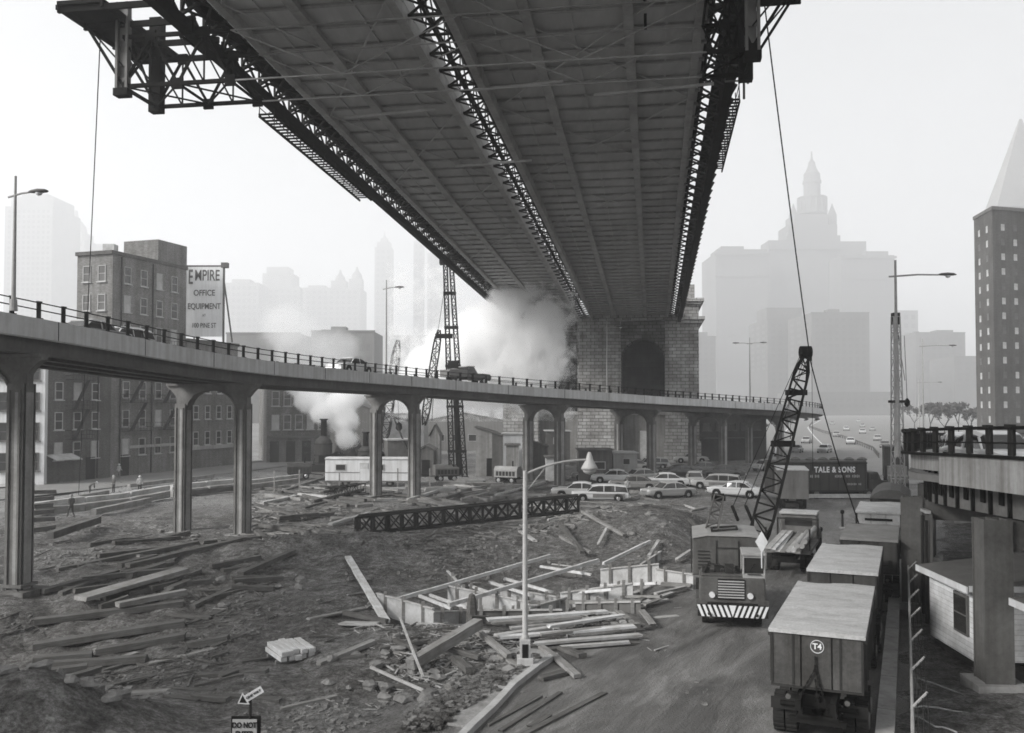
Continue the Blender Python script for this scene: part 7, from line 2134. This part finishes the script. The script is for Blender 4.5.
tower('hazy slab between the municipal block and the right lamp post', 620, 895, 919, 310, STON, 30, 9, 3, 14)
tower('low wide hazy block behind the right lamp posts', 560, 916, 966, 332, STO2, 30, 7, 7, 14, crown=((946, 962, 328, 332), (926, 930, 329, 332)))
tower('lowest hazy block near the far right trees', 500, 955, 980, 356, STO2, 30, 5, 3, 14)
tower('dim low terrace across the end of the distant drive', 420, 790, 900, 392, STO2, 20, 2, 14, 3)
# brick apartment tower at the right edge
dA = 175
ap = thing('apartment_tower', 'dark brick apartment tower with rows of pale windows at the right edge', 'building', (X(1000, dA), dA, 0))
c0 = Vector((X(995, dA), dA)); cl = Vector((X(976.5, dA + 10), dA + 10)); cr = Vector((X(1040, dA + 3), dA + 3)); bk = cl + (cr - c0)
pp = [tuple(cl), tuple(c0), tuple(cr), tuple(bk)]
APB = M_brick('apartment brick', .10, .5, .16, .02, .2, .13, big=.1, bmp=0)
MB().prism(pp, -1, Z(208, dA)).build('wall', APB, ap)
inset_roof(ap, pp, Z(208, dA), STO2, .7, .2)
wall_windows(ap, cl, c0, 14, 2, 6.0, 2.9, 1.1, 1.5, .8, None, lambda r, k: GLP if (r * 7 + k * 3) % 4 else GLM, False)
wall_windows(ap, c0, cr, 14, 3, 6.0, 2.9, 1.0, 1.45, 1.0, None, lambda r, k: GLP if (r * 5 + k) % 3 else GLM, False)
# pyramid roofed tower behind it
t = tower('hazy tower with steep pyramid roof behind the right apartment tower', 520, 1000, 1064, 205, STO2, 14, 4, 5, 60)
m = MB(); W_ = X(1064, 988) - X(1000, 988); hw_ = W_ / 2
m.loft([[(-hw_, 0, Z(205, 988)), (hw_, 0, Z(205, 988)), (hw_, 26.6, Z(205, 988)), (-hw_, 26.6, Z(205, 988))], [(-1, 12.3, Z(112, 988)), (1, 12.3, Z(112, 988)), (1, 14.3, Z(112, 988)), (-1, 14.3, Z(112, 988))]]); m.build('pyramid_roof', STON, t, local=True)

# bare hazy trees by the far end of the drive
LEAF = M('dry twigs and leaves', .085, .9, .4, 1.5, bmp=0); BARK = M('bark', .07, .9, .3, 2)
def tree(label, px, d, h, seed, lean=0):
    rs = random.Random(seed); t = thing('bare_tree', label, 'tree', (X(px, d), d, 0), 0, 'trees beside the distant drive')
    tr_ = MB(); tips = []
    def grow(p, dr, L, r, lv):
        q = p + dr * L; tr_.tube(p, q, r, r * .65, 6, cap=False)
        if lv == 0: tips.append(q); return
        for k in range(3 if lv > 1 else 4):
            v = Vector((rs.uniform(-1, 1), rs.uniform(-1, 1), rs.uniform(.0, .9))); nd = (dr * .9 + v * .75).normalized(); grow(q, nd, L * rs.uniform(.62, .8), r * .6, lv - 1)
        if lv <= 2: tips.append(q)
    grow(Vector((0, 0, 0)), Vector((lean, 0, 1)).normalized(), h * .3, h * .022, 4)
    tr_.build('trunk', BARK, t, local=True)
    cr_ = MB()
    for q in tips:
        for k in range(5):
            c = q + Vector((rs.gauss(0, .5), rs.gauss(0, .5), rs.gauss(0, .45))) * h * .055; s = h * rs.uniform(.008, .02)
            a = Vector((rs.uniform(-1, 1), rs.uniform(-1, 1), rs.uniform(-1, 1))).normalized(); b = a.orthogonal().normalized(); c2_ = a.cross(b)
            cr_.add([c - b * s - c2_ * s * 2, c + b * s - c2_ * s * 2, c + b * s + c2_ * s * 2, c - b * s + c2_ * s * 2], [(0, 1, 2, 3)])
    cr_.build('crown', LEAF, t, local=True)
for px, d, h, lb in ((930, 265, 11, 'hazy bare tree behind the thin right lamp post'), (944, 240, 10, 'rounded hazy tree between the thin lamp post and the apartment tower'), (958, 255, 11, 'hazy tree right of the rounded tree by the drive'), (970, 230, 9, 'small hazy tree against the apartment tower'), (914, 300, 10, 'faint hazy tree right of the crane mast'), (760, 190, 7, 'low hazy tree seen under the end of the ramp'), (776, 210, 7.5, 'low hazy tree behind the boom under the ramp end'), (790, 235, 7, 'low hazy tree at the left kerb of the distant drive')):
    tree(lb, px, d, h, int(px))

# ------------------------------------------------------------------ steam
def steam(name, blobs, dens, nscale=.55, amp=1.0, seed=0.0, lo=.35, hi=.75, aniso=.0, step=.35):
    xs0 = [b[0][0] - b[1] for b in blobs]; xs1 = [b[0][0] + b[1] for b in blobs]; ys0 = [b[0][1] - b[1] for b in blobs]; ys1 = [b[0][1] + b[1] for b in blobs]; zs0 = [b[0][2] - b[1] for b in blobs]; zs1 = [b[0][2] + b[1] for b in blobs]
    lo_, hi_ = Vector((min(xs0), min(ys0), max(.5, min(zs0)))), Vector((max(xs1), max(ys1), max(zs1))); c = (lo_ + hi_) / 2
    mb = MB(); mb.box((0, 0, 0), hi_ - lo_); o = mb.build(name, DIRT, origin=(0, 0, 0)); o.location = c; o['kind'] = 'stuff'
    m = bpy.data.materials.new(name); m.use_nodes = True; t = m.node_tree
    for n in list(t.nodes): t.nodes.remove(n)
    out = t.nodes.new('ShaderNodeOutputMaterial'); v = t.nodes.new('ShaderNodeVolumePrincipled')
    v.inputs['Color'].default_value = (1, 1, 1, 1); v.inputs['Anisotropy'].default_value = aniso
    tc = t.nodes.new('ShaderNodeTexCoord'); cur = None
    wob = t.nodes.new('ShaderNodeVectorMath'); wob.operation = 'ADD'; wob.inputs[1].default_value = (seed, seed * 2, seed * 3); t.links.new(tc.outputs['Object'], wob.inputs[0])
    nz = noise(t, wob.outputs[0], nscale, 8, .68, .6)
    for (p, r) in blobs:
        ds = t.nodes.new('ShaderNodeVectorMath'); ds.operation = 'DISTANCE'; ds.inputs[1].default_value = Vector(p) - c; t.links.new(tc.outputs['Object'], ds.inputs[0])
        mr = t.nodes.new('ShaderNodeMapRange'); mr.inputs['From Min'].default_value = r; mr.inputs['From Max'].default_value = 0; mr.inputs['To Min'].default_value = 0; mr.inputs['To Max'].default_value = 1; t.links.new(ds.outputs['Value'], mr.inputs['Value'])
        if cur is None: cur = mr.outputs[0]
        else:
            mx_ = t.nodes.new('ShaderNodeMath'); mx_.operation = 'SMOOTH_MAX'; mx_.inputs[2].default_value = .15; t.links.new(cur, mx_.inputs[0]); t.links.new(mr.outputs[0], mx_.inputs[1]); cur = mx_.outputs[0]
    sb = t.nodes.new('ShaderNodeMath'); sb.operation = 'MULTIPLY_ADD'; t.links.new(nz, sb.inputs[0]); sb.inputs[1].default_value = amp; t.links.new(cur, sb.inputs[2])
    mr = t.nodes.new('ShaderNodeMapRange'); mr.interpolation_type = 'SMOOTHSTEP'; mr.inputs['From Min'].default_value = lo + amp * .5; mr.inputs['From Max'].default_value = hi + amp * .5; mr.inputs['To Min'].default_value = 0; mr.inputs['To Max'].default_value = dens
    t.links.new(sb.outputs[0], mr.inputs['Value']); 
    gate = t.nodes.new('ShaderNodeMath'); gate.operation = 'MULTIPLY'; st2 = t.nodes.new('ShaderNodeMapRange'); st2.inputs['From Max'].default_value = .12; t.links.new(cur, st2.inputs['Value']); t.links.new(mr.outputs[0], gate.inputs[0]); t.links.new(st2.outputs[0], gate.inputs[1])
    t.links.new(gate.outputs[0], v.inputs['Density']); t.links.new(v.outputs[0], out.inputs['Volume'])
    o.data.materials[0] = m
    return o
dP = 116
b = lambda px, py, r, d=dP: (P(px, py, d), r)
steam('steam', [b(536, 342, 5.2), b(514, 352, 5.8), b(542, 322, 4.0), b(496, 334, 5.4), b(476, 347, 6.0), b(455, 362, 6.0), b(524, 376, 5.4), b(490, 374, 6.0), b(436, 372, 5.0), b(508, 302, 3.6), b(540, 366, 4.2), b(526, 288, 2.8), b(418, 378, 3.6)], .9, .42, 1.25, lo=.16, hi=.24)
steam('steam', [b(344, 420, 2.8, 123), b(338, 406, 2.8, 123), b(347, 438, 2.0, 122), b(312, 398, 3.0, 124), b(322, 412, 2.2, 122), b(303, 383, 3.0, 125), b(350, 394, 2.8, 124)], 1.6, .6, .9, 3.0, lo=.16, hi=.4)
steam('steam', [b(300, 348, 7, 135), b(285, 325, 6, 138), b(318, 364, 6, 132), b(335, 352, 6, 140)], .14, .30, .9, 7.0, lo=.2, hi=.65)
scene.cycles.volume_step_rate = 2.0
scene.cycles.volume_max_steps = 128
